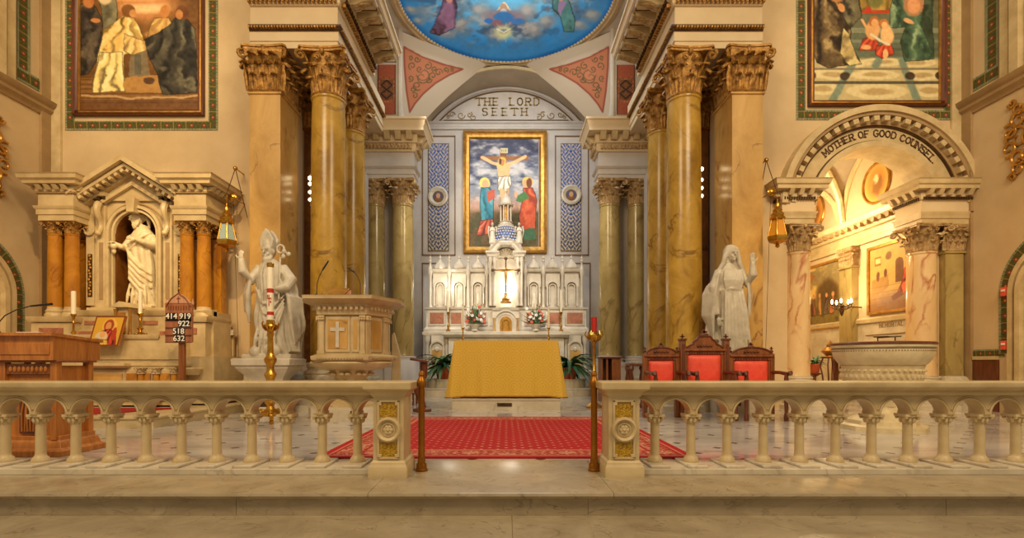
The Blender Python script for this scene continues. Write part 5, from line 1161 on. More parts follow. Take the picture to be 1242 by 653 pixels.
for i, (a, b_) in enumerate(zip(bl[:-1], bl[1:])):
    a, b_ = Vector(a), Vector(b_); d = (b_-a); L_ = d.length; d.normalize(); nn_2 = Vector((d.y, -d.x))
    def slab(u0, u1, z0, z1, th, o0=0): 
        q0, q1 = a+d*u0+nn_2*(o0-.02), a+d*u1+nn_2*(o0-.02); w = nn_2*th
        return MB().add([(q0.x, q0.y, z0), (q1.x, q1.y, z0), (q1.x+w.x, q1.y+w.y, z0), (q0.x+w.x, q0.y+w.y, z0), (q0.x, q0.y, z1), (q1.x, q1.y, z1), (q1.x+w.x, q1.y+w.y, z1), (q0.x+w.x, q0.y+w.y, z1)], [(0,3,2,1),(4,5,6,7),(0,1,5,4),(1,2,6,5),(2,3,7,6),(3,0,4,7)])
    k = 1 if L_ > .45 else 0
    mg = .12
    # corner pilasters with small capitals
    for u0, u1 in ((.0, .09), (L_-.09, L_)) + (((L_*.5-.045, L_*.5+.045),) if (L_ > .9 and i == 3) else ()):
        slab(u0+.012, u1-.012, zb+.05, z_top-.34, .035).build('corner_pilaster', M['stone'], t)
        slab(u0, u1, zb, zb+.05, .05).build('pilaster_base', M['stone'], t)
        mb = slab(u0, u1, z_top-.35, z_top-.28, .045); q = a+d*(u0+u1)/2+nn_2*.03
        for dz in (0, .03): 
            for e in (-.03, 0, .03): mb.ell((q.x+d.x*e, q.y+d.y*e, z_top-.34+dz), (.018, .018, .02), 6, 4)
        mb.build('pilaster_capital', M['stone'], t)
    segs = [(.1, L_-.1)] if L_ < .5 else ([(.10, L_-.24), (L_-.215, L_-.10)] if i == 0 else [(.10, L_/2-.02), (L_/2+.02, L_-.1)])
    for u0, u1 in segs:
        if u1-u0 < .04: continue
        slab(u0, u1, zb+.03, z_top-.30, .016).build('panel_frame', M['stone'], t)
        w_ = min(.035, (u1-u0)*.25); slab(u0+w_, u1-w_, zb+.075, z_top-.345, .022).build('gold_panel', M['pale_gold_marble'], t)
    if i == 0:
        uc = (.10+L_-.24)/2; zc = (zb+z_top-.27)/2-.0
        mb = slab(uc-.026, uc+.026, zc-.20, zc+.19, .04); mb.merge(slab(uc-.11, uc+.11, zc+.045, zc+.10, .036)); mb.build('cross', M['altar'], t)
MB().mould(off(pg, -.22), [(.0, .86), (.06, .875), (.09, .89), (.10, .92), (.10, .945), (.06, .96), (.0, .98), (-.05, 1.0)], closed=True).build('lower_cornice', M['stone'], t)
MB().blocks(off(pg, -.22)+[off(pg, -.22)[0]], .08, .02, .895, .915, .025, .02).build('beading', M['stone_dark'], t)
mb = MB(); ang = np.linspace(0, 2*PI, 193)[:-1]
prof = [(1.0, .865), (1.0, .84), (.95, .80), (.86, .765), (.72, .74), (.62, .73), (.55, .72)]
vs = []; 
for sc_, z in prof:
    for a in ang:
        g = 1+.018*abs(math.sin(a*30))*(1 if .73 < z < .85 else 0); vs.append((pc.x+.62*sc_*g*math.cos(a), pc.y+.50*sc_*g*math.sin(a), z))
m = len(ang); mb.add(vs, [(j*m+i, j*m+(i+1) % m, (j+1)*m+(i+1) % m, (j+1)*m+i) for j in range(len(prof)-1) for i in range(m)]+[tuple(range(m))])
mb.build('gadrooned_bowl', M['stone'], t)
mb = MB().lathe([(.34, .74), (.30, .66), (.24, .60), (.22, .30), (.26, .26), (.36, .22), (.42, .2), (.42, .16)], (pc.x, pc.y, 0), seg=8, rot=PI/8)
for k in range(8):
    a = k*PI/4; 
    for e in (-1, 1): mb.ell((pc.x+.32*math.cos(a+e*.14), pc.y+.32*math.sin(a+e*.14), .67), (.05, .05, .03), 8, 6)
mb.build('stem', M['stone'], t)
MB().mould([(pc.x+.62*math.cos(a)*1.0, pc.y+.55*math.sin(a)) for a in np.linspace(0, 2*PI, 9)[:-1]], [(.05, 0), (.05, .15), (.02, .16), (0, .17)], closed=True).build('foot_plinth', M['marble'], t)
MB().boxc((atx(431, 7.55), 7.53, .1), (.13, .02, .07)).build('floor_plaque', M['bronze'], t)
# slanted marble stair parapet behind on the right
MB().prism([(atx(476, 8.8), 0), (atx(476, 8.8), 1.32), (atx(478, 8.8), 1.36), (atx(485.5, 8.8), atz(431, 8.8)), (atx(485, 8.8), 0)], 8.76, 8.86).build('stair_parapet', M['stone'], t)
# missal stand and two gooseneck microphones on the pulpit
q = at(409, 357, 7.95); q.z = z_top
ms = thing('book_stand', q, 'low tan bookstand lying on top of the pulpit', 'book stand')
local(ms, MB().prism([(-.1, 0), (.16, .0), (.16, .15), (-.1, .03)], -.17, .17, 'x'), 'stand', M['oak']); local(ms, MB().add([(-.14, -.09, .05), (.14, -.09, .05), (.14, .15, .165), (-.14, .15, .165), (-.14, -.09, .065), (.14, -.09, .065), (.14, .15, .18), (-.14, .15, .18)], [(0,3,2,1),(4,5,6,7),(0,1,5,4),(1,2,6,5),(2,3,7,6),(3,0,4,7)]), 'open_book', M['gilt'])
def gooseneck(pts, Y, lb, name='microphone'):
    P_ = [at(x, y, Y) for x, y in pts]; t = thing(name, P_[0], lb, 'microphone')
    MB().tube(P_[:-1], .006, 8).build('neck', M['black'], t); MB().tube(P_[-2:], [.013, .011], 10).build('head', M['black'], t)
    MB().lathe([(.035, -.0), (.035, .012), (.012, .02), (.008, .04)], P_[0], 16).build('base', M['black'], t); return t
gooseneck([(384, 358.6), (384.5, 345), (387, 336), (391, 328), (398.5, 316.5)], 7.6, 'thin black microphone leaning right, left one on the pulpit').location.z += 0
gooseneck([(437, 361.6), (437, 345), (434, 336), (430, 330.5), (423.5, 326)], 7.9, 'thin black microphone bent left, right one on the pulpit')
# ------------------------------------------------------------------ wooden lectern
LX, LYY = -4.35, 4.86
t = thing('lectern', (LX, LYY, 0), 'carved oak lectern with sloping top behind the left end of the rail', 'lectern')
def lb_(x0, x1, y0, y1, z0, z1): return MB().box(x0, x1, y0, y1, z0, z1)
local(t, MB().mould([(-.29, -.2), (.29, -.2), (.29, .2), (-.29, .2)], [(.06, 0), (.06, .05), (.03, .07), (.02, .12), (0, .14), (0, .18)], closed=True), 'foot', M['oak'], bevel=.004)
local(t, lb_(-.225, .225, -.17, .17, .14, .82), 'body', M['oak'], bevel=.004)
for x in (-.235, .235):
    for y in (-.18, .18): local(t, lb_(x-.03, x+.03, y-.03, y+.03, .14, .86), 'corner_post', M['oak'], bevel=.004)
pn = local(t, MB().prism([(-.09, .2), (.09, .2), (.09, .52)]+[(.09*math.cos(a)*1, .52+.14*math.sin(a)) for a in np.linspace(.1, PI-.1, 14)]+[(-.09, .52)], -.19, -.165), 'gothic_panel', M['dark_wood'])
mb = MB()
for k in range(6): x = -.065+.026*k; mb.tube([(x, -.192, .22), (x+.01*math.sin(k*2), -.195, .4), (x*.4, -.192, .6)], .007, 5)
mb.tube([(.09*math.cos(a), -.193, .52+.14*math.sin(a)) for a in np.linspace(0, PI, 14)], .01, 6); local(pn, mb, 'carving', M['oak'])
local(t, lb_(-.2, .2, -.2, -.17, .74, .84), 'carved_frieze', M['wood'], bevel=.006)
mb = MB()
for k in range(9): mb.ell((-.16+.04*k, -.202, .79), (.016, .01, .03), 8, 6)
local(t, mb, 'frieze_carving', M['oak'])
local(t, lb_(-.29, .29, -.22, .22, .85, .87), 'shelf_moulding', M['wood'], bevel=.004)
local(t, MB().prism([(-.25, .87), (.28, .87), (.28, 1.05), (-.25, 1.09)], -.30, .27, 'x'), 'desk_box', M['oak'])
local(t, MB().prism([(-.29, 1.09), (.30, 1.05), (.30, 1.075), (-.29, 1.118)], -.32, .29, 'x'), 'desk_top', M['oak'])
local(t, lb_(-.26, .24, -.258, -.25, .92, 1.03), 'front_panel', M['oak'], bevel=.004)
pp_ = thing('paper_sheets', (-4.42, 4.78, 1.115), 'white sheets of paper lying on the oak lectern', 'paper'); local(pp_, MB().box(-.12, .10, -.04, .16, .006, .016).xf(Matrix.Rotation(-.06, 4, 'X')), 'sheets', M['paper'])
P_ = [at(-4, 404, 4.8), at(-2, 392, 4.8), at(6, 383, 4.8), at(20, 376, 4.8), at(37, 371.5, 4.8)]
t = thing('microphone', P_[0], 'slim black microphone on a long arching stem over the oak lectern', 'microphone')
MB().tube(P_, .005, 8).build('neck', M['black'], t); MB().tube([P_[-1], at(63, 369, 4.8)], [.008, .012], 10).build('head', M['black'], t); MB().lathe([(.03, -.03), (.03, .01), (.008, .02)], P_[0], 14).build('base', M['black'], t)
# ------------------------------------------------------------------ altar steps and high altar
def rounded(hw, y0, y1, r, n=12):
    return [(-hw+r-r*math.sin(a), y0+r-r*math.cos(a)) for a in np.linspace(PI/2, 0, n)]+[(hw-r+r*math.sin(a), y0+r-r*math.cos(a)) for a in np.linspace(0, PI/2, n)]+[(hw, y1), (-hw, y1)]
for k, (hw, y0, z0, z1) in enumerate(((2.22, 12.75, 0, .2), (2.10, 13.05, .2, .42))):
    struct(MB().mould(rounded(hw, y0, 15.35, .55), [(0, z0), (0, z1-.04), (.02, z1-.03), (.025, z1-.01), (.01, z1)], closed=True), 'trim_%d' % (200+k), M['marble'])
HY = 14.2
def H(x): return atx(x, HY)
def Z(y, Y=HY): return atz(y, Y)
t = thing('high_altar', (0, HY, .42), 'white marble high altar with pinnacled niches and a domed central tower', 'altar')
zm = Z(402.5)
MB().box(-2.1, 2.1, HY+.12, 15.3, .42, zm-.1).build('body', M['altar'], t)
MB().mould([(-2.3, HY+.15), (2.3, HY+.15), (2.3, 15.3), (-2.3, 15.3)], [(0, zm-.12), (.02, zm-.11), (.05, zm-.06), (.05, zm-.01), (.03, zm), (-.1, zm)], closed=True).build('wing_slab', M['altar'], t)
MB().mould([(-1.7, HY-.1), (1.7, HY-.1), (1.7, HY+.4), (-1.7, HY+.4)], [(0, zm-.16), (.03, zm-.13), (.06, zm-.09), (.06, zm-.01), (.04, zm), (-.1, zm)], closed=True).build('mensa', M['altar'], t)
MB().box(-1.6, 1.6, HY-.02, HY+.14, .42, zm-.15).build('frontal', M['altar'], t)
for s in (-1, 1):                     # wings under the slab with arched bronze-dark panels
    for x in (1.66, 2.2):
        MB().lathe([(.07, .45), (.06, .52), (.05, .55), (.048, zm-.35), (.07, zm-.28), (.08, zm-.2), (.08, zm-.12)], (s*x, HY+.1, 0), 16).build('wing_column', M['altar'], t)
    mb = MB().rev_y(s*1.93, 1.25, [(.17, HY+.07), (.21, HY+.07), (.21, HY+.13), (.17, HY+.13)], 0, PI, 20)
    for q in (-1, 1): mb.box(*sorted((s*1.93+q*.17, s*1.93+q*.21)), HY+.07, HY+.13, .6, 1.25)
    mb.build('wing_arch', M['altar'], t)
    MB().box(s*1.93-.14, s*1.93+.14, HY+.10, HY+.125, .65, 1.2).build('wing_panel', M['pale_gold_marble'], t)
    MB().ell((s*1.93, HY+.1, 1.22), (.07, .03, .07), 14, 8).build('wing_boss', M['altar'], t)
    MB().mould([(s*2.13-.3, HY+.02), (s*2.13+.3, HY+.02)], [(0, .42), (.05, .42), (.05, .6), (.02, .63), (0, .64)]).build('wing_foot', M['altar'], t)
# gradine with rose marble panels
z0, z1 = zm, Z(373.5, 14.5)
GY = 14.42
MB().mould([(atx(517, GY), GY), (atx(711, GY), GY), (atx(711, GY), 15.3), (atx(517, GY), 15.3)], [(.06, z0), (.06, z0+.08), (.02, z0+.12), (0, z0+.16), (0, z1-.08), (.04, z1-.05), (.05, z1), (-.1, z1)], closed=True).build('gradine', M['altar'], t)
for a, b_ in ((519, 541), (544.5, 562), (565, 592), (636, 661), (664, 682), (685, 709)):
    X0, X1 = atx(a, GY), atx(b_, GY); f = MB().box(X0, X1, GY-.025, GY+.01, z0+.17, z1-.09).build('panel_frame', M['altar'], t, bevel=.01)
    MB().box(X0+.06, X1-.06, GY-.03, GY, z0+.23, z1-.15).build('rose_panel', M['panel_rose'], f)
# reredos bays
RYY = 14.7
def arch_open(cx, cz, r, w, y0, y1, zb, name, m_='altar', par=None):
    mb = MB().rev_y(cx, cz, [(r, y0), (r+w, y0), (r+w, y1), (r, y1)], 0, PI, 20)
    for q in (-1, 1): mb.box(*sorted((cx+q*r, cx+q*(r+w))), y0, y1, zb, cz)
    return mb.build(name, M[m_], par or t)
zr0, zr1 = z1, atz(328, RYY)
bays_l = [(533.5, 11), (556.5, 11), (579.5, 10)]
MB().box(atx(521, RYY), atx(706, RYY), RYY+.12, 15.3, zr0, zr1+.0).build('reredos_wall', M['altar'], t)
for side in (-1, 1):
    for cx_, hw_ in bays_l:
        cx = cx_ if side < 0 else 1227-cx_
        c, r = atx(cx, RYY), 7.0/FPX*RYY
        zc = atz(348, RYY)
        arch_open(c, zc, r-.03, .045, RYY+.02, RYY+.14, zr0+.08, 'niche_arch')
        arch_open(c, zc, r-.09, .03, RYY+.06, RYY+.14, zr0+.12, 'niche_inner_arch')
        MB().prism([(c-r*1.25, zc), (c-r*1.25, zr1-.03), (c+r*1.25, zr1-.03), (c+r*1.25, zc)]+[(c+r*math.cos(a), zc+r*math.sin(a)) for a in np.linspace(0, PI, 16)], RYY+.05, RYY+.13).build('spandrel', M['altar'], t)
        # bay cornice, little gable and onion pinnacle
        MB().mould([(c-r*1.35, RYY), (c+r*1.35, RYY)], [(-.1, zr1-.06), (.02, zr1-.05), (.05, zr1-.02), (.06, zr1+.03), (-.1, zr1+.05)]).build('bay_cornice', M['altar'], t)
        MB().lathe([(.17, 0), (.19, .03), (.185, .07), (.16, .12), (.10, .19), (.06, .23), (.035, .27), (.03, .31), (.045, .33), (.02, .38), (.004, .42)], (c, RYY+.1, zr1+.04), 20, rad=lambda a, z: 1+.05*math.cos(a*8)).build('onion_dome', M['altar'], t)
for x in (522, 545, 568, 590.5, 637, 659, 682, 705.5):    # slim columns with finials between the bays
    c = atx(x, RYY); p_ = MB().lathe([(.06, zr0), (.06, zr0+.05), (.04, zr0+.1), (.036, zr1-.18), (.05, zr1-.14), (.065, zr1-.08), (.065, zr1+.03)], (c, RYY, 0), 16).build('bay_column', M['altar'], t)
    MB().lathe([(.06, 0), (.045, .06), (.03, .12), (.03, .2), (.05, .23), (.03, .27), (.045, .31), (.015, .36), (.004, .40)], (c, RYY, zr1+.03), 12).build('finial', M['altar'], p_)
# central tower
TY = 14.3
tc_ = atx(613.5, TY); hw = atx(629, TY)-tc_
zt0 = Z(371, TY); zsp = atz(312, TY)
ri = (atx(626, TY)-atx(601, TY))/2
MB().box(tc_-hw-.05, tc_+hw+.05, TY+.5, 15.3, zt0, atz(300, TY)).build('tower_wall', M['altar'], t)
for q in (-1, 1):
    c = tc_+q*(hw+.02); MB().box(c-.1, c+.1, TY+.1, TY+.6, zt0, zsp).build('tower_pier', M['altar'], t)
    for e in (-.05, .06): MB().lathe([(.05, zt0), (.05, zt0+.06), (.034, zt0+.1), (.03, zsp-.2), (.045, zsp-.15), (.06, zsp-.06), (.06, zsp)], (c+e, TY+.04, 0), 14).build('tower_column', M['altar'], t)
    MB().mould([(c-.12, TY+.0), (c+.12, TY+.0), (c+.12, TY+.6), (c-.12, TY+.6)], [(-.02, zsp), (.02, zsp+.01), (.03, zsp+.08), (.07, zsp+.12), (.07, zsp+.17), (-.1, zsp+.18)], closed=True).build('tower_impost', M['altar'], t)
    b_ = MB().lathe([(.11, 0), (.11, .12), (.07, .15), (.06, .2), (.09, .24)], (c, TY+.12, zsp+.17), 16).build('angel_pedestal', M['altar'], t)
zac = atz(309, TY)
mb = MB().rev_y(tc_, zac, [(ri, TY+.02), (ri+.05, TY), (ri+.10, TY+.02), (ri+.16, TY-.02), (ri+.18, TY+.02), (ri+.18, TY+.5), (ri, TY+.5)], 0, PI, 32); mb.build('tower_arch', M['altar'], t)
MB().prism([(tc_+ri*math.cos(a), zac+ri*math.sin(a)) for a in np.linspace(PI, 0, 30)]+[(tc_+ri, zt0), (tc_-ri, zt0)], TY+.42, TY+.5).build('niche_back', M['altar'], t)
# shell in the niche head
mb = MB()
for k in range(9): a = PI*(k+.5)/9; mb.tube([(tc_, TY+.42, zac), (tc_+ri*.9*math.cos(a), TY+.34, zac+ri*.9*math.sin(a))], [.015, .045], 8)
mb.build('shell', M['altar'], t)
# drum, blue tiled dome, lantern and cupola
zd0 = atz(292, TY); zd1 = atz(271, TY); dc = (tc_, TY+.35, 0)
rd = (atx(630, TY)-atx(597, TY))/2*.96
MB().lathe([(rd*1.06, zd0-.12), (rd*1.1, zd0-.05), (rd*1.0, zd0)], dc, 32).build('dome_base', M['altar'], t)
dp = [(rd, zd0), (rd*.985, zd0+.1), (rd*.93, zd0+.2), (rd*.82, zd0+.33), (rd*.66, zd1-.05), (rd*.52, zd1)]
dome_t = MB().lathe(dp, dc, 40).build('tiled_dome', M['blue_tile'], t)
mb = MB()
for j in range(6):
    f = (j+.5)/6; z = zd0+(zd1-zd0)*f; 
    r = np.interp(z, [q[1] for q in dp], [q[0] for q in dp])
    for k in range(26): a = 2*PI*(k+.5*(j % 2))/26; mb.ell((dc[0]+r*math.cos(a), dc[1]+r*math.sin(a), z), (.028, .028, .028), 6, 4)
mb.build('dome_scales', M['altar'], dome_t)
zl0, zl1 = atz(266, TY), atz(246, TY)
MB().lathe([(rd*.62, zd1-.02), (rd*.64, zd1+.03), (rd*.5, zd1+.06), (rd*.5, zl0-.02), (rd*.58, zl0), (rd*.5, zl0+.02)], dc, 24).build('lantern_base', M['altar'], t)
for k in range(8): a = k*PI/4+PI/8; MB().lathe([(.035, zl0), (.024, zl0+.05), (.022, zl1-.05), (.035, zl1)], (dc[0]+rd*.42*math.cos(a), dc[1]+rd*.42*math.sin(a), 0), 10).build('lantern_column', M['altar'], t)
MB().lathe([(rd*.28, zl0), (rd*.28, zl1)], dc, 16).build('lantern_core', M['gilt'], t)
zc0 = zl1; MB().lathe([(rd*.56, zc0), (rd*.6, zc0+.04), (rd*.5, zc0+.07), (rd*.46, zc0+.16), (rd*.34, zc0+.25), (rd*.16, zc0+.31), (.03, zc0+.34), (.03, zc0+.4), (.05, zc0+.43), (.02, zc0+.48), (.003, zc0+.52)], dc, 24).build('cupola', M['altar'], t)
# tabernacle housing
tt = MB().box(tc_-.37, tc_+.37, HY+.05, HY+.5, zm, Z(375, HY)).build('tabernacle_housing', M['altar'], t)
zz = Z(391, HY)
for r, w, d in ((.30, .05, .04), (.22, .04, .02)): arch_open(tc_, zz, r, w, HY+.05-d, HY+.06, zm, 'tabernacle_arch', 'altar', tt)
MB().mould([(tc_-.37, HY+.05), (tc_+.37, HY+.05)], [(-.05, Z(377)), (.03, Z(376.5)), (.05, Z(373.5)), (-.05, Z(373))]).build('tabernacle_cornice', M['altar'], tt)
MB().prism([(tc_-.16, zm), (tc_+.16, zm), (tc_+.16, zz)]+[(tc_+.16*math.cos(a), zz+.16*math.sin(a)) for a in np.linspace(.1, PI-.1, 18)]+[(tc_-.16, zz)], HY+.0, HY+.06).build('tabernacle_door', M['gilt'], tt)
arch_open(tc_, zz-.03, .08, .02, HY-.02, HY+.02, zm+.06, 'door_relief', 'brass', tt)
for q in (-1, 1): MB().lathe([(.035, 0), (.03, .04), (.026, .32), (.04, .38)], (tc_+q*.33, HY, zm), 14).build('tabernacle_column', M['pale_gold_marble'], tt)
# altar crucifix
KY = 14.22
t = thing('altar_crucifix', (tc_, KY, Z(368, KY)), 'gilt crucifix with corpus standing in the lit central niche', 'crucifix')
zk = atz(368.5, KY)-.0
local(t, MB().lathe([(.15, 0), (.15, .04), (.10, .07), (.11, .12), (.05, .17), (.035, .24), (.05, .27), (.02, .3)], seg=20, rad=lambda a, z: 1+.05*math.sin(a*6)), 'stand', M['gilt'])
hx = .36
mb = MB().box(-.02, .02, -.015, .015, .28, 1.24); mb.box(-hx, hx, -.015, .015, .90, .94)
for x, z in ((-hx, .92), (hx, .92), (0, 1.24)): mb.ell((x, 0, z), (.05, .02, .05), 10, 6)
local(t, mb, 'cross', M['bronze'])
mb = MB().tube([(0, -.03, .50), (0, -.045, .62), (0, -.04, .72), (0, -.04, .84), (0, -.04, .9)], [.018, .03, .035, .045, .02], 8); mb.ell((.01, -.05, .945), .035, 8, 6)
for q in (-1, 1): mb.tube([(0, -.04, .87), (q*.15, -.03, .9), (q*.31, -.02, .935)], [.02, .016, .012], 6)
local(t, mb, 'corpus', M['gilt'])
# high altar candlesticks
gz = zm
for x, y1, y0, lb in ((543.5, 374, 398, 'brass candlestick with tall candle, leftmost on the high altar'), (680.5, 374, 398, 'brass candlestick with tall candle, rightmost on the high altar'),):
    Y = 14.25; b = atz(402.5, HY); candlestick((atx(x, Y), Y, zm), .55, .075, .62, .026, lb)
for k, x in enumerate((579.5, 586.5, 648, 655)):
    Y = 14.3; candlestick((atx(x, 14.52), 14.38+.16, z1), .12, .035, .30, .014, ['thin candle in small holder, left of the flowers beside the niche', 'thin candle in small holder, between left flowers and crucifix', 'thin candle in small holder, first right of the crucifix', 'thin candle in small holder, second right of the crucifix'][k])
# flower arrangements
def bouquet(loc, w, h, lb, seed):
    r = random.Random(seed); t = thing('flower_arrangement', loc, lb, 'flowers')
    local(t, MB().lathe([(.09, 0), (.10, .02), (.07, .06), (.11, .14), (.14, .2), (.12, .2)], seg=16), 'vase', M['altar'])
    mb = MB(); fl = [MB(), MB()]
    for k in range(130):
        a = r.uniform(0, 2*PI); e = r.uniform(.15, 1.45); L_ = r.uniform(.5, 1); d = Vector((math.cos(a)*math.cos(e)*w, math.sin(a)*math.cos(e)*w*.6, math.sin(e)*h))*L_
        b0 = Vector((0, 0, .18)); tip = b0+d; sd = Vector((-math.sin(a), math.cos(a), .3)).normalized()*r.uniform(.02, .035); m_ = b0+d*.65
        mb.add([tuple(m_-d*.22), tuple(m_+sd), tuple(tip), tuple(m_-sd)], [(0, 1, 2, 3)]); mb.tube([b0, m_], .004, 4)
        if k % 3 == 0:
            f = fl[(k//3) % 2]; c = b0+d*r.uniform(.6, .95)
            for q in range(5): aa = q*2*PI/5; f.ell(tuple(c+Vector((.025*math.cos(aa), -.01, .025*math.sin(aa)))), (.022, .012, .022), 6, 4)
    local(t, mb, 'foliage', M['leaf_pale']); local(t, fl[0], 'white_blooms', M['petal_white']); local(t, fl[1], 'coral_blooms', M['petal_red'])
bouquet((atx(576, 14.1), 14.1, zm), .5, .6, 'white and coral flower arrangement on the high altar, left of the tabernacle', 3)
bouquet((atx(650, 14.1), 14.1, zm), .5, .6, 'white and coral flower arrangement on the high altar, right of the tabernacle', 9)
# potted plants
def potted(loc, pr, ph, n, ll, droop, lb, seed, pm='terracotta'):
    r = random.Random(seed); t = thing('potted_plant', loc, lb, 'plant')
    local(t, MB().lathe([(pr*.7, 0), (pr*.95, ph*.8), (pr*1.08, ph*.82), (pr*1.08, ph), (pr*.95, ph), (pr*.9, ph*.9), (.01, ph*.88)], seg=24), 'pot', M[pm])
    mb = MB(); mb2 = MB()
    for k in range(n):
        a = r.uniform(0, 2*PI); L_ = ll*r.uniform(.6, 1.1); up = r.uniform(.5, 1.5); d = Vector((math.cos(a), math.sin(a), 0)); sd = Vector((-math.sin(a), math.cos(a), 0)); pts = []
        for i in range(7):
            u = i/6; pts.append(Vector((0, 0, ph*.9))+d*(L_*u*(.35+.65*u))+Vector((0, 0, L_*(up*u-droop*u*u*1.3))))
        w = L_*.075; vs = []
        for i, p_ in enumerate(pts): ww = w*math.sin(PI*min(1, .12+i/6*.9)); vs += [tuple(p_-sd*ww), tuple(p_+Vector((0, 0, -ww*.4))), tuple(p_+sd*ww)]
        (mb if k % 2 else mb2).add(vs, [f for i in range(6) for f in ((3*i, 3*i+1, 3*i+4, 3*i+3), (3*i+1, 3*i+2, 3*i+5, 3*i+4))])
    local(t, mb, 'leaves', M['leaf']); local(t, mb2, 'pale_leaves', M['leaf_pale'])
potted((atx(537, 13.3), 13.3, .42), .2, .3, 90, .78, .8, 'leafy green plant in a clay pot on the altar steps, left of the altar', 5)
potted((atx(691, 13.3), 13.3, .42), .2, .3, 100, .8, .9, 'leafy green plant in a bright terracotta pot on the altar steps, right of the altar', 8)
# sanctuary lamp on a tall stand
Y = 9.6; t = thing('sanctuary_lamp', (atx(720.5, Y), Y, 0), 'tall brass stand holding a red sanctuary candle, right of the altar', 'lamp')
za, zb_ = atz(415, Y), atz(403, Y)
local(t, MB().lathe([(.16, 0), (.16, .03), (.10, .06), (.04, .12), (.035, .3), (.06, .34), (.035, .4), (.03, .62), (.055, .66), (.03, .7), (.028, za-.06), (.05, za)], seg=20), 'stand', M['brass'])
local(t, MB().lathe([(.05, za), (.12, za+.04), (.14, za+.09), (.12, za+.13), (.07, za+.16), (.05, zb_)], seg=24, rad=lambda a, z: 1+.05*math.sin(a*8)), 'bowl', M['brass'])
for k in range(6): a = k*PI/3; local(t, MB().tube([(.13*math.cos(a), .13*math.sin(a), za+.08), (.17*math.cos(a), .17*math.sin(a), za+.13), (.15*math.cos(a), .15*math.sin(a), za+.2)], .012, 6), 'arm', M['brass'])
local(t, MB().lathe([(.05, zb_), (.055, atz(385, Y)), (.045, atz(385, Y)), (.04, zb_+.02)], seg=20), 'red_candle', M['wax_red'])
# wooden kneeler desk right, and carved stool
Y = 11.2; t = thing('prayer_desk', (atx(739, Y), Y, 0), 'small brown wooden desk with open side, right of the sanctuary lamp', 'desk')
w = .21; ztp = atz(433, Y)
local(t, MB().box(-w-.03, w+.03, -.22, .22, ztp-.04, ztp), 'desk_top', M['dark_wood'], bevel=.006)
local(t, MB().box(.02, w, -.19, .19, .0, ztp-.04), 'cupboard', M['wood'], bevel=.004); local(t, MB().box(-w, -w+.03, -.19, .19, 0, ztp-.04), 'side', M['wood']); local(t, MB().box(-w, .02, .16, .19, 0, ztp-.04), 'back_panel', M['dark_wood']); local(t, MB().box(-.1, -.06, -.17, -.13, 0, ztp-.04), 'post', M['wood'])
Y = 9.4; t = thing('carved_stool', (atx(772, Y), Y, 0), 'dark carved wooden stool half hidden left of the red chairs', 'stool')
ztp = atz(441, Y); local(t, MB().box(-.17, .17, -.17, .17, ztp-.05, ztp), 'seat', M['dark_wood'], bevel=.01)
for a in (-1, 1):
    for b_ in (-1, 1): local(t, MB().lathe([(.03, 0), (.045, .06), (.02, .12), (.035, .3), (.02, .4), (.05, .55), (.03, ztp-.15), (.055, ztp-.1), (.04, ztp-.04)], (a*.13, b_*.13, 0), 12), 'leg', M['dark_wood'])
# covered table and dark chair glimpsed left of the altar
Y = 10.4; t = thing('covered_table', (atx(492, Y), Y, 0), 'small side table under a bluish white cloth, left of the altar', 'table')
zt_ = atz(437, Y); mb = MB(); n = 60; vs = []
for j in range(8):
    h_ = j/7
    for i in range(n):
        a = 2*PI*i/n; sq_ = min(1/abs(math.cos(a)+1e-9), 1/abs(math.sin(a)+1e-9)); r_ = min(sq_, 1.25)*.24*(1+h_*.12+.04*h_*math.sin(a*11)); vs.append((r_*math.cos(a), r_*math.sin(a), zt_-(zt_-.25)*h_))
mb.add(vs, [(j*n+i, j*n+(i+1) % n, (j+1)*n+(i+1) % n, (j+1)*n+i) for j in range(7) for i in range(n)]+[tuple(range(n))]); local(t, mb, 'cloth', M['cloth_white'])
for a in (-1, 1):
    for b_ in (-1, 1): local(t, MB().box(a*.19-.02, a*.19+.02, b_*.19-.02, b_*.19+.02, 0, .3), 'leg', M['wood'])
Y = 8.9; t = thing('lectern_stand', (atx(512, Y), Y, 0), 'dark curved wooden stand just behind the left brass gate post', 'stand')
zt_ = atz(436, Y)
P_ = [(.02, 0, 0), (-.02, 0, .2), (-.09, 0, .36), (-.05, 0, .5), (.03, 0, .62), (.03, 0, zt_-.05)]
local(t, MB().tube(P_, [.07, .06, .06, .055, .06, .07], 12), 'stem', M['dark_wood']); local(t, MB().boxc((-.04, 0, zt_-.02), (.3, .26, .04), Matrix.Rotation(.15, 4, 'Y')), 'top', M['dark_wood'], bevel=.01); local(t, MB().lathe([(.16, 0), (.16, .04), (.08, .07)], seg=16), 'foot', M['dark_wood'])
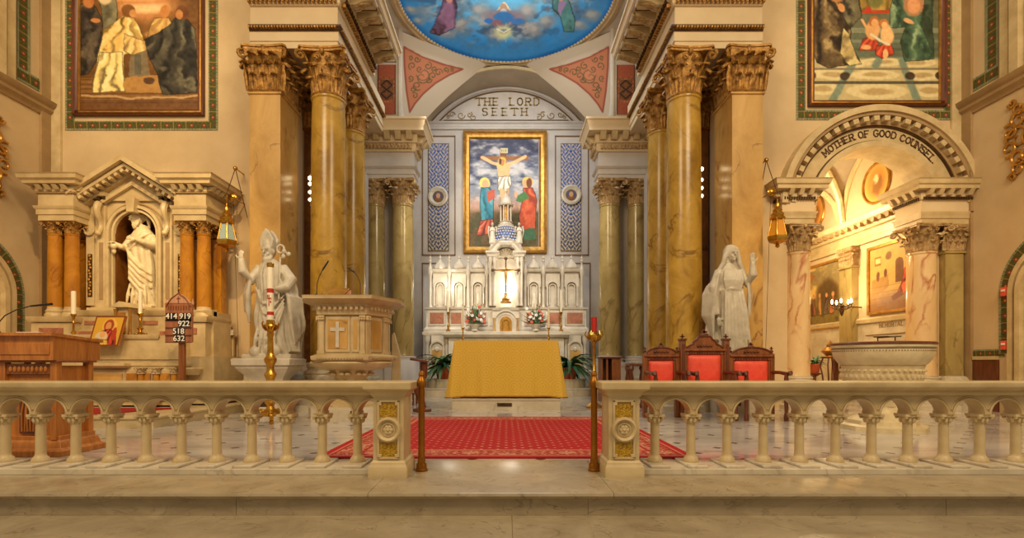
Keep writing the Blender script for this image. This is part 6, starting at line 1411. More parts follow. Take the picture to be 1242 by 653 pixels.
# ------------------------------------------------------------------ throne chairs
def throne(loc, w, zt_, posts, label, rz=0, centre=False):
    t = thing('throne_chair', loc, label, 'chair', rz=rz); h = w/2
    seat = local(t, MB().box(-h+.04, h-.04, -.52, 0, .40, .46), 'seat_frame', M['wood'], bevel=.006)
    local(t, MB().box(-h+.07, h-.07, -.5, -.03, .455, .53), 'seat_cushion', M['red'], bevel=.025)
    zs = .885+.09*centre
    local(t, MB().box(-h+.02, h-.02, .0, .05, .46, zs+.08), 'back_panel', M['wood'])
    # red padded back with rounded lower corners
    hw = h-.075; pl = [(-hw, .50+.08), (-hw+.08, .52), (hw-.08, .52), (hw, .58), (hw, zs), (-hw, zs)]
    pad = MB(); n = 14; vs = []
    for i in range(n+1):
        for j in range(n+1):
            u, v = i/n*2-1, j/n*2-1; x = u*hw*(1-.10*max(0, -v)**4*1.0); z = (.50+zs)/2+v*(zs-.50)/2; b_ = (1-u**6)*(1-v**6); vs.append((x, -.01-.055*b_**.6, z))
    pad.add(vs, [(i*(n+1)+j, (i+1)*(n+1)+j, (i+1)*(n+1)+j+1, i*(n+1)+j+1) for i in range(n) for j in range(n)]); local(t, pad, 'back_cushion', M['red'])
    for q in (-1, 1): local(t, MB().box(*sorted((q*(h-.075), q*(h-.02))), -.03, .05, .46, zs+.06), 'stile', M['wood'], bevel=.004)
    local(t, MB().box(-h+.04, h-.04, -.04, .05, zs, zs+.05), 'carved_rail', M['wood'], bevel=.004)
    mb = MB(); k = 13
    for i in range(k): mb.ell((-h+.1+(w-.2)*i/(k-1), -.045, zs+.025), (.014, .012, .018), 6, 4)
    local(t, mb, 'carving', M['dark_wood'])
    local(t, MB().box(-h+.0, h-.0, -.07, .06, zs+.05, zs+.085), 'cornice', M['wood'], bevel=.008)
    # crest
    if centre:
        pl = [(-h+.03, zs+.085), (h-.03, zs+.085), (h-.08, zs+.13), (h-.15, zs+.16), (h-.17, zs+.21), (.12, zs+.23), (.09, zs+.28), (-.09, zs+.28), (-.12, zs+.23), (-h+.17, zs+.21), (-h+.15, zs+.16), (-h+.08, zs+.13)]
        top = zs+.28
    else:
        pl = [(-h+.03, zs+.085)]+[(h-.03, zs+.085)]+[((h-.03)*math.cos(a), zs+.09+.11*math.sin(a)) for a in np.linspace(.05, PI-.05, 22)]; top = zs+.20
    cr = local(t, MB().prism(pl, -.03, .04), 'crest', M['wood'], bevel=.006)
    rim = [p for p in pl[1:]]+[pl[0]] if centre else pl[2:]
    local(cr, MB().tube([(x, -.035, z) for x, z in rim], .013, 6), 'crest_moulding', M['dark_wood'])
    mb = MB()
    for i in range(5): mb.ell((-.1+.05*i, -.035, zs+.13), (.022, .015, .02), 8, 6)
    local(cr, mb, 'crest_carving', M['dark_wood'])
    s_ = 1.5 if centre else 1
    mb = MB().ell((0, 0, top+.015*s_), (.05*s_, .025, .02*s_), 10, 6); mb.box(-.011*s_, .011*s_, -.012, .012, top, top+.075*s_); mb.box(-.032*s_, .032*s_, -.012, .012, top+.035*s_, top+.055*s_); local(t, mb, 'finial', M['dark_wood'])
    for q in (-1, 1):
        if posts:
            ph = zt_-.09; pb = local(t, MB().box(*sorted((q*(h-.035), q*(h+.045))), -.06, .05, 0, ph), 'post', M['wood'], bevel=.008)
            mb = MB().boxc((q*(h+.005), -.005, ph+.012), (.10, .13, .03)); c = q*(h+.005); mb.box(c-.01, c+.01, -.015, .005, ph+.02, ph+.1); mb.box(c-.035, c+.035, -.015, .005, ph+.05, ph+.07); local(pb, mb, 'post_finial', M['dark_wood'])
            local(pb, MB().box(*sorted((q*(h-.02), q*(h+.03))), -.067, -.055, .6, ph-.06), 'post_panel', M['dark_wood'])
        else:
            ph = zs+.10; pb = local(t, MB().box(*sorted((q*(h-.05), q*(h+.01))), -.05, .05, 0, ph), 'post', M['wood'], bevel=.006); c = q*(h-.02)
            mb = MB().lathe([(.028, ph), (.02, ph+.02), (.03, ph+.04), (.008, ph+.07)], (c, 0, 0), 10); mb.box(c-.007, c+.007, -.007, .007, ph+.06, ph+.11); mb.box(c-.025, c+.025, -.007, .007, ph+.075, ph+.09); local(pb, mb, 'post_finial', M['dark_wood'])
        local(t, MB().tube([(q*(h-.03), .0, .70), (q*(h-.02), -.25, .70), (q*(h-.02), -.46, .68), (q*(h-.02), -.54, .70), (q*(h-.02), -.55, .665)], [.026, .026, .03, .034, .02], 10), 'arm', M['dark_wood'])
        local(t, MB().lathe([(.03, 0), (.035, .05), (.022, .12), (.03, .3), (.035, .42), (.02, .5), (.032, .6), (.022, .68)], (q*(h-.05), -.48, 0), 12), 'leg', M['dark_wood'])
    return t
throne((3.05, 7.9, 0), .66, 1.28, True, 'tall carved throne with red back cushion, the middle of three', centre=True)
throne((2.40, 7.95, 0), .54, 1.15, False, 'carved wooden chair with red back cushion, left of the tall throne')
throne((3.78, 7.92, 0), .68, 1.15, False, 'carved wooden chair with red back cushion, right of the tall throne')
# ------------------------------------------------------------------ baptismal font
t = thing('baptismal_font', (4.8, 6.55, 0), 'white marble baptismal font with a dark wooden lid, in front of the chapel arch', 'font')
K = 6.55/6.0; 
hz = lambda y: atz(y, 6.55)
oc = PI/8
local(t, MB().lathe([(.50, 0), (.50, .055), (.47, .07), (.40, .075), (.39, .12), (.34, .15), (.24, .2), (.20, .24), (.19, .3)], seg=8, rot=oc), 'foot', M['statue_warm'])
local(t, MB().lathe([(.19, .3), (.18, .5), (.2, .56), (.36, .60), (.38, .64)], seg=24), 'stem', M['statue_warm'])
mb = MB().lathe([(.41, .62), (.43, .64), (.43, .78), (.44, .80), (.45, .81)], seg=36)
for k in range(40):
    a = 2*PI*k/40; mb.ell((.435*math.cos(a), .435*math.sin(a), .68), (.025, .025, .03), 6, 4); mb.ell((.435*math.cos(a+.08), .435*math.sin(a+.08), .75), (.025, .025, .02), 6, 4)
local(t, mb, 'carved_collar', M['statue_warm'])
zr = hz(419)
local(t, MB().lathe([(.42, .80), (.47, .84), (.51, .90), (.53, .95), (.54, zr-.05), (.535, zr-.04), (.55, zr-.03), (.55, zr)], seg=64), 'bowl', M['statue_warm'])
mb = MB()
for k in range(110): a = 2*PI*k/110; mb.ell((.54*math.cos(a), .54*math.sin(a), zr-.075), .009, 5, 3)
local(t, mb, 'bead_band', M['stone_dark']); local(t, MB().lathe([(.541, zr-.055), (.545, zr-.05), (.541, zr-.045)], seg=48), 'rim_line', M['bronze'])
lid = local(t, MB().lathe([(.56, zr), (.565, zr+.012), (.55, zr+.03), (.3, zr+.045), (.01, zr+.05)], seg=48), 'lid', M['dark_wood'])
mb = MB().tube([(-.17, -.1, zr+.10), (.17, -.1, zr+.11)], .008, 6)
for x in (-.12, .1): mb.tube([(x, -.1, zr+.03), (x, -.1, zr+.105)], .007, 6)
mb.tube([(.02, -.3, zr+.1), (.02, .1, zr+.1)], .008, 6); local(lid, mb, 'lid_handle', M['bronze'])
# small tables and a pot on a stand seen inside the chapel
Y = 10.4; t = thing('small_table', (atx(1038, Y), Y, 0), 'small dark wooden table with arched apron, left of the font', 'table')
zt_ = atz(431, Y); w = .36
local(t, MB().box(-w-.03, w+.03, -.2, .2, zt_-.05, zt_), 'table_top', M['dark_wood'], bevel=.01)
for a in (-1, 1):
    for b_ in (-1, 1): local(t, MB().box(a*(w-.05)-.04, a*(w-.05)+.04, b_*.15-.03, b_*.15+.03, 0, zt_-.05), 'leg', M['dark_wood'], bevel=.006)
local(t, MB().prism([(-w, zt_-.18), (-w, zt_-.05), (w, zt_-.05), (w, zt_-.18)]+[(w*.85*math.cos(a), zt_-.18+.07*math.sin(a)) for a in np.linspace(0, PI, 14)], -.17, -.14), 'apron', M['dark_wood'])
Y = 9.75; t = thing('plant_stand', (atx(1007, Y), Y, 0), 'slender bow-legged dark wooden stand at the chapel opening', 'stand')
zt_ = atz(433, Y); local(t, MB().lathe([(.15, zt_-.03), (.16, zt_-.01), (.15, zt_)], seg=20), 'top', M['dark_wood'])
for k in range(4):
    a = PI/4+k*PI/2; d = Vector((math.cos(a), math.sin(a), 0)); local(t, MB().tube([d*.12+Vector((0, 0, zt_-.02)), d*.17+Vector((0, 0, zt_-.16)), d*.13+Vector((0, 0, zt_-.36)), d*.10+Vector((0, 0, .3)), d*.16+Vector((0, 0, 0))], .014, 8), 'leg', M['dark_wood'])
p_ = thing('gilt_pot', (atx(1007, Y), Y, zt_), 'ornate gilt pot standing on the slender dark stand', 'pot')
local(p_, MB().lathe([(.08, 0), (.07, .02), (.14, .08), (.16, .11), (.12, .15), (.06, .19), (.07, .22), (.02, .28), (.004, .31)], seg=20, rad=lambda a, z: 1+.06*math.sin(a*9)), 'body', M['gilt'])
Y = 8.3; t = thing('wooden_armchair', (atx(1068, Y), Y, 0), 'brown wooden armchair arm peeping left of the font', 'chair')
local(t, MB().box(-.02, .02, -.22, .2, .0, atz(445, Y)), 'side_frame', M['wood'], bevel=.008); local(t, MB().tube([(0, -.25, atz(444, Y)), (0, .2, atz(444, Y))], .028, 8), 'arm', M['wood']); local(t, MB().box(.0, .45, -.2, .2, .42, .47), 'seat', M['wood'], bevel=.008); local(t, MB().box(.42, .46, -.2, .2, 0, .6), 'side_frame', M['wood'], bevel=.008)
potted((atx(988, 11.2), 11.2, .62), .12, .2, 40, .32, .7, 'small green potted plant in the chapel, right of its first column', 12)
t = thing('flower_stand', (atx(988, 11.2), 11.2, 0), 'stand carrying the small chapel plant', 'stand'); local(t, MB().lathe([(.14, 0), (.12, .04), (.04, .08), (.035, .54), (.13, .6), (.13, .62)], seg=16), 'stand', M['dark_wood'])
# wall sconce with glowing bulbs
Y = 12.0; c = at(1021, 362, 12.6); c.x = 7.62
c = Vector((7.55, 7.55*FPX/(1021-CX), 0)); c.z = atz(372, c.y)
t = thing('wall_sconce', c, 'dark metal wall sconce with lit candle bulbs on the chapel pilaster', 'sconce')
local(t, MB().lathe([(.004, -.22), (.03, -.18), (.05, -.1), (.03, -.03), (.06, .02), (.03, .06), (.02, .14)], seg=14), 'stem', M['bronze'])
for k in range(5):
    a = k*2*PI/5+.3; d = Vector((math.cos(a), math.sin(a), 0)); ar = local(t, MB().tube([Vector((0, 0, -.02)), d*.1+Vector((0, 0, -.07)), d*.19+Vector((0, 0, -.02)), d*.19+Vector((0, 0, .04))], .012, 6).lathe([(.03, .03), (.04, .05), (.02, .06)], d*.19, 10), 'arm', M['bronze'])
    local(ar, MB().ell(d*.19+Vector((0, 0, .11)), (.022, .022, .05), 10, 8), 'bulb', M['flame'])
local(t, MB().tube([(0, 0, 0), (8.0-c.x, 0, -.02)], .015, 6), 'wall_bracket', M['bronze'])
point('sconce_light', tuple(c+Vector((-.12, -.12, .2))), 14, (1, .8, .5), .08)
# ------------------------------------------------------------------ hidden lamp strips between the columns
for s, side, ys in ((-1, 'left', (217, 224, 234, 243)), (1, 'right', (206, 219, 229, 238.5))):
    x = 377 if s < 0 else 850; Y = 9.85; zz = [atz(y, Y) for y in ys]; X = atx(x, Y)
    t = thing('spotlight_strip', (X, Y+.06, zz[-1]-.1), 'upright strip of small bright spotlights behind the %s columns' % side, 'lamp')
    MB().box(X-.02, X+.02, Y+.03, Y+.06, zz[-1]-.1, zz[0]+.1).build('rail', M['paper'], t)
    for i, z in enumerate(zz):
        h_ = MB().lathe([(.035, 0), (.045, .07)], (0, 0, 0), 14).xf(Matrix.Translation((X, Y+.03, z)) @ Matrix.Rotation(PI/2, 4, 'X')).build('lamp_head', M['paper'], t)
        MB().ell((X, Y-.03, z), (.035 if i else .045, .02, .035 if i else .045), 12, 8).build('bulb', M['flame'], h_)
# ------------------------------------------------------------------ hanging bell lanterns with pulleys
for s, side, cx, Y in ((-1, 'left', 275, 8.75), (1, 'right', 943, 8.75)):
    t = thing('hanging_lantern', (atx(cx, Y), Y, atz(275, Y)), 'brass hexagonal hanging lantern on a bracket %s' % ('beside the side altar' if s < 0 else 'at the left of the chapel arch'), 'lantern')
    dy = 0 if s < 0 else -5
    ztop, zb_ = 0, 0
    u = Y/FPX
    pr = [(.04, -31*u), (2*u, -30*u), (3*u, -27*u), (11.5*u, -24*u), (12*u, -20*u)]
    z0 = dy*-u
    local(t, MB().lathe([(.5*u, -31*u), (3*u, -29*u), (2*u, -27*u), (5*u, -25*u), (11*u, -23*u), (12.5*u, -19*u), (12*u, -17*u)], (0, 0, z0), 6), 'base', M['brass'])
    local(t, MB().lathe([(10.5*u, -17*u), (6.5*u, 3*u)], (0, 0, z0), 6), 'glass_panes', M['amber' if s > 0 else 'glass'])
    for k in range(6): a = k*PI/3; local(t, MB().tube([(11.3*u*math.cos(a), 11.3*u*math.sin(a), -17*u+z0), (7*u*math.cos(a), 7*u*math.sin(a), 3*u+z0)], .012, 6), 'glazing_bar', M['brass'])
    local(t, MB().lathe([(8*u, 3*u), (9*u, 5*u), (7*u, 8*u), (7.5*u, 10*u), (5*u, 13*u), (5.5*u, 15*u), (2.5*u, 18*u), (3*u, 21*u), (1*u, 25*u), (.5*u, 28*u)], (0, 0, z0), 12), 'crown', M['brass'])
    X = atx(cx, Y); kx, dx_ = (289, 290) if s < 0 else (926, 928); ky, dky = (207, 244) if s < 0 else (197, 238)
    K0 = Vector((atx(kx, 9.3), 9.2, atz(ky, 9.3))); K1 = Vector((atx(dx_, 9.3), 9.1, atz(dky, 9.3))); top = Vector((X, Y, atz(275, Y)+28*u+z0)); hk = Vector((X, Y, atz(235, Y)))
    br = thing('lantern_bracket', K0, 'wall bracket with brass discs and wires carrying the %s hanging lantern' % side, 'bracket')
    MB().ell(K0, .04, 12, 8).build('upper_knob', M['brass'], br); MB().lathe([(.0, 0), (.07, .01), (.075, .03), (.04, .06), (.005, .065)], seg=20).xf(Matrix.Translation(K1) @ Matrix.Rotation(PI/2, 4, 'X')).build('brass_disc', M['brass'], br)
    MB().tube([K0, hk], .007, 5).build('stay', M['bronze'], br); MB().tube([K0, Vector((K1.x+s*-.15, 9.3, K1.z-.3))], .007, 5).build('stay', M['bronze'], br); MB().tube([hk, K1], .009, 5).build('arm', M['bronze'], br); MB().tube([hk, top], .005, 5).build('chain', M['brass'], br)
    MB().tube([K1, Vector((K1.x, 9.3, .8))], .004, 4).build('pull_cord', M['bronze'], br)
    for p0 in (K0, K1): MB().tube([p0, Vector((p0.x, 9.0 if False else WY, p0.z))], .012, 6).build('wall_pin', M['brass'], br)
# ------------------------------------------------------------------ side altar on the left wall
t = thing('side_altar', (-6.5, 8.6, 0), 'cream stone side altar with amber marble columns, broken pediment and statue niche', 'altar')
FY = 8.5; ZC = 4.0
def sbox(n, m_, *a, par=None, bv=0): return MB().box(*a).build(n, M[m_], par or t, bevel=bv)
sbox('back_wall', 'stone', -8.0, -5.15, 9.455, WY-.02, .3, 3.1)
def entab(path, z0, nm):
    o = MB().mould(path, [(-.2, z0), (0, z0), (0, z0+.09), (.02, z0+.1), (.02, z0+.18), (.04, z0+.2), (.05, z0+.24), (-.1, z0+.24)]).build(nm+'_architrave', M['stone'], t)
    MB().mould(path, [(-.1, z0+.24), (0, z0+.24), (0, z0+.46), (.03, z0+.48), (.03, z0+.56), (-.1, z0+.56)]).build(nm+'_frieze', M['stone'], o)
    MB().blocks(path, .03, .11, z0+.50, z0+.57, .07, .07, .5).build(nm+'_bracket_course', M['stone'], o); MB().mould(path, [(-.01, z0+.455), (.034, z0+.455), (.034, z0+.47), (-.01, z0+.47)]).build(nm+'_line', M['stone_dark'], o)
    MB().mould(path, [(-.1, z0+.57), (.14, z0+.585), (.15, z0+.63), (.19, z0+.66), (.20, z0+.72), (.22, z0+.74), (-.1, z0+.745)]).build(nm+'_cornice', M['stone'], o)
z0 = ZC-.745
# left and right column groups stand forward, the middle stands back
for (x0, x1, nm) in ((-7.92, -7.32, 'left'), (-5.62, -5.08, 'right')):
    entab([(x0, 9.45), (x0, FY+.16), (x1, FY+.16), (x1, 9.45)], z0, nm)
    xc = (x0+x1)/2
    sbox(nm+'_pedestal', 'stone', x0-.04, x1+.04, FY+.08, 9.3, .3, 1.52); MB().mould([(x0-.04, 9.3), (x0-.04, FY+.08), (x1+.04, FY+.08), (x1+.04, 9.3)], [(-.1, 1.52), (.03, 1.53), (.05, 1.58), (.05, 1.62), (-.1, 1.63)]).build(nm+'_pedestal_cap', M['stone'], t)
    sbox(nm+'_pedestal_panel', 'panel_rose', x0+.1, x1-.1, FY+.065, FY+.09, 1.33, 1.43)
    for cx in (xc-.145, xc+.145):
        MB().lathe([(.15, 1.63), (.15, 1.67), (.13, 1.7), (.14, 1.73), (.115, 1.76), (.112, 1.8)], (cx, FY+.32, 0), 24).build('column_base', M['stone'], t)
        MB().lathe([(.112, 1.8), (.112, 2.2), (.102, 3.02), (.11, 3.03), (.11, 3.05)], (cx, FY+.32, 0), 28).build('column_shaft', M['orange_marble'], t)
        capital_mb(.10, .2, n=6).xf(Matrix.Translation((cx, FY+.32, 3.05))).build('column_capital', M['cap'], t)
    sbox('inner_pilaster', 'orange_marble', x0+.0, x1-.0, FY+.62, 9.3, 1.63, 3.04); capital_mb((x1-x0)/2-.02, .2, True, sqy=.1).xf(Matrix.Translation((xc, FY+.74, 3.05))).build('pilaster_capital', M['cap'], t)
xm = -6.5; MY = 9.0
# centre: niche surround
NW = .37; nz = 3.1; NZ0 = 1.88
nzc = 3.12
poly = [(-7.3, 1.75), (xm-NW, 1.75), (xm-NW, nzc)]+[(xm+NW*math.cos(a), nzc+NW*math.sin(a)) for a in np.linspace(PI, 0, 25)]+[(xm+NW, 1.75), (-5.66, 1.75), (-5.66, 3.72), (-7.3, 3.72)]
MB().prism(poly, MY, MY+.4).build('niche_wall', M['stone'], t)
for r, w, d in ((NW, .035, .05), (NW+.06, .05, .08), (NW+.14, .02, .03)): arch_open(xm, nzc, r, w, MY-d, MY+.02, 1.8, 'niche_moulding', 'stone' if w > .02 else 'stone_dark', t)
arch_open(xm, nzc, NW-.012, .014, MY+.01, MY+.4, 1.8, 'niche_lining', 'brown_marble', t)
MB().prism([(xm+(NW)*math.cos(a), nzc+NW*math.sin(a)) for a in np.linspace(PI, 0, 20)]+[(xm+NW, 1.8), (xm-NW, 1.8)], MY+.39, MY+.44).build('niche_back', M['brown_marble'], t)
MB().prism([(xm-.06, 3.46), (xm+.06, 3.46), (xm+.08, 3.70), (xm-.08, 3.70)], MY-.16, MY).build('keystone', M['stone'], t)
for q in (-1, 1):
    x = xm+q*.58
    mb = MB().box(x-.075, x+.075, MY-.05, MY, 1.8, 3.66); mb.build('niche_strip', M['stone'], t)
    MB().box(x-.035, x+.035, MY-.056, MY-.045, 1.95, 2.95).build('strip_inset', M['stone_dark'], t)
    pts = [(x, MY-.10-.05*math.sin(u*PI*2), 3.62-.5*u) for u in np.linspace(0, 1, 12)]; MB().tube(pts, [.06-.02*u for u in np.linspace(0, 1, 12)], 8).ell((x, MY-.12, 3.1), (.05, .05, .05), 10, 6).build('scroll_console', M['stone'], t)
    x = xm+q*.79; MB().box(x-.07, x+.07, MY-.03, MY, 1.85, 3.5).build('garland_strip', M['stone'], t); MB().box(x-.04, x+.04, MY-.036, MY-.02, 2.0, 2.75).build('garland_ground', M['bronze'], t)
    mb = MB()
    for k in range(14): mb.ell((x+.015*math.sin(k*2.2), MY-.045, 2.04+k*.052), (.026, .016, .026), 8, 6)
    mb.build('garland', M['gilt'], t)
    MB().tube([(x-.09, MY-.05, 3.16), (x-.05, MY-.06, 3.1), (x, MY-.06, 3.08), (x+.05, MY-.06, 3.1), (x+.09, MY-.05, 3.16)], .018, 6).build('swag', M['stone'], t)
sbox('niche_sill', 'stone', -7.25, -5.7, MY-.16, MY+.44, 1.72, 1.80)
# lower entablature of the centre and the pediment
pth = [(-7.3, MY-.02), (-5.66, MY-.02)]
for x0, x1 in ((-7.3, xm-.45), (xm+.45, -5.66)):
    MB().mould([(x0, MY-.02), (x1, MY-.02)], [(-.1, 3.66), (.03, 3.67), (.03, 3.72), (.12, 3.74), (.14, 3.80), (-.1, 3.82)]).build('centre_cornice', M['stone'], t); MB().blocks([(x0, MY-.02), (x1, MY-.02)], .03, .07, 3.675, 3.735, .05, .05).build('centre_dentil_course', M['bronze'], t)
PZ, PA, PH = 3.78, .92, .58
for (a, b_, y0, m_) in ((0, .09, 8.62, 'stone'), (.11, .17, 8.70, 'stone'), (.17, .25, 8.86, 'stone')):
    for q in (-1, 1):
        A = (xm+q*PA, PZ-a); B = (xm, PZ+PH-a); C_ = (xm, PZ+PH-b_); D = (xm+q*PA, PZ-b_)
        MB().prism([A, B, C_, D], y0, MY+.42).build('raking_cornice', M[m_], t)
for q in (-1, 1):
    mb = MB()
    for k in range(9):
        u = (k+.5)/9; mb.boxc((xm+q*PA*(1-u), 8.78, PZ+PH*u-.20), (.055, .14, .06), Matrix.Rotation(q*math.atan(PH/PA), 4, 'Y'))
    mb.build('raking_brackets', M['stone'], t)
MB().prism([(xm-PA+.1, PZ-.1), (xm, PZ+PH-.2), (xm+PA-.1, PZ-.1)], 8.95, MY+.42).build('tympanum', M['stone'], t)
for q in (-1, 1): MB().prism([(xm+q*.55, PZ-.12), (xm, PZ+.22), (xm, PZ+.15), (xm+q*.5, PZ-.16)], 8.88, 8.96).build('inner_pediment', M['stone'], t)
# retable, gradines, mensa, front
sbox('retable', 'stone', -7.35, -5.0, 8.75, 9.3, .9, 1.72); MB().mould([(-7.35, 8.75), (-5.0, 8.75)], [(-.1, 1.64), (.02, 1.65), (.05, 1.70), (.06, 1.74), (-.1, 1.76)]).build('retable_cornice', M['stone'], t)
for x0, x1 in ((-7.2, -6.95), (-6.2, -5.95), (-5.75, -5.35)):
    sbox('rose_panel', 'panel_rose', x0, x1, 8.735, 8.76, 1.50, 1.56); 
for x0, x1 in ((-5.9, -5.5), (-5.4, -5.15), (-7.3, -7.05)): f = sbox('panel_frame', 'stone', x0-.03, x1+.03, 8.72, 8.76, 1.25, 1.41, bv=.01); sbox('rose_panel', 'panel_rose', x0, x1, 8.712, 8.73, 1.28, 1.38, par=f)
sbox('gradine', 'stone', -7.1, -5.3, 8.3, 8.78, .9, 1.28); MB().mould([(-7.1, 8.78), (-7.1, 8.3), (-5.65, 8.3), (-5.65, 8.78)], [(-.05, 1.22), (.02, 1.23), (.04, 1.27), (.04, 1.30), (-.1, 1.31)]).build('gradine_cap', M['stone'], t)
# mensa slab and its base with gold panels
def P7(x, y, Y=7.9): return at(x, y, Y)
MB().mould([(atx(95, 7.9), 8.4), (atx(95, 7.9), 7.9), (atx(150, 7.9), 7.9), (atx(150, 7.9), 8.05), (atx(215, 8.0), 8.05), (atx(215, 8.0), 8.4)], [(-.1, .76), (.0, .77), (.03, .80), (.03, .84), (-.1, .85)]).build('mensa', M['stone'], t)
sbox('altar_block', 'stone', atx(98, 7.95), atx(214, 8.05), 8.02, 8.8, .18, .78); sbox('wide_block', 'stone', -7.6, -4.75, 8.32, 9.3, .18, .95)
for x0, x1 in ((104, 150), (155, 168), (174, 184), (196, 208)):
    a, b_ = atx(x0, 8.0), atx(x1, 8.0); f = sbox('front_frame', 'stone', a-.03, b_+.03, 7.98, 8.04, .26, .74, bv=.01); sbox('gold_panel', 'orange_marble' if x0 > 110 else 'pale_gold_marble', a, b_, 7.965, 8.0, .3, .68, par=f)
for x in (170.5, 189, 211): capital_mb(.05, .1, n=5).xf(Matrix.Translation((atx(x, 7.94), 7.95, .67))).build('little_capital', M['stone'], t); MB().lathe([(.045, .2), (.04, .67)], (atx(x, 7.94), 7.95, 0), 14).build('little_column', M['orange_marble'], t)
MB().lathe([(.10, .9), (.12, .95), (.14, 1.0), (.12, 1.02)], (atx(232, 8.2), 8.25, -.25), 14).build('corbel', M['stone'], t)
sbox('tabernacle', 'stone', atx(146, 8.55), atx(161, 8.55), 8.45, 8.8, 1.3, atz(374, 8.55)); sbox('tabernacle_door', 'gilt', atx(148, 8.55), atx(158, 8.55), 8.43, 8.46, 1.34, atz(380, 8.55))
for x in (144.5, 162): MB().lathe([(.03, 1.31), (.022, 1.36), (.02, 1.68), (.032, 1.73)], (atx(x, 8.5), 8.42, 0), 10).build('tabernacle_column', M['gilt'], t)
MB().prism([(atx(142, 8.55), atz(374, 8.55)), (atx(153.5, 8.55), atz(367, 8.55)), (atx(165, 8.55), atz(374, 8.55))], 8.38, 8.8).build('tabernacle_gable', M['stone'], t)
# platform and carpet in front
struct(MB().mould([(-8.44, 6.6), (-4.55, 6.6), (-4.55, 9.4), (-8.44, 9.4)], [(0, 0), (0, .11), (.02, .12), (.02, .14), (0, .15)], closed=True), 'trim_210', M['stone'])
tag(MB().prism([(-8.3, 6.85), (-5.45, 6.85), (-4.95, 7.75), (-8.3, 7.75)], .152, .166, 'z').build('carpet', M['red_carpet']), 'plain red carpet strip on the step of the side altar', 'carpet')
# icon, candlesticks
ic = thing('icon_panel', at(127, 419, 8.1), 'gold-ground icon of mother and child leaning on the side altar', 'icon')
u = 8.1/FPX
pic_icon().surf('picture', lambda x, y: ((108.5+x*.98+(37-y)*.15-CX-2)*u+.0*x, 8.1+(37-y)/37*.08, EYE+(CY-(383+y))*u), 'paint', ic)
a, b_, c, d = [(( x-CX)*u, Y, EYE+(CY-y)*u) for x, y, Y in ((107, 420, 8.1), (143, 420, 8.1), (148.5, 383, 8.18), (112.5, 383, 8.18))]
MB().add([a, b_, c, d]+[(p[0], p[1]+.03, p[2]) for p in (a, b_, c, d)], [(0,1,2,3),(7,6,5,4),(0,4,5,1),(1,5,6,2),(2,6,7,3),(3,7,4,0)]).xf(Matrix.Translation((0, .004, 0))).build('board', M['oak'], ic)
candlestick((atx(168, 8.38), 8.42, 1.31), atz(380, 8.38)-1.31, .09, atz(352, 8.38)-atz(380, 8.38), .03, 'brass candlestick with thick white candle, right of the icon')
candlestick((atx(88, 8.38), 8.4, 1.22), atz(381, 8.38)-1.22, .07, atz(353, 8.38)-atz(381, 8.38), .035, 'brass candlestick with thick pale candle, left of the icon')
sbox('candle_shelf', 'stone', -7.3, -6.95, 8.3, 8.76, .9, 1.22)
# ------------------------------------------------------------------ hymn board
Y = 7.8; t = thing('hymn_board', (atx(217, Y), Y, 0), 'wooden hymn number board reading 414 919, 922, 518, 632 on a pole', 'sign')
X0, X1 = atx(201, Y), atx(234, Y); zt_, zb_ = atz(368, Y), atz(415.5, Y)
bd = MB().box(X0, X1, Y-.015, Y+.015, zb_, zt_).build('board', M['board_wood'], t, bevel=.004)
xc = (X0+X1)/2; w = (X1-X0)/2
mb = MB().prism([(X0+.02, zt_)]+[(X1-.02, zt_)]+[(xc+(w-.02)*(1-u)*math.cos(0), zt_+.14*math.sin(u*PI/2)) for u in np.linspace(.1, 1, 8)]+[(xc-(w-.02)*(1-u), zt_+.14*math.sin(u*PI/2)) for u in np.linspace(1, .1, 8)], Y-.02, Y+.015)
gb = mb.build('gothic_crest', M['crest_wood'], bd)
mb = MB().tube([(X0+.015, Y-.025, zt_-.05), (X0+.1, Y-.025, zt_+.07), (xc, Y-.025, zt_+.15), (X1-.1, Y-.025, zt_+.07), (X1-.015, Y-.025, zt_-.05)], .008, 6)
for x in np.linspace(X0+.05, X1-.05, 9): mb.tube([(x, Y-.022, zt_-.10), (x, Y-.024, zt_-.04)], .007, 5)
mb.boxc((xc, Y-.024, zt_+.05), (.008, .01, .10)); mb.boxc((xc, Y-.024, zt_+.07), (.05, .01, .008)); mb.build('tracery', M['wood'], gb)
for x in (X0, X1): MB().lathe([(.016, zt_-.02), (.012, zt_+.02), (.004, zt_+.07)], (x, Y, 0), 8).build('pinnacle', M['crest_wood'], bd)
for k, (txt, xa, yb) in enumerate((('414', 202.5, 388), ('919', 219, 388), ('922', 217.5, 397), ('518', 211, 406.2), ('632', 211.5, 415))):
    MB().box(X0+.01, X1-.01, Y-.03, Y-.012, atz(yb+1.2, Y), atz(yb+.4, Y)).build('slot_rail', M['dark_wood'], bd)
    for j, ch in enumerate(txt):
        cd = bpy.data.curves.new('numeral', 'FONT'); cd.body = ch; cd.size = .118; cd.extrude = .003; cd.offset = .001; cd.align_x = 'CENTER'
        o = bpy.data.objects.new('numeral', cd); COL.objects.link(o); dg = bpy.context.evaluated_depsgraph_get(); me = bpy.data.meshes.new_from_object(o.evaluated_get(dg)); bpy.data.objects.remove(o)
        me.materials.clear(); me.materials.append(M['paper']); cx_ = atx(xa+2.3+j*4.7, Y)
        card = MB().box(cx_-.028, cx_+.028, Y-.024, Y-.014, atz(yb, Y)-.0, atz(yb-8, Y)).build('number_card', M['black'], bd)
        o = bpy.data.objects.new('numeral', me); COL.objects.link(o); o.rotation_euler = (PI/2, 0, 0); o.location = (cx_, Y-.03, atz(yb, Y)+.012); o.parent = card; o.matrix_parent_inverse = card.matrix_basis.inverted()
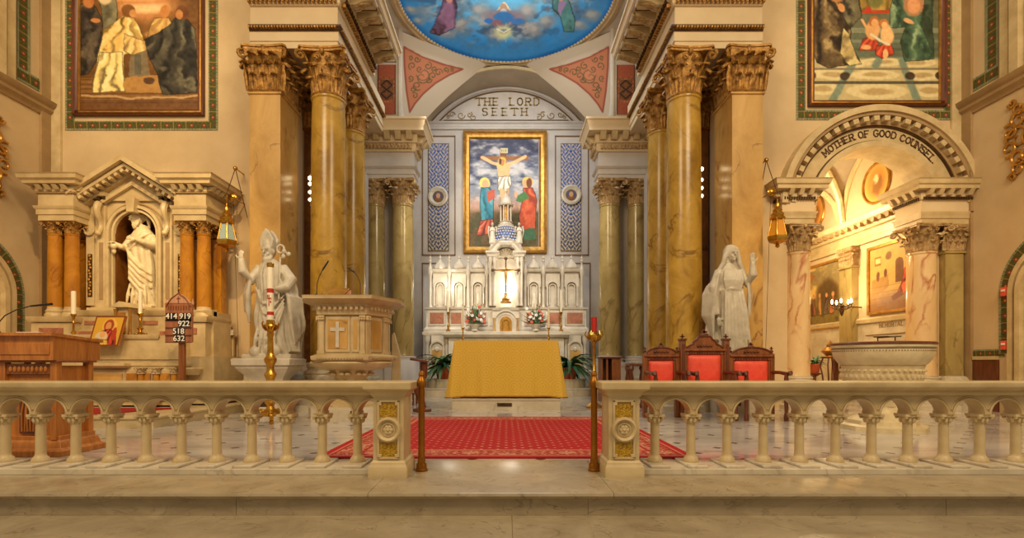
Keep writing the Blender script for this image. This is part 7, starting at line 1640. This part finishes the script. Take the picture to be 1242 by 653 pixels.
MB().box(atx(218, Y)-.02, atx(222, Y)+.02, Y, Y+.04, .2, zb_+.05).build('pole', M['wood'], t)
for a in (-1, 0, 1): MB().tube([(atx(221, Y), Y+.02, .32), (atx(221, Y)+a*.17, Y-.12+.2*(a == 0), .03)], [.03, .03], 8).build('foot', M['wood'], t)
# ------------------------------------------------------------------ statues
def robe(rings, nf, amp, seg=120, rows=90, phase=0, twist=1.2, lean=None):
    """closed draped form: rings = (z, cx, cy, rx, ry, fold strength)"""
    R = np.array(rings, float); zs = np.linspace(R[0, 0], R[-1, 0], rows); mb = MB(); vs = []
    for z in zs:
        c = [np.interp(z, R[:, 0], R[:, k]) for k in range(1, 6)]
        for i in range(seg):
            a = 2*PI*i/seg
            f = (abs(math.sin(nf*a*.5+twist*z*2+phase+.6*math.sin(z*5)))**.7-.55)+.5*math.sin(a*nf*1.3+z*4+phase*2)*.5+.4*math.sin(a*2.3+z*9+phase)
            q = 1+amp*c[4]*f; vs.append((c[0]+c[2]*q*math.cos(a), c[1]+c[3]*q*math.sin(a), z))
    m = rows; mb.add(vs, [(j*seg+i, j*seg+(i+1) % seg, (j+1)*seg+(i+1) % seg, (j+1)*seg+i) for j in range(m-1) for i in range(seg)]+[tuple(range(seg))[::-1], tuple((m-1)*seg+i for i in range(seg))]); return mb
def head(mb, c, s, yaw=0, tilt=0, beard=0, nod=0):
    Mx = Matrix.Translation(c) @ Matrix.Rotation(yaw, 4, 'Z') @ Matrix.Rotation(tilt, 4, 'Y') @ Matrix.Rotation(nod, 4, 'X') @ Matrix.Scale(s, 4); h = MB()
    h.ell((0, .01, .02), (.078, .098, .105), 24, 18); h.ell((0, -.02, -.05), (.058, .07, .062), 18, 12)           # skull, jaw
    h.tube([(0, -.095, .025), (0, -.118, -.012), (0, -.108, -.022)], [.009, .017, .013], 8)                       # nose
    h.tube([(-.05, -.085, .038), (-.025, -.098, .044), (0, -.094, .036), (.025, -.098, .044), (.05, -.085, .038)], .011, 8)   # brow
    for q in (-1, 1): h.ell((q*.03, -.082, .018), (.013, .012, .009), 10, 8); h.ell((q*.078, .01, .005), (.012, .02, .028), 8, 6); h.ell((q*.035, -.07, -.03), (.022, .02, .02), 8, 6)
    h.tube([(-.022, -.090, -.047), (0, -.099, -.044), (.022, -.090, -.047)], .006, 6); h.tube([(-.018, -.088, -.056), (0, -.097, -.057), (.018, -.088, -.056)], .007, 6); h.ell((0, -.078, -.088), (.026, .024, .02), 10, 8)
    if beard:
        for k in range(9): a = (k-4)/4; h.tube([(a*.062, -.065+abs(a)*.04, -.05), (a*.05, -.09+abs(a)*.03, -.10), (a*.022+.006*math.sin(k*3), -.095, -.10-beard)], [.022, .024, .008], 8)
    mb.merge(h, Mx)
def hand(mb, c, d, up, s=1.0, curl=.3):
    """palm at c pointing along d, five separate fingers"""
    d = Vector(d).normalized(); up = Vector(up); sd = d.cross(up).normalized(); nrm = sd.cross(d).normalized(); c = Vector(c)
    Rm = Matrix((sd, d, nrm)).transposed().to_4x4(); mb.ell(c, (.036*s, .045*s, .016*s), 12, 8, M=Rm.to_3x3())
    for k, (o, l) in enumerate(((-.027, .062), (-.009, .074), (.009, .07), (.027, .055))):
        b0 = c+sd*o*s+d*.032*s; p1 = b0+d*l*.5*s+nrm*-curl*.012*s; p2 = b0+d*l*s*(1-curl*.3)-nrm*curl*.04*s+sd*o*.15; mb.tube([b0, p1, p2], [.0095*s, .009*s, .007*s], 8); mb.ell(p2, .0075*s, 8, 6)
    b0 = c-sd*.03*s-d*.012*s; mb.tube([b0, b0-sd*.03*s+d*.02*s, b0-sd*.04*s+d*.05*s], [.013*s, .011*s, .008*s], 8)
def carve(mb, name, m_, par, vox=.011, sm_=3):
    o = mb.build(name, M[m_], par, smooth=180); r = o.modifiers.new('remesh', 'REMESH'); r.mode = 'VOXEL'; r.voxel_size = vox; r.use_smooth_shade = True
    s_ = o.modifiers.new('smooth', 'SMOOTH'); s_.factor = .5; s_.iterations = sm_; return o
def cloth_fold(mb, pts, r0, r1=None): mb.tube(pts, [r0*(1-.6*abs(2*i/(len(pts)-1)-1)**3) for i in range(len(pts))] if r1 is None else list(np.linspace(r0, r1, len(pts))), 8)
def pedestal(x, Y, lab):
    p = thing('statue_pedestal', (x, Y, 0), lab, 'pedestal'); sq = [(-.24, -.11), (.24, -.11), (.24, .11), (-.24, .11)]
    local(p, MB().mould(sq, [(.03, 0), (.03, .30), (0, .33), (0, .5), (.02, .52), (.03, .56), (.06, .62), (.15, .72), (.18, .76), (.18, .79), (.22, .81), (.23, .90), (.20, .92), (-.05, .92)], closed=True), 'body', M['altar'])
    local(p, MB().box(-.13, .13, -.145, -.135, .13, .24), 'vent_plaque', M['bronze']); return p
SZ = .92
pedestal(-3.9, 8.45, 'white moulded marble pedestal carrying the bishop statue'); pedestal(3.76, 8.62, 'white moulded marble pedestal carrying the veiled statue')
# bishop with mitre, raised right hand, sweeping cope and crozier
t = thing('bishop_statue', (-3.88, 8.45, SZ), 'white marble statue of a mitred bishop raising one hand, left of the pulpit', 'statue')
mb = MB().box(-.36, .40, -.22, .2, 0, .06)
mb.merge(robe([(.05, .02, 0, .26, .18, 1), (.3, .02, 0, .24, .17, 1), (.7, .0, -.01, .22, .16, 1), (1.05, -.01, -.01, .2, .15, .8), (1.3, 0, 0, .21, .14, .6), (1.47, 0, 0, .17, .12, .3), (1.56, 0, 0, .07, .08, 0)], 9, .16, twist=.6))
mb.merge(robe([(.10, .12, .07, .33, .12, 1), (.5, .13, .07, .33, .12, 1), (.9, .11, .06, .31, .13, 1), (1.2, .06, .04, .28, .13, .7), (1.42, .02, .02, .21, .12, .3), (1.5, .0, .01, .12, .1, .1)], 7, .18, phase=2, twist=1.4))
head(mb, (-.02, -.03, 1.66), 1.15, yaw=-.25, beard=.10, nod=.12)
# mitre
mt = MB().prism([(-.10, 0), (.10, 0), (.125, .12), (.07, .24), (0, .31), (-.07, .24), (-.125, .12)], -.085, -.02); mt.merge(MB().prism([(-.10, 0), (.10, 0), (.125, .12), (.07, .24), (0, .31), (-.07, .24), (-.125, .12)], .03, .09)); mt.lathe([(.103, 0), (.11, .06), (.10, .12)], (0, 0, 0), 20)
mb.merge(mt, Matrix.Translation((-.02, 0, 1.72)) @ Matrix.Rotation(-.25, 4, 'Z') @ Matrix.Rotation(-.05, 4, 'Y'))
# raised arm on the left, hanging sleeve
mb.tube([(-.16, 0, 1.42), (-.28, -.08, 1.22), (-.36, -.16, 1.34), (-.375, -.18, 1.52)], [.085, .09, .075, .045], 12); hand(mb, (-.375, -.185, 1.55), (0, -.1, 1), (0, -1, 0), 1.2, .5)
for k in range(5): cloth_fold(mb, [(-.26-.03*k, -.12+.03*k, 1.26), (-.30-.025*k, -.12+.03*k, 1.0), (-.31-.02*k, -.1+.03*k, .75), (-.30-.012*k, -.08+.03*k, .55+.03*k)], .045)
# cope swinging out on the right over the other arm
mb.tube([(.17, 0, 1.42), (.32, -.03, 1.22), (.30, -.16, 1.08), (.16, -.22, 1.06)], [.09, .10, .08, .04], 12); hand(mb, (.12, -.24, 1.06), (-1, -.2, .1), (0, -.3, 1), 1.15, .7)
for k in range(8): u = k/7; cloth_fold(mb, [(.20+.03*k*.6, -.14+.03*k, 1.22-.04*k), (.33+.014*k, -.12+.03*k, .95), (.36+.012*k, -.10+.03*k, .6), (.40+.01*k, -.06+.02*k, .2+.03*k)], .04)
for k in range(4): cloth_fold(mb, [(-.17+.03*k, -.155, 1.1-.13*k), (-.06+.03*k, -.17, .86-.17*k), (.12, -.175, .80-.15*k), (.26, -.12, .98-.06*k)], .03)
for k in range(5): cloth_fold(mb, [(-.14+.06*k, -.15, .5), (-.15+.07*k, -.19, .3), (-.18+.085*k, -.2, .08)], .032)
for q in (-1, 1): cloth_fold(mb, [(q*.05, -.12, 1.5), (q*.08, -.16, 1.3), (q*.05, -.19, 1.05), (q*.04, -.2, .8)], .022)
mb.tube([(.20, -.18, .9), (.19, -.12, 1.3), (.17, -.06, 1.58)], .016, 8); cr = [(.17+.07*math.sin(a)*(1-.07*a), -.06, 1.64+.075*(1-math.cos(a))*(1-.05*a)) for a in np.linspace(0, 6.2, 18)]; mb.tube(cr, .02, 8)
for k in range(3): mb.ell((.26+.05*math.cos(k*2), -.08, 1.62+.05*math.sin(k*2)), (.04, .03, .04), 8, 6)
# seated child or book at the foot
mb.ell((.12, -.2, .12), (.13, .07, .1), 12, 8); mb.ell((-.16, -.2, .1), (.09, .06, .08), 12, 8)
mb.xf(Matrix.Scale(1.05, 4)); o = carve(mb, 'figure', 'statue', None); o.parent = t
# veiled woman
t = thing('veiled_woman_statue', (3.76, 8.6, SZ), 'white marble statue of a veiled woman lifting one hand, behind the red chairs', 'statue')
mb = MB().box(-.3, .3, -.2, .2, 0, .06)
mb.merge(robe([(.05, .04, 0, .24, .17, 1), (.35, .03, 0, .21, .16, 1), (.75, 0, -.01, .19, .15, 1), (1.05, -.01, 0, .175, .135, .8), (1.2, -.02, 0, .165, .125, .6), (1.36, -.02, 0, .18, .12, .5), (1.47, -.02, 0, .13, .10, .2), (1.56, -.02, 0, .06, .06, 0)], 10, .15, phase=1, twist=.5))
mb.merge(robe([(.30, -.08, .09, .26, .09, 1), (.8, -.06, .08, .27, .1, 1), (1.2, -.03, .05, .25, .11, .8), (1.42, -.02, .03, .19, .1, .4), (1.6, -.01, .03, .105, .10, .2), (1.76, 0, .02, .105, .11, .1), (1.85, 0, .02, .05, .06, 0)], 8, .15, phase=3, twist=1))
head(mb, (0, -.065, 1.68), 1.0, yaw=.2, nod=.1)
for q in (-1, 1): cloth_fold(mb, [(0, -.06, 1.83), (q*.075, -.07, 1.77), (q*.105, -.06, 1.66), (q*.13, -.05, 1.54), (q*.2, -.03, 1.42), (q*.25, 0, 1.25)], .042)
mb.tube([(.15*math.cos(a)-.02, .125*math.sin(a), 1.11+.01*math.sin(a*3)) for a in np.linspace(0, 2*PI, 30)], .03, 8)
# raised hand at right
mb.tube([(.15, 0, 1.42), (.27, -.05, 1.22), (.30, -.16, 1.34), (.285, -.18, 1.53)], [.075, .08, .07, .04], 12); hand(mb, (.28, -.185, 1.56), (-.1, 0, 1), (0, 1, 0), 1.25, .3)
for k in range(5): cloth_fold(mb, [(.24+.025*k, -.10+.03*k, 1.28), (.27+.02*k, -.09+.03*k, 1.0), (.27+.012*k, -.07+.03*k, .72), (.24+.01*k, -.04+.02*k, .5+.04*k)], .036)
# other arm lowered and cloaked
mb.tube([(-.17, 0, 1.42), (-.27, -.02, 1.15), (-.26, -.06, .9), (-.24, -.10, .7)], [.08, .085, .06, .03], 12); hand(mb, (-.23, -.12, .62), (.1, -.1, -1), (0, -1, 0), 1.1, .5)
for k in range(7): cloth_fold(mb, [(-.22-.02*k, -.1+.03*k, 1.38-.03*k), (-.28-.018*k, -.09+.03*k, 1.05), (-.31-.014*k, -.07+.03*k, .7), (-.29-.006*k, -.05+.03*k, .25+.05*k)], .036)
for k in range(9): x = -.13+.033*k; cloth_fold(mb, [(x, -.105, 1.44), (x*1.1, -.13, 1.25), (x*.9, -.125, 1.10)], .026)
for k in range(7): x = -.12+.045*k; cloth_fold(mb, [(x, -.115, 1.12), (x*1.15+.01, -.145, .8), (x*1.3+.02, -.155, .45), (x*1.6+.04, -.17, .08)], .034)
mb.xf(Matrix.Scale(1.03, 4)); o = carve(mb, 'figure', 'statue', None); o.parent = t
# carpenter saint in the niche
t = thing('niche_statue', (-6.5, 9.16, 1.80), 'white marble robed bearded man standing in the niche of the side altar', 'statue')
mb = MB().box(-.26, .26, -.18, .16, 0, .05)
mb.merge(robe([(.04, .04, 0, .22, .15, 1), (.3, .03, 0, .19, .14, 1), (.6, .01, -.01, .19, .14, 1), (.9, -.02, 0, .21, .14, 1), (1.1, -.0, 0, .2, .13, .7), (1.22, .01, 0, .19, .12, .4), (1.33, .0, 0, .11, .09, .1), (1.4, -.01, 0, .05, .05, 0)], 9, .17, phase=.5, twist=2.0))
head(mb, (-.055, -.05, 1.49), 1.05, yaw=-.55, tilt=-.1, beard=.05, nod=.25); mb.ell((-.03, 0, 1.54), (.10, .11, .09), 14, 10)
for q in (-1, 1): cloth_fold(mb, [(-.03+q*.08, .0, 1.58), (-.02+q*.11, .01, 1.46), (q*.10, .02, 1.34)], .035)
mb.tube([(-.15, 0, 1.2), (-.24, -.08, .99), (-.22, -.2, 1.0), (-.26, -.24, 1.03)], [.07, .07, .045, .03], 12); hand(mb, (-.28, -.25, 1.05), (-1, -.3, .1), (0, 0, 1), 1.0, .7); mb.ell((-.30, -.24, 1.0), (.05, .05, .06), 10, 8); mb.ell((-.31, -.22, .92), (.035, .035, .05), 8, 6)
mb.tube([(.16, 0, 1.2), (.24, -.06, 1.02), (.14, -.18, 1.08), (.02, -.2, 1.12)], [.075, .08, .05, .03], 12); hand(mb, (-.03, -.21, 1.13), (-1, -.1, .2), (0, -1, .2), 1.0, .4)
for k in range(5): cloth_fold(mb, [(-.20+.015*k, -.10, 1.0-.03*k), (-.10, -.155, .84-.09*k), (.08, -.16, .66-.10*k), (.20, -.08, .56-.11*k)], .032)
for k in range(5): cloth_fold(mb, [(-.12+.06*k, -.13, .42), (-.13+.07*k, -.16, .22), (-.15+.08*k, -.17, .05)], .028)
for k in range(4): cloth_fold(mb, [(.18-.03*k, -.06-.02*k, 1.26), (.06-.02*k, -.15, 1.16-.03*k), (-.12, -.15, 1.02-.02*k)], .026)
mb.xf(Matrix.Scale(1.08, 4)); o = carve(mb, 'figure', 'statue_warm', None); o.parent = t
# two little angels on the high altar tower
for q, lb in ((-1, 'small white praying angel on the left of the altar dome'), (1, 'small white praying angel on the right of the altar dome')):
    t = thing('angel_statue', (tc_+q*(hw+.02), TY+.12, zsp+.41), lb, 'statue')
    mb = robe([(0, 0, 0, .09, .07, 1), (.2, 0, 0, .07, .055, 1), (.34, 0, 0, .065, .05, .6), (.44, 0, 0, .05, .04, .2), (.47, 0, 0, .02, .02, 0)], 8, .15, seg=60, rows=40)
    head(mb, (0, -.01, .53), .48); 
    for e in (-1, 1): mb.tube([(e*.045, 0, .42), (e*.07, -.04, .33), (e*.01, -.075, .37)], [.022, .02, .012], 8); mb.tube([(e*.03, .04, .42), (e*.10, .07, .50), (e*.12, .07, .34), (e*.08, .06, .12)], [.02, .028, .024, .008], 8)
    o = carve(mb, 'figure', 'altar', None, .008, 2); o.parent = t
# outlet plates and a grey box on the pier left of the bishop
t = thing('outlet_plate', (atx(258.5, 9.3), 9.26, atz(433, 9.3)), 'upper white socket plate right of the hymn board', 'outlet'); local(t, MB().boxc((0, 0, 0), (.08, .02, .08)), 'plate', M['paper'], bevel=.004); local(t, MB().boxc((0, -.01, 0), (.035, .008, .035)), 'socket', M['black'])
dup(t, (atx(258.5, 9.3), 9.26, atz(442, 9.3)), label='lower white socket plate right of the hymn board')
sbox_ = MB().box(atx(250, 9.3), atx(267, 9.3), 9.27, 9.48, .1, atz(425, 9.3)); struct(sbox_, 'trim_220', M['stone'])
t = thing('control_box', (atx(280, 9.35), 9.34, atz(404, 9.35)), 'small pale box on a pipe between the side altar and the bishop', 'box'); local(t, MB().boxc((0, 0, 0), (.16, .12, .1)), 'housing', M['altar'], bevel=.006); local(t, MB().box(-.05, .05, 0, .05, -atz(404, 9.35)+.2, -.05), 'duct', M['stone'])
# ------------------------------------------------------------------ groups of repeated things
GR = {'marble_column': 'golden marble columns of the chancel', 'small_column': 'olive marble columns of the apse', 'marble_pilaster': 'square marble pilasters of the chancel', 'entablature': 'chancel entablatures',
      'gate_post': 'brass gate posts', 'candlestick': 'brass altar candlesticks', 'throne_chair': 'carved chairs with red cushions', 'communion_rail': 'communion rails', 'painted_wall_panel': 'blue arabesque panels',
      'wall_painting': 'large wall paintings', 'mosaic_border': 'mosaic borders', 'mosaic_band': 'mosaic bands', 'hanging_lantern': 'hanging lanterns', 'lantern_bracket': 'lantern brackets', 'spotlight_strip': 'spotlight strips',
      'statue_pedestal': 'statue pedestals', 'potted_plant': 'potted plants', 'flower_arrangement': 'altar flowers', 'microphone': 'gooseneck microphones', 'chapel_column': 'rose marble chapel columns', 'chapel_pilaster': 'chapel pilasters',
      'chapel_painting': 'chapel paintings', 'impost_block': 'chapel arch imposts', 'angel_statue': 'angels on the high altar', 'alarm_box': 'alarm boxes', 'wall_cartouche': 'gilt wall cartouches', 'scroll_ornament': 'gilt lunette scrolls', 'outlet_plate': 'socket plates'}
for o in list(S.objects):
    if o.parent is None and 'label' in o and 'group' not in o:
        g = GR.get(o.name.split('.')[0])
        if g: o['group'] = g
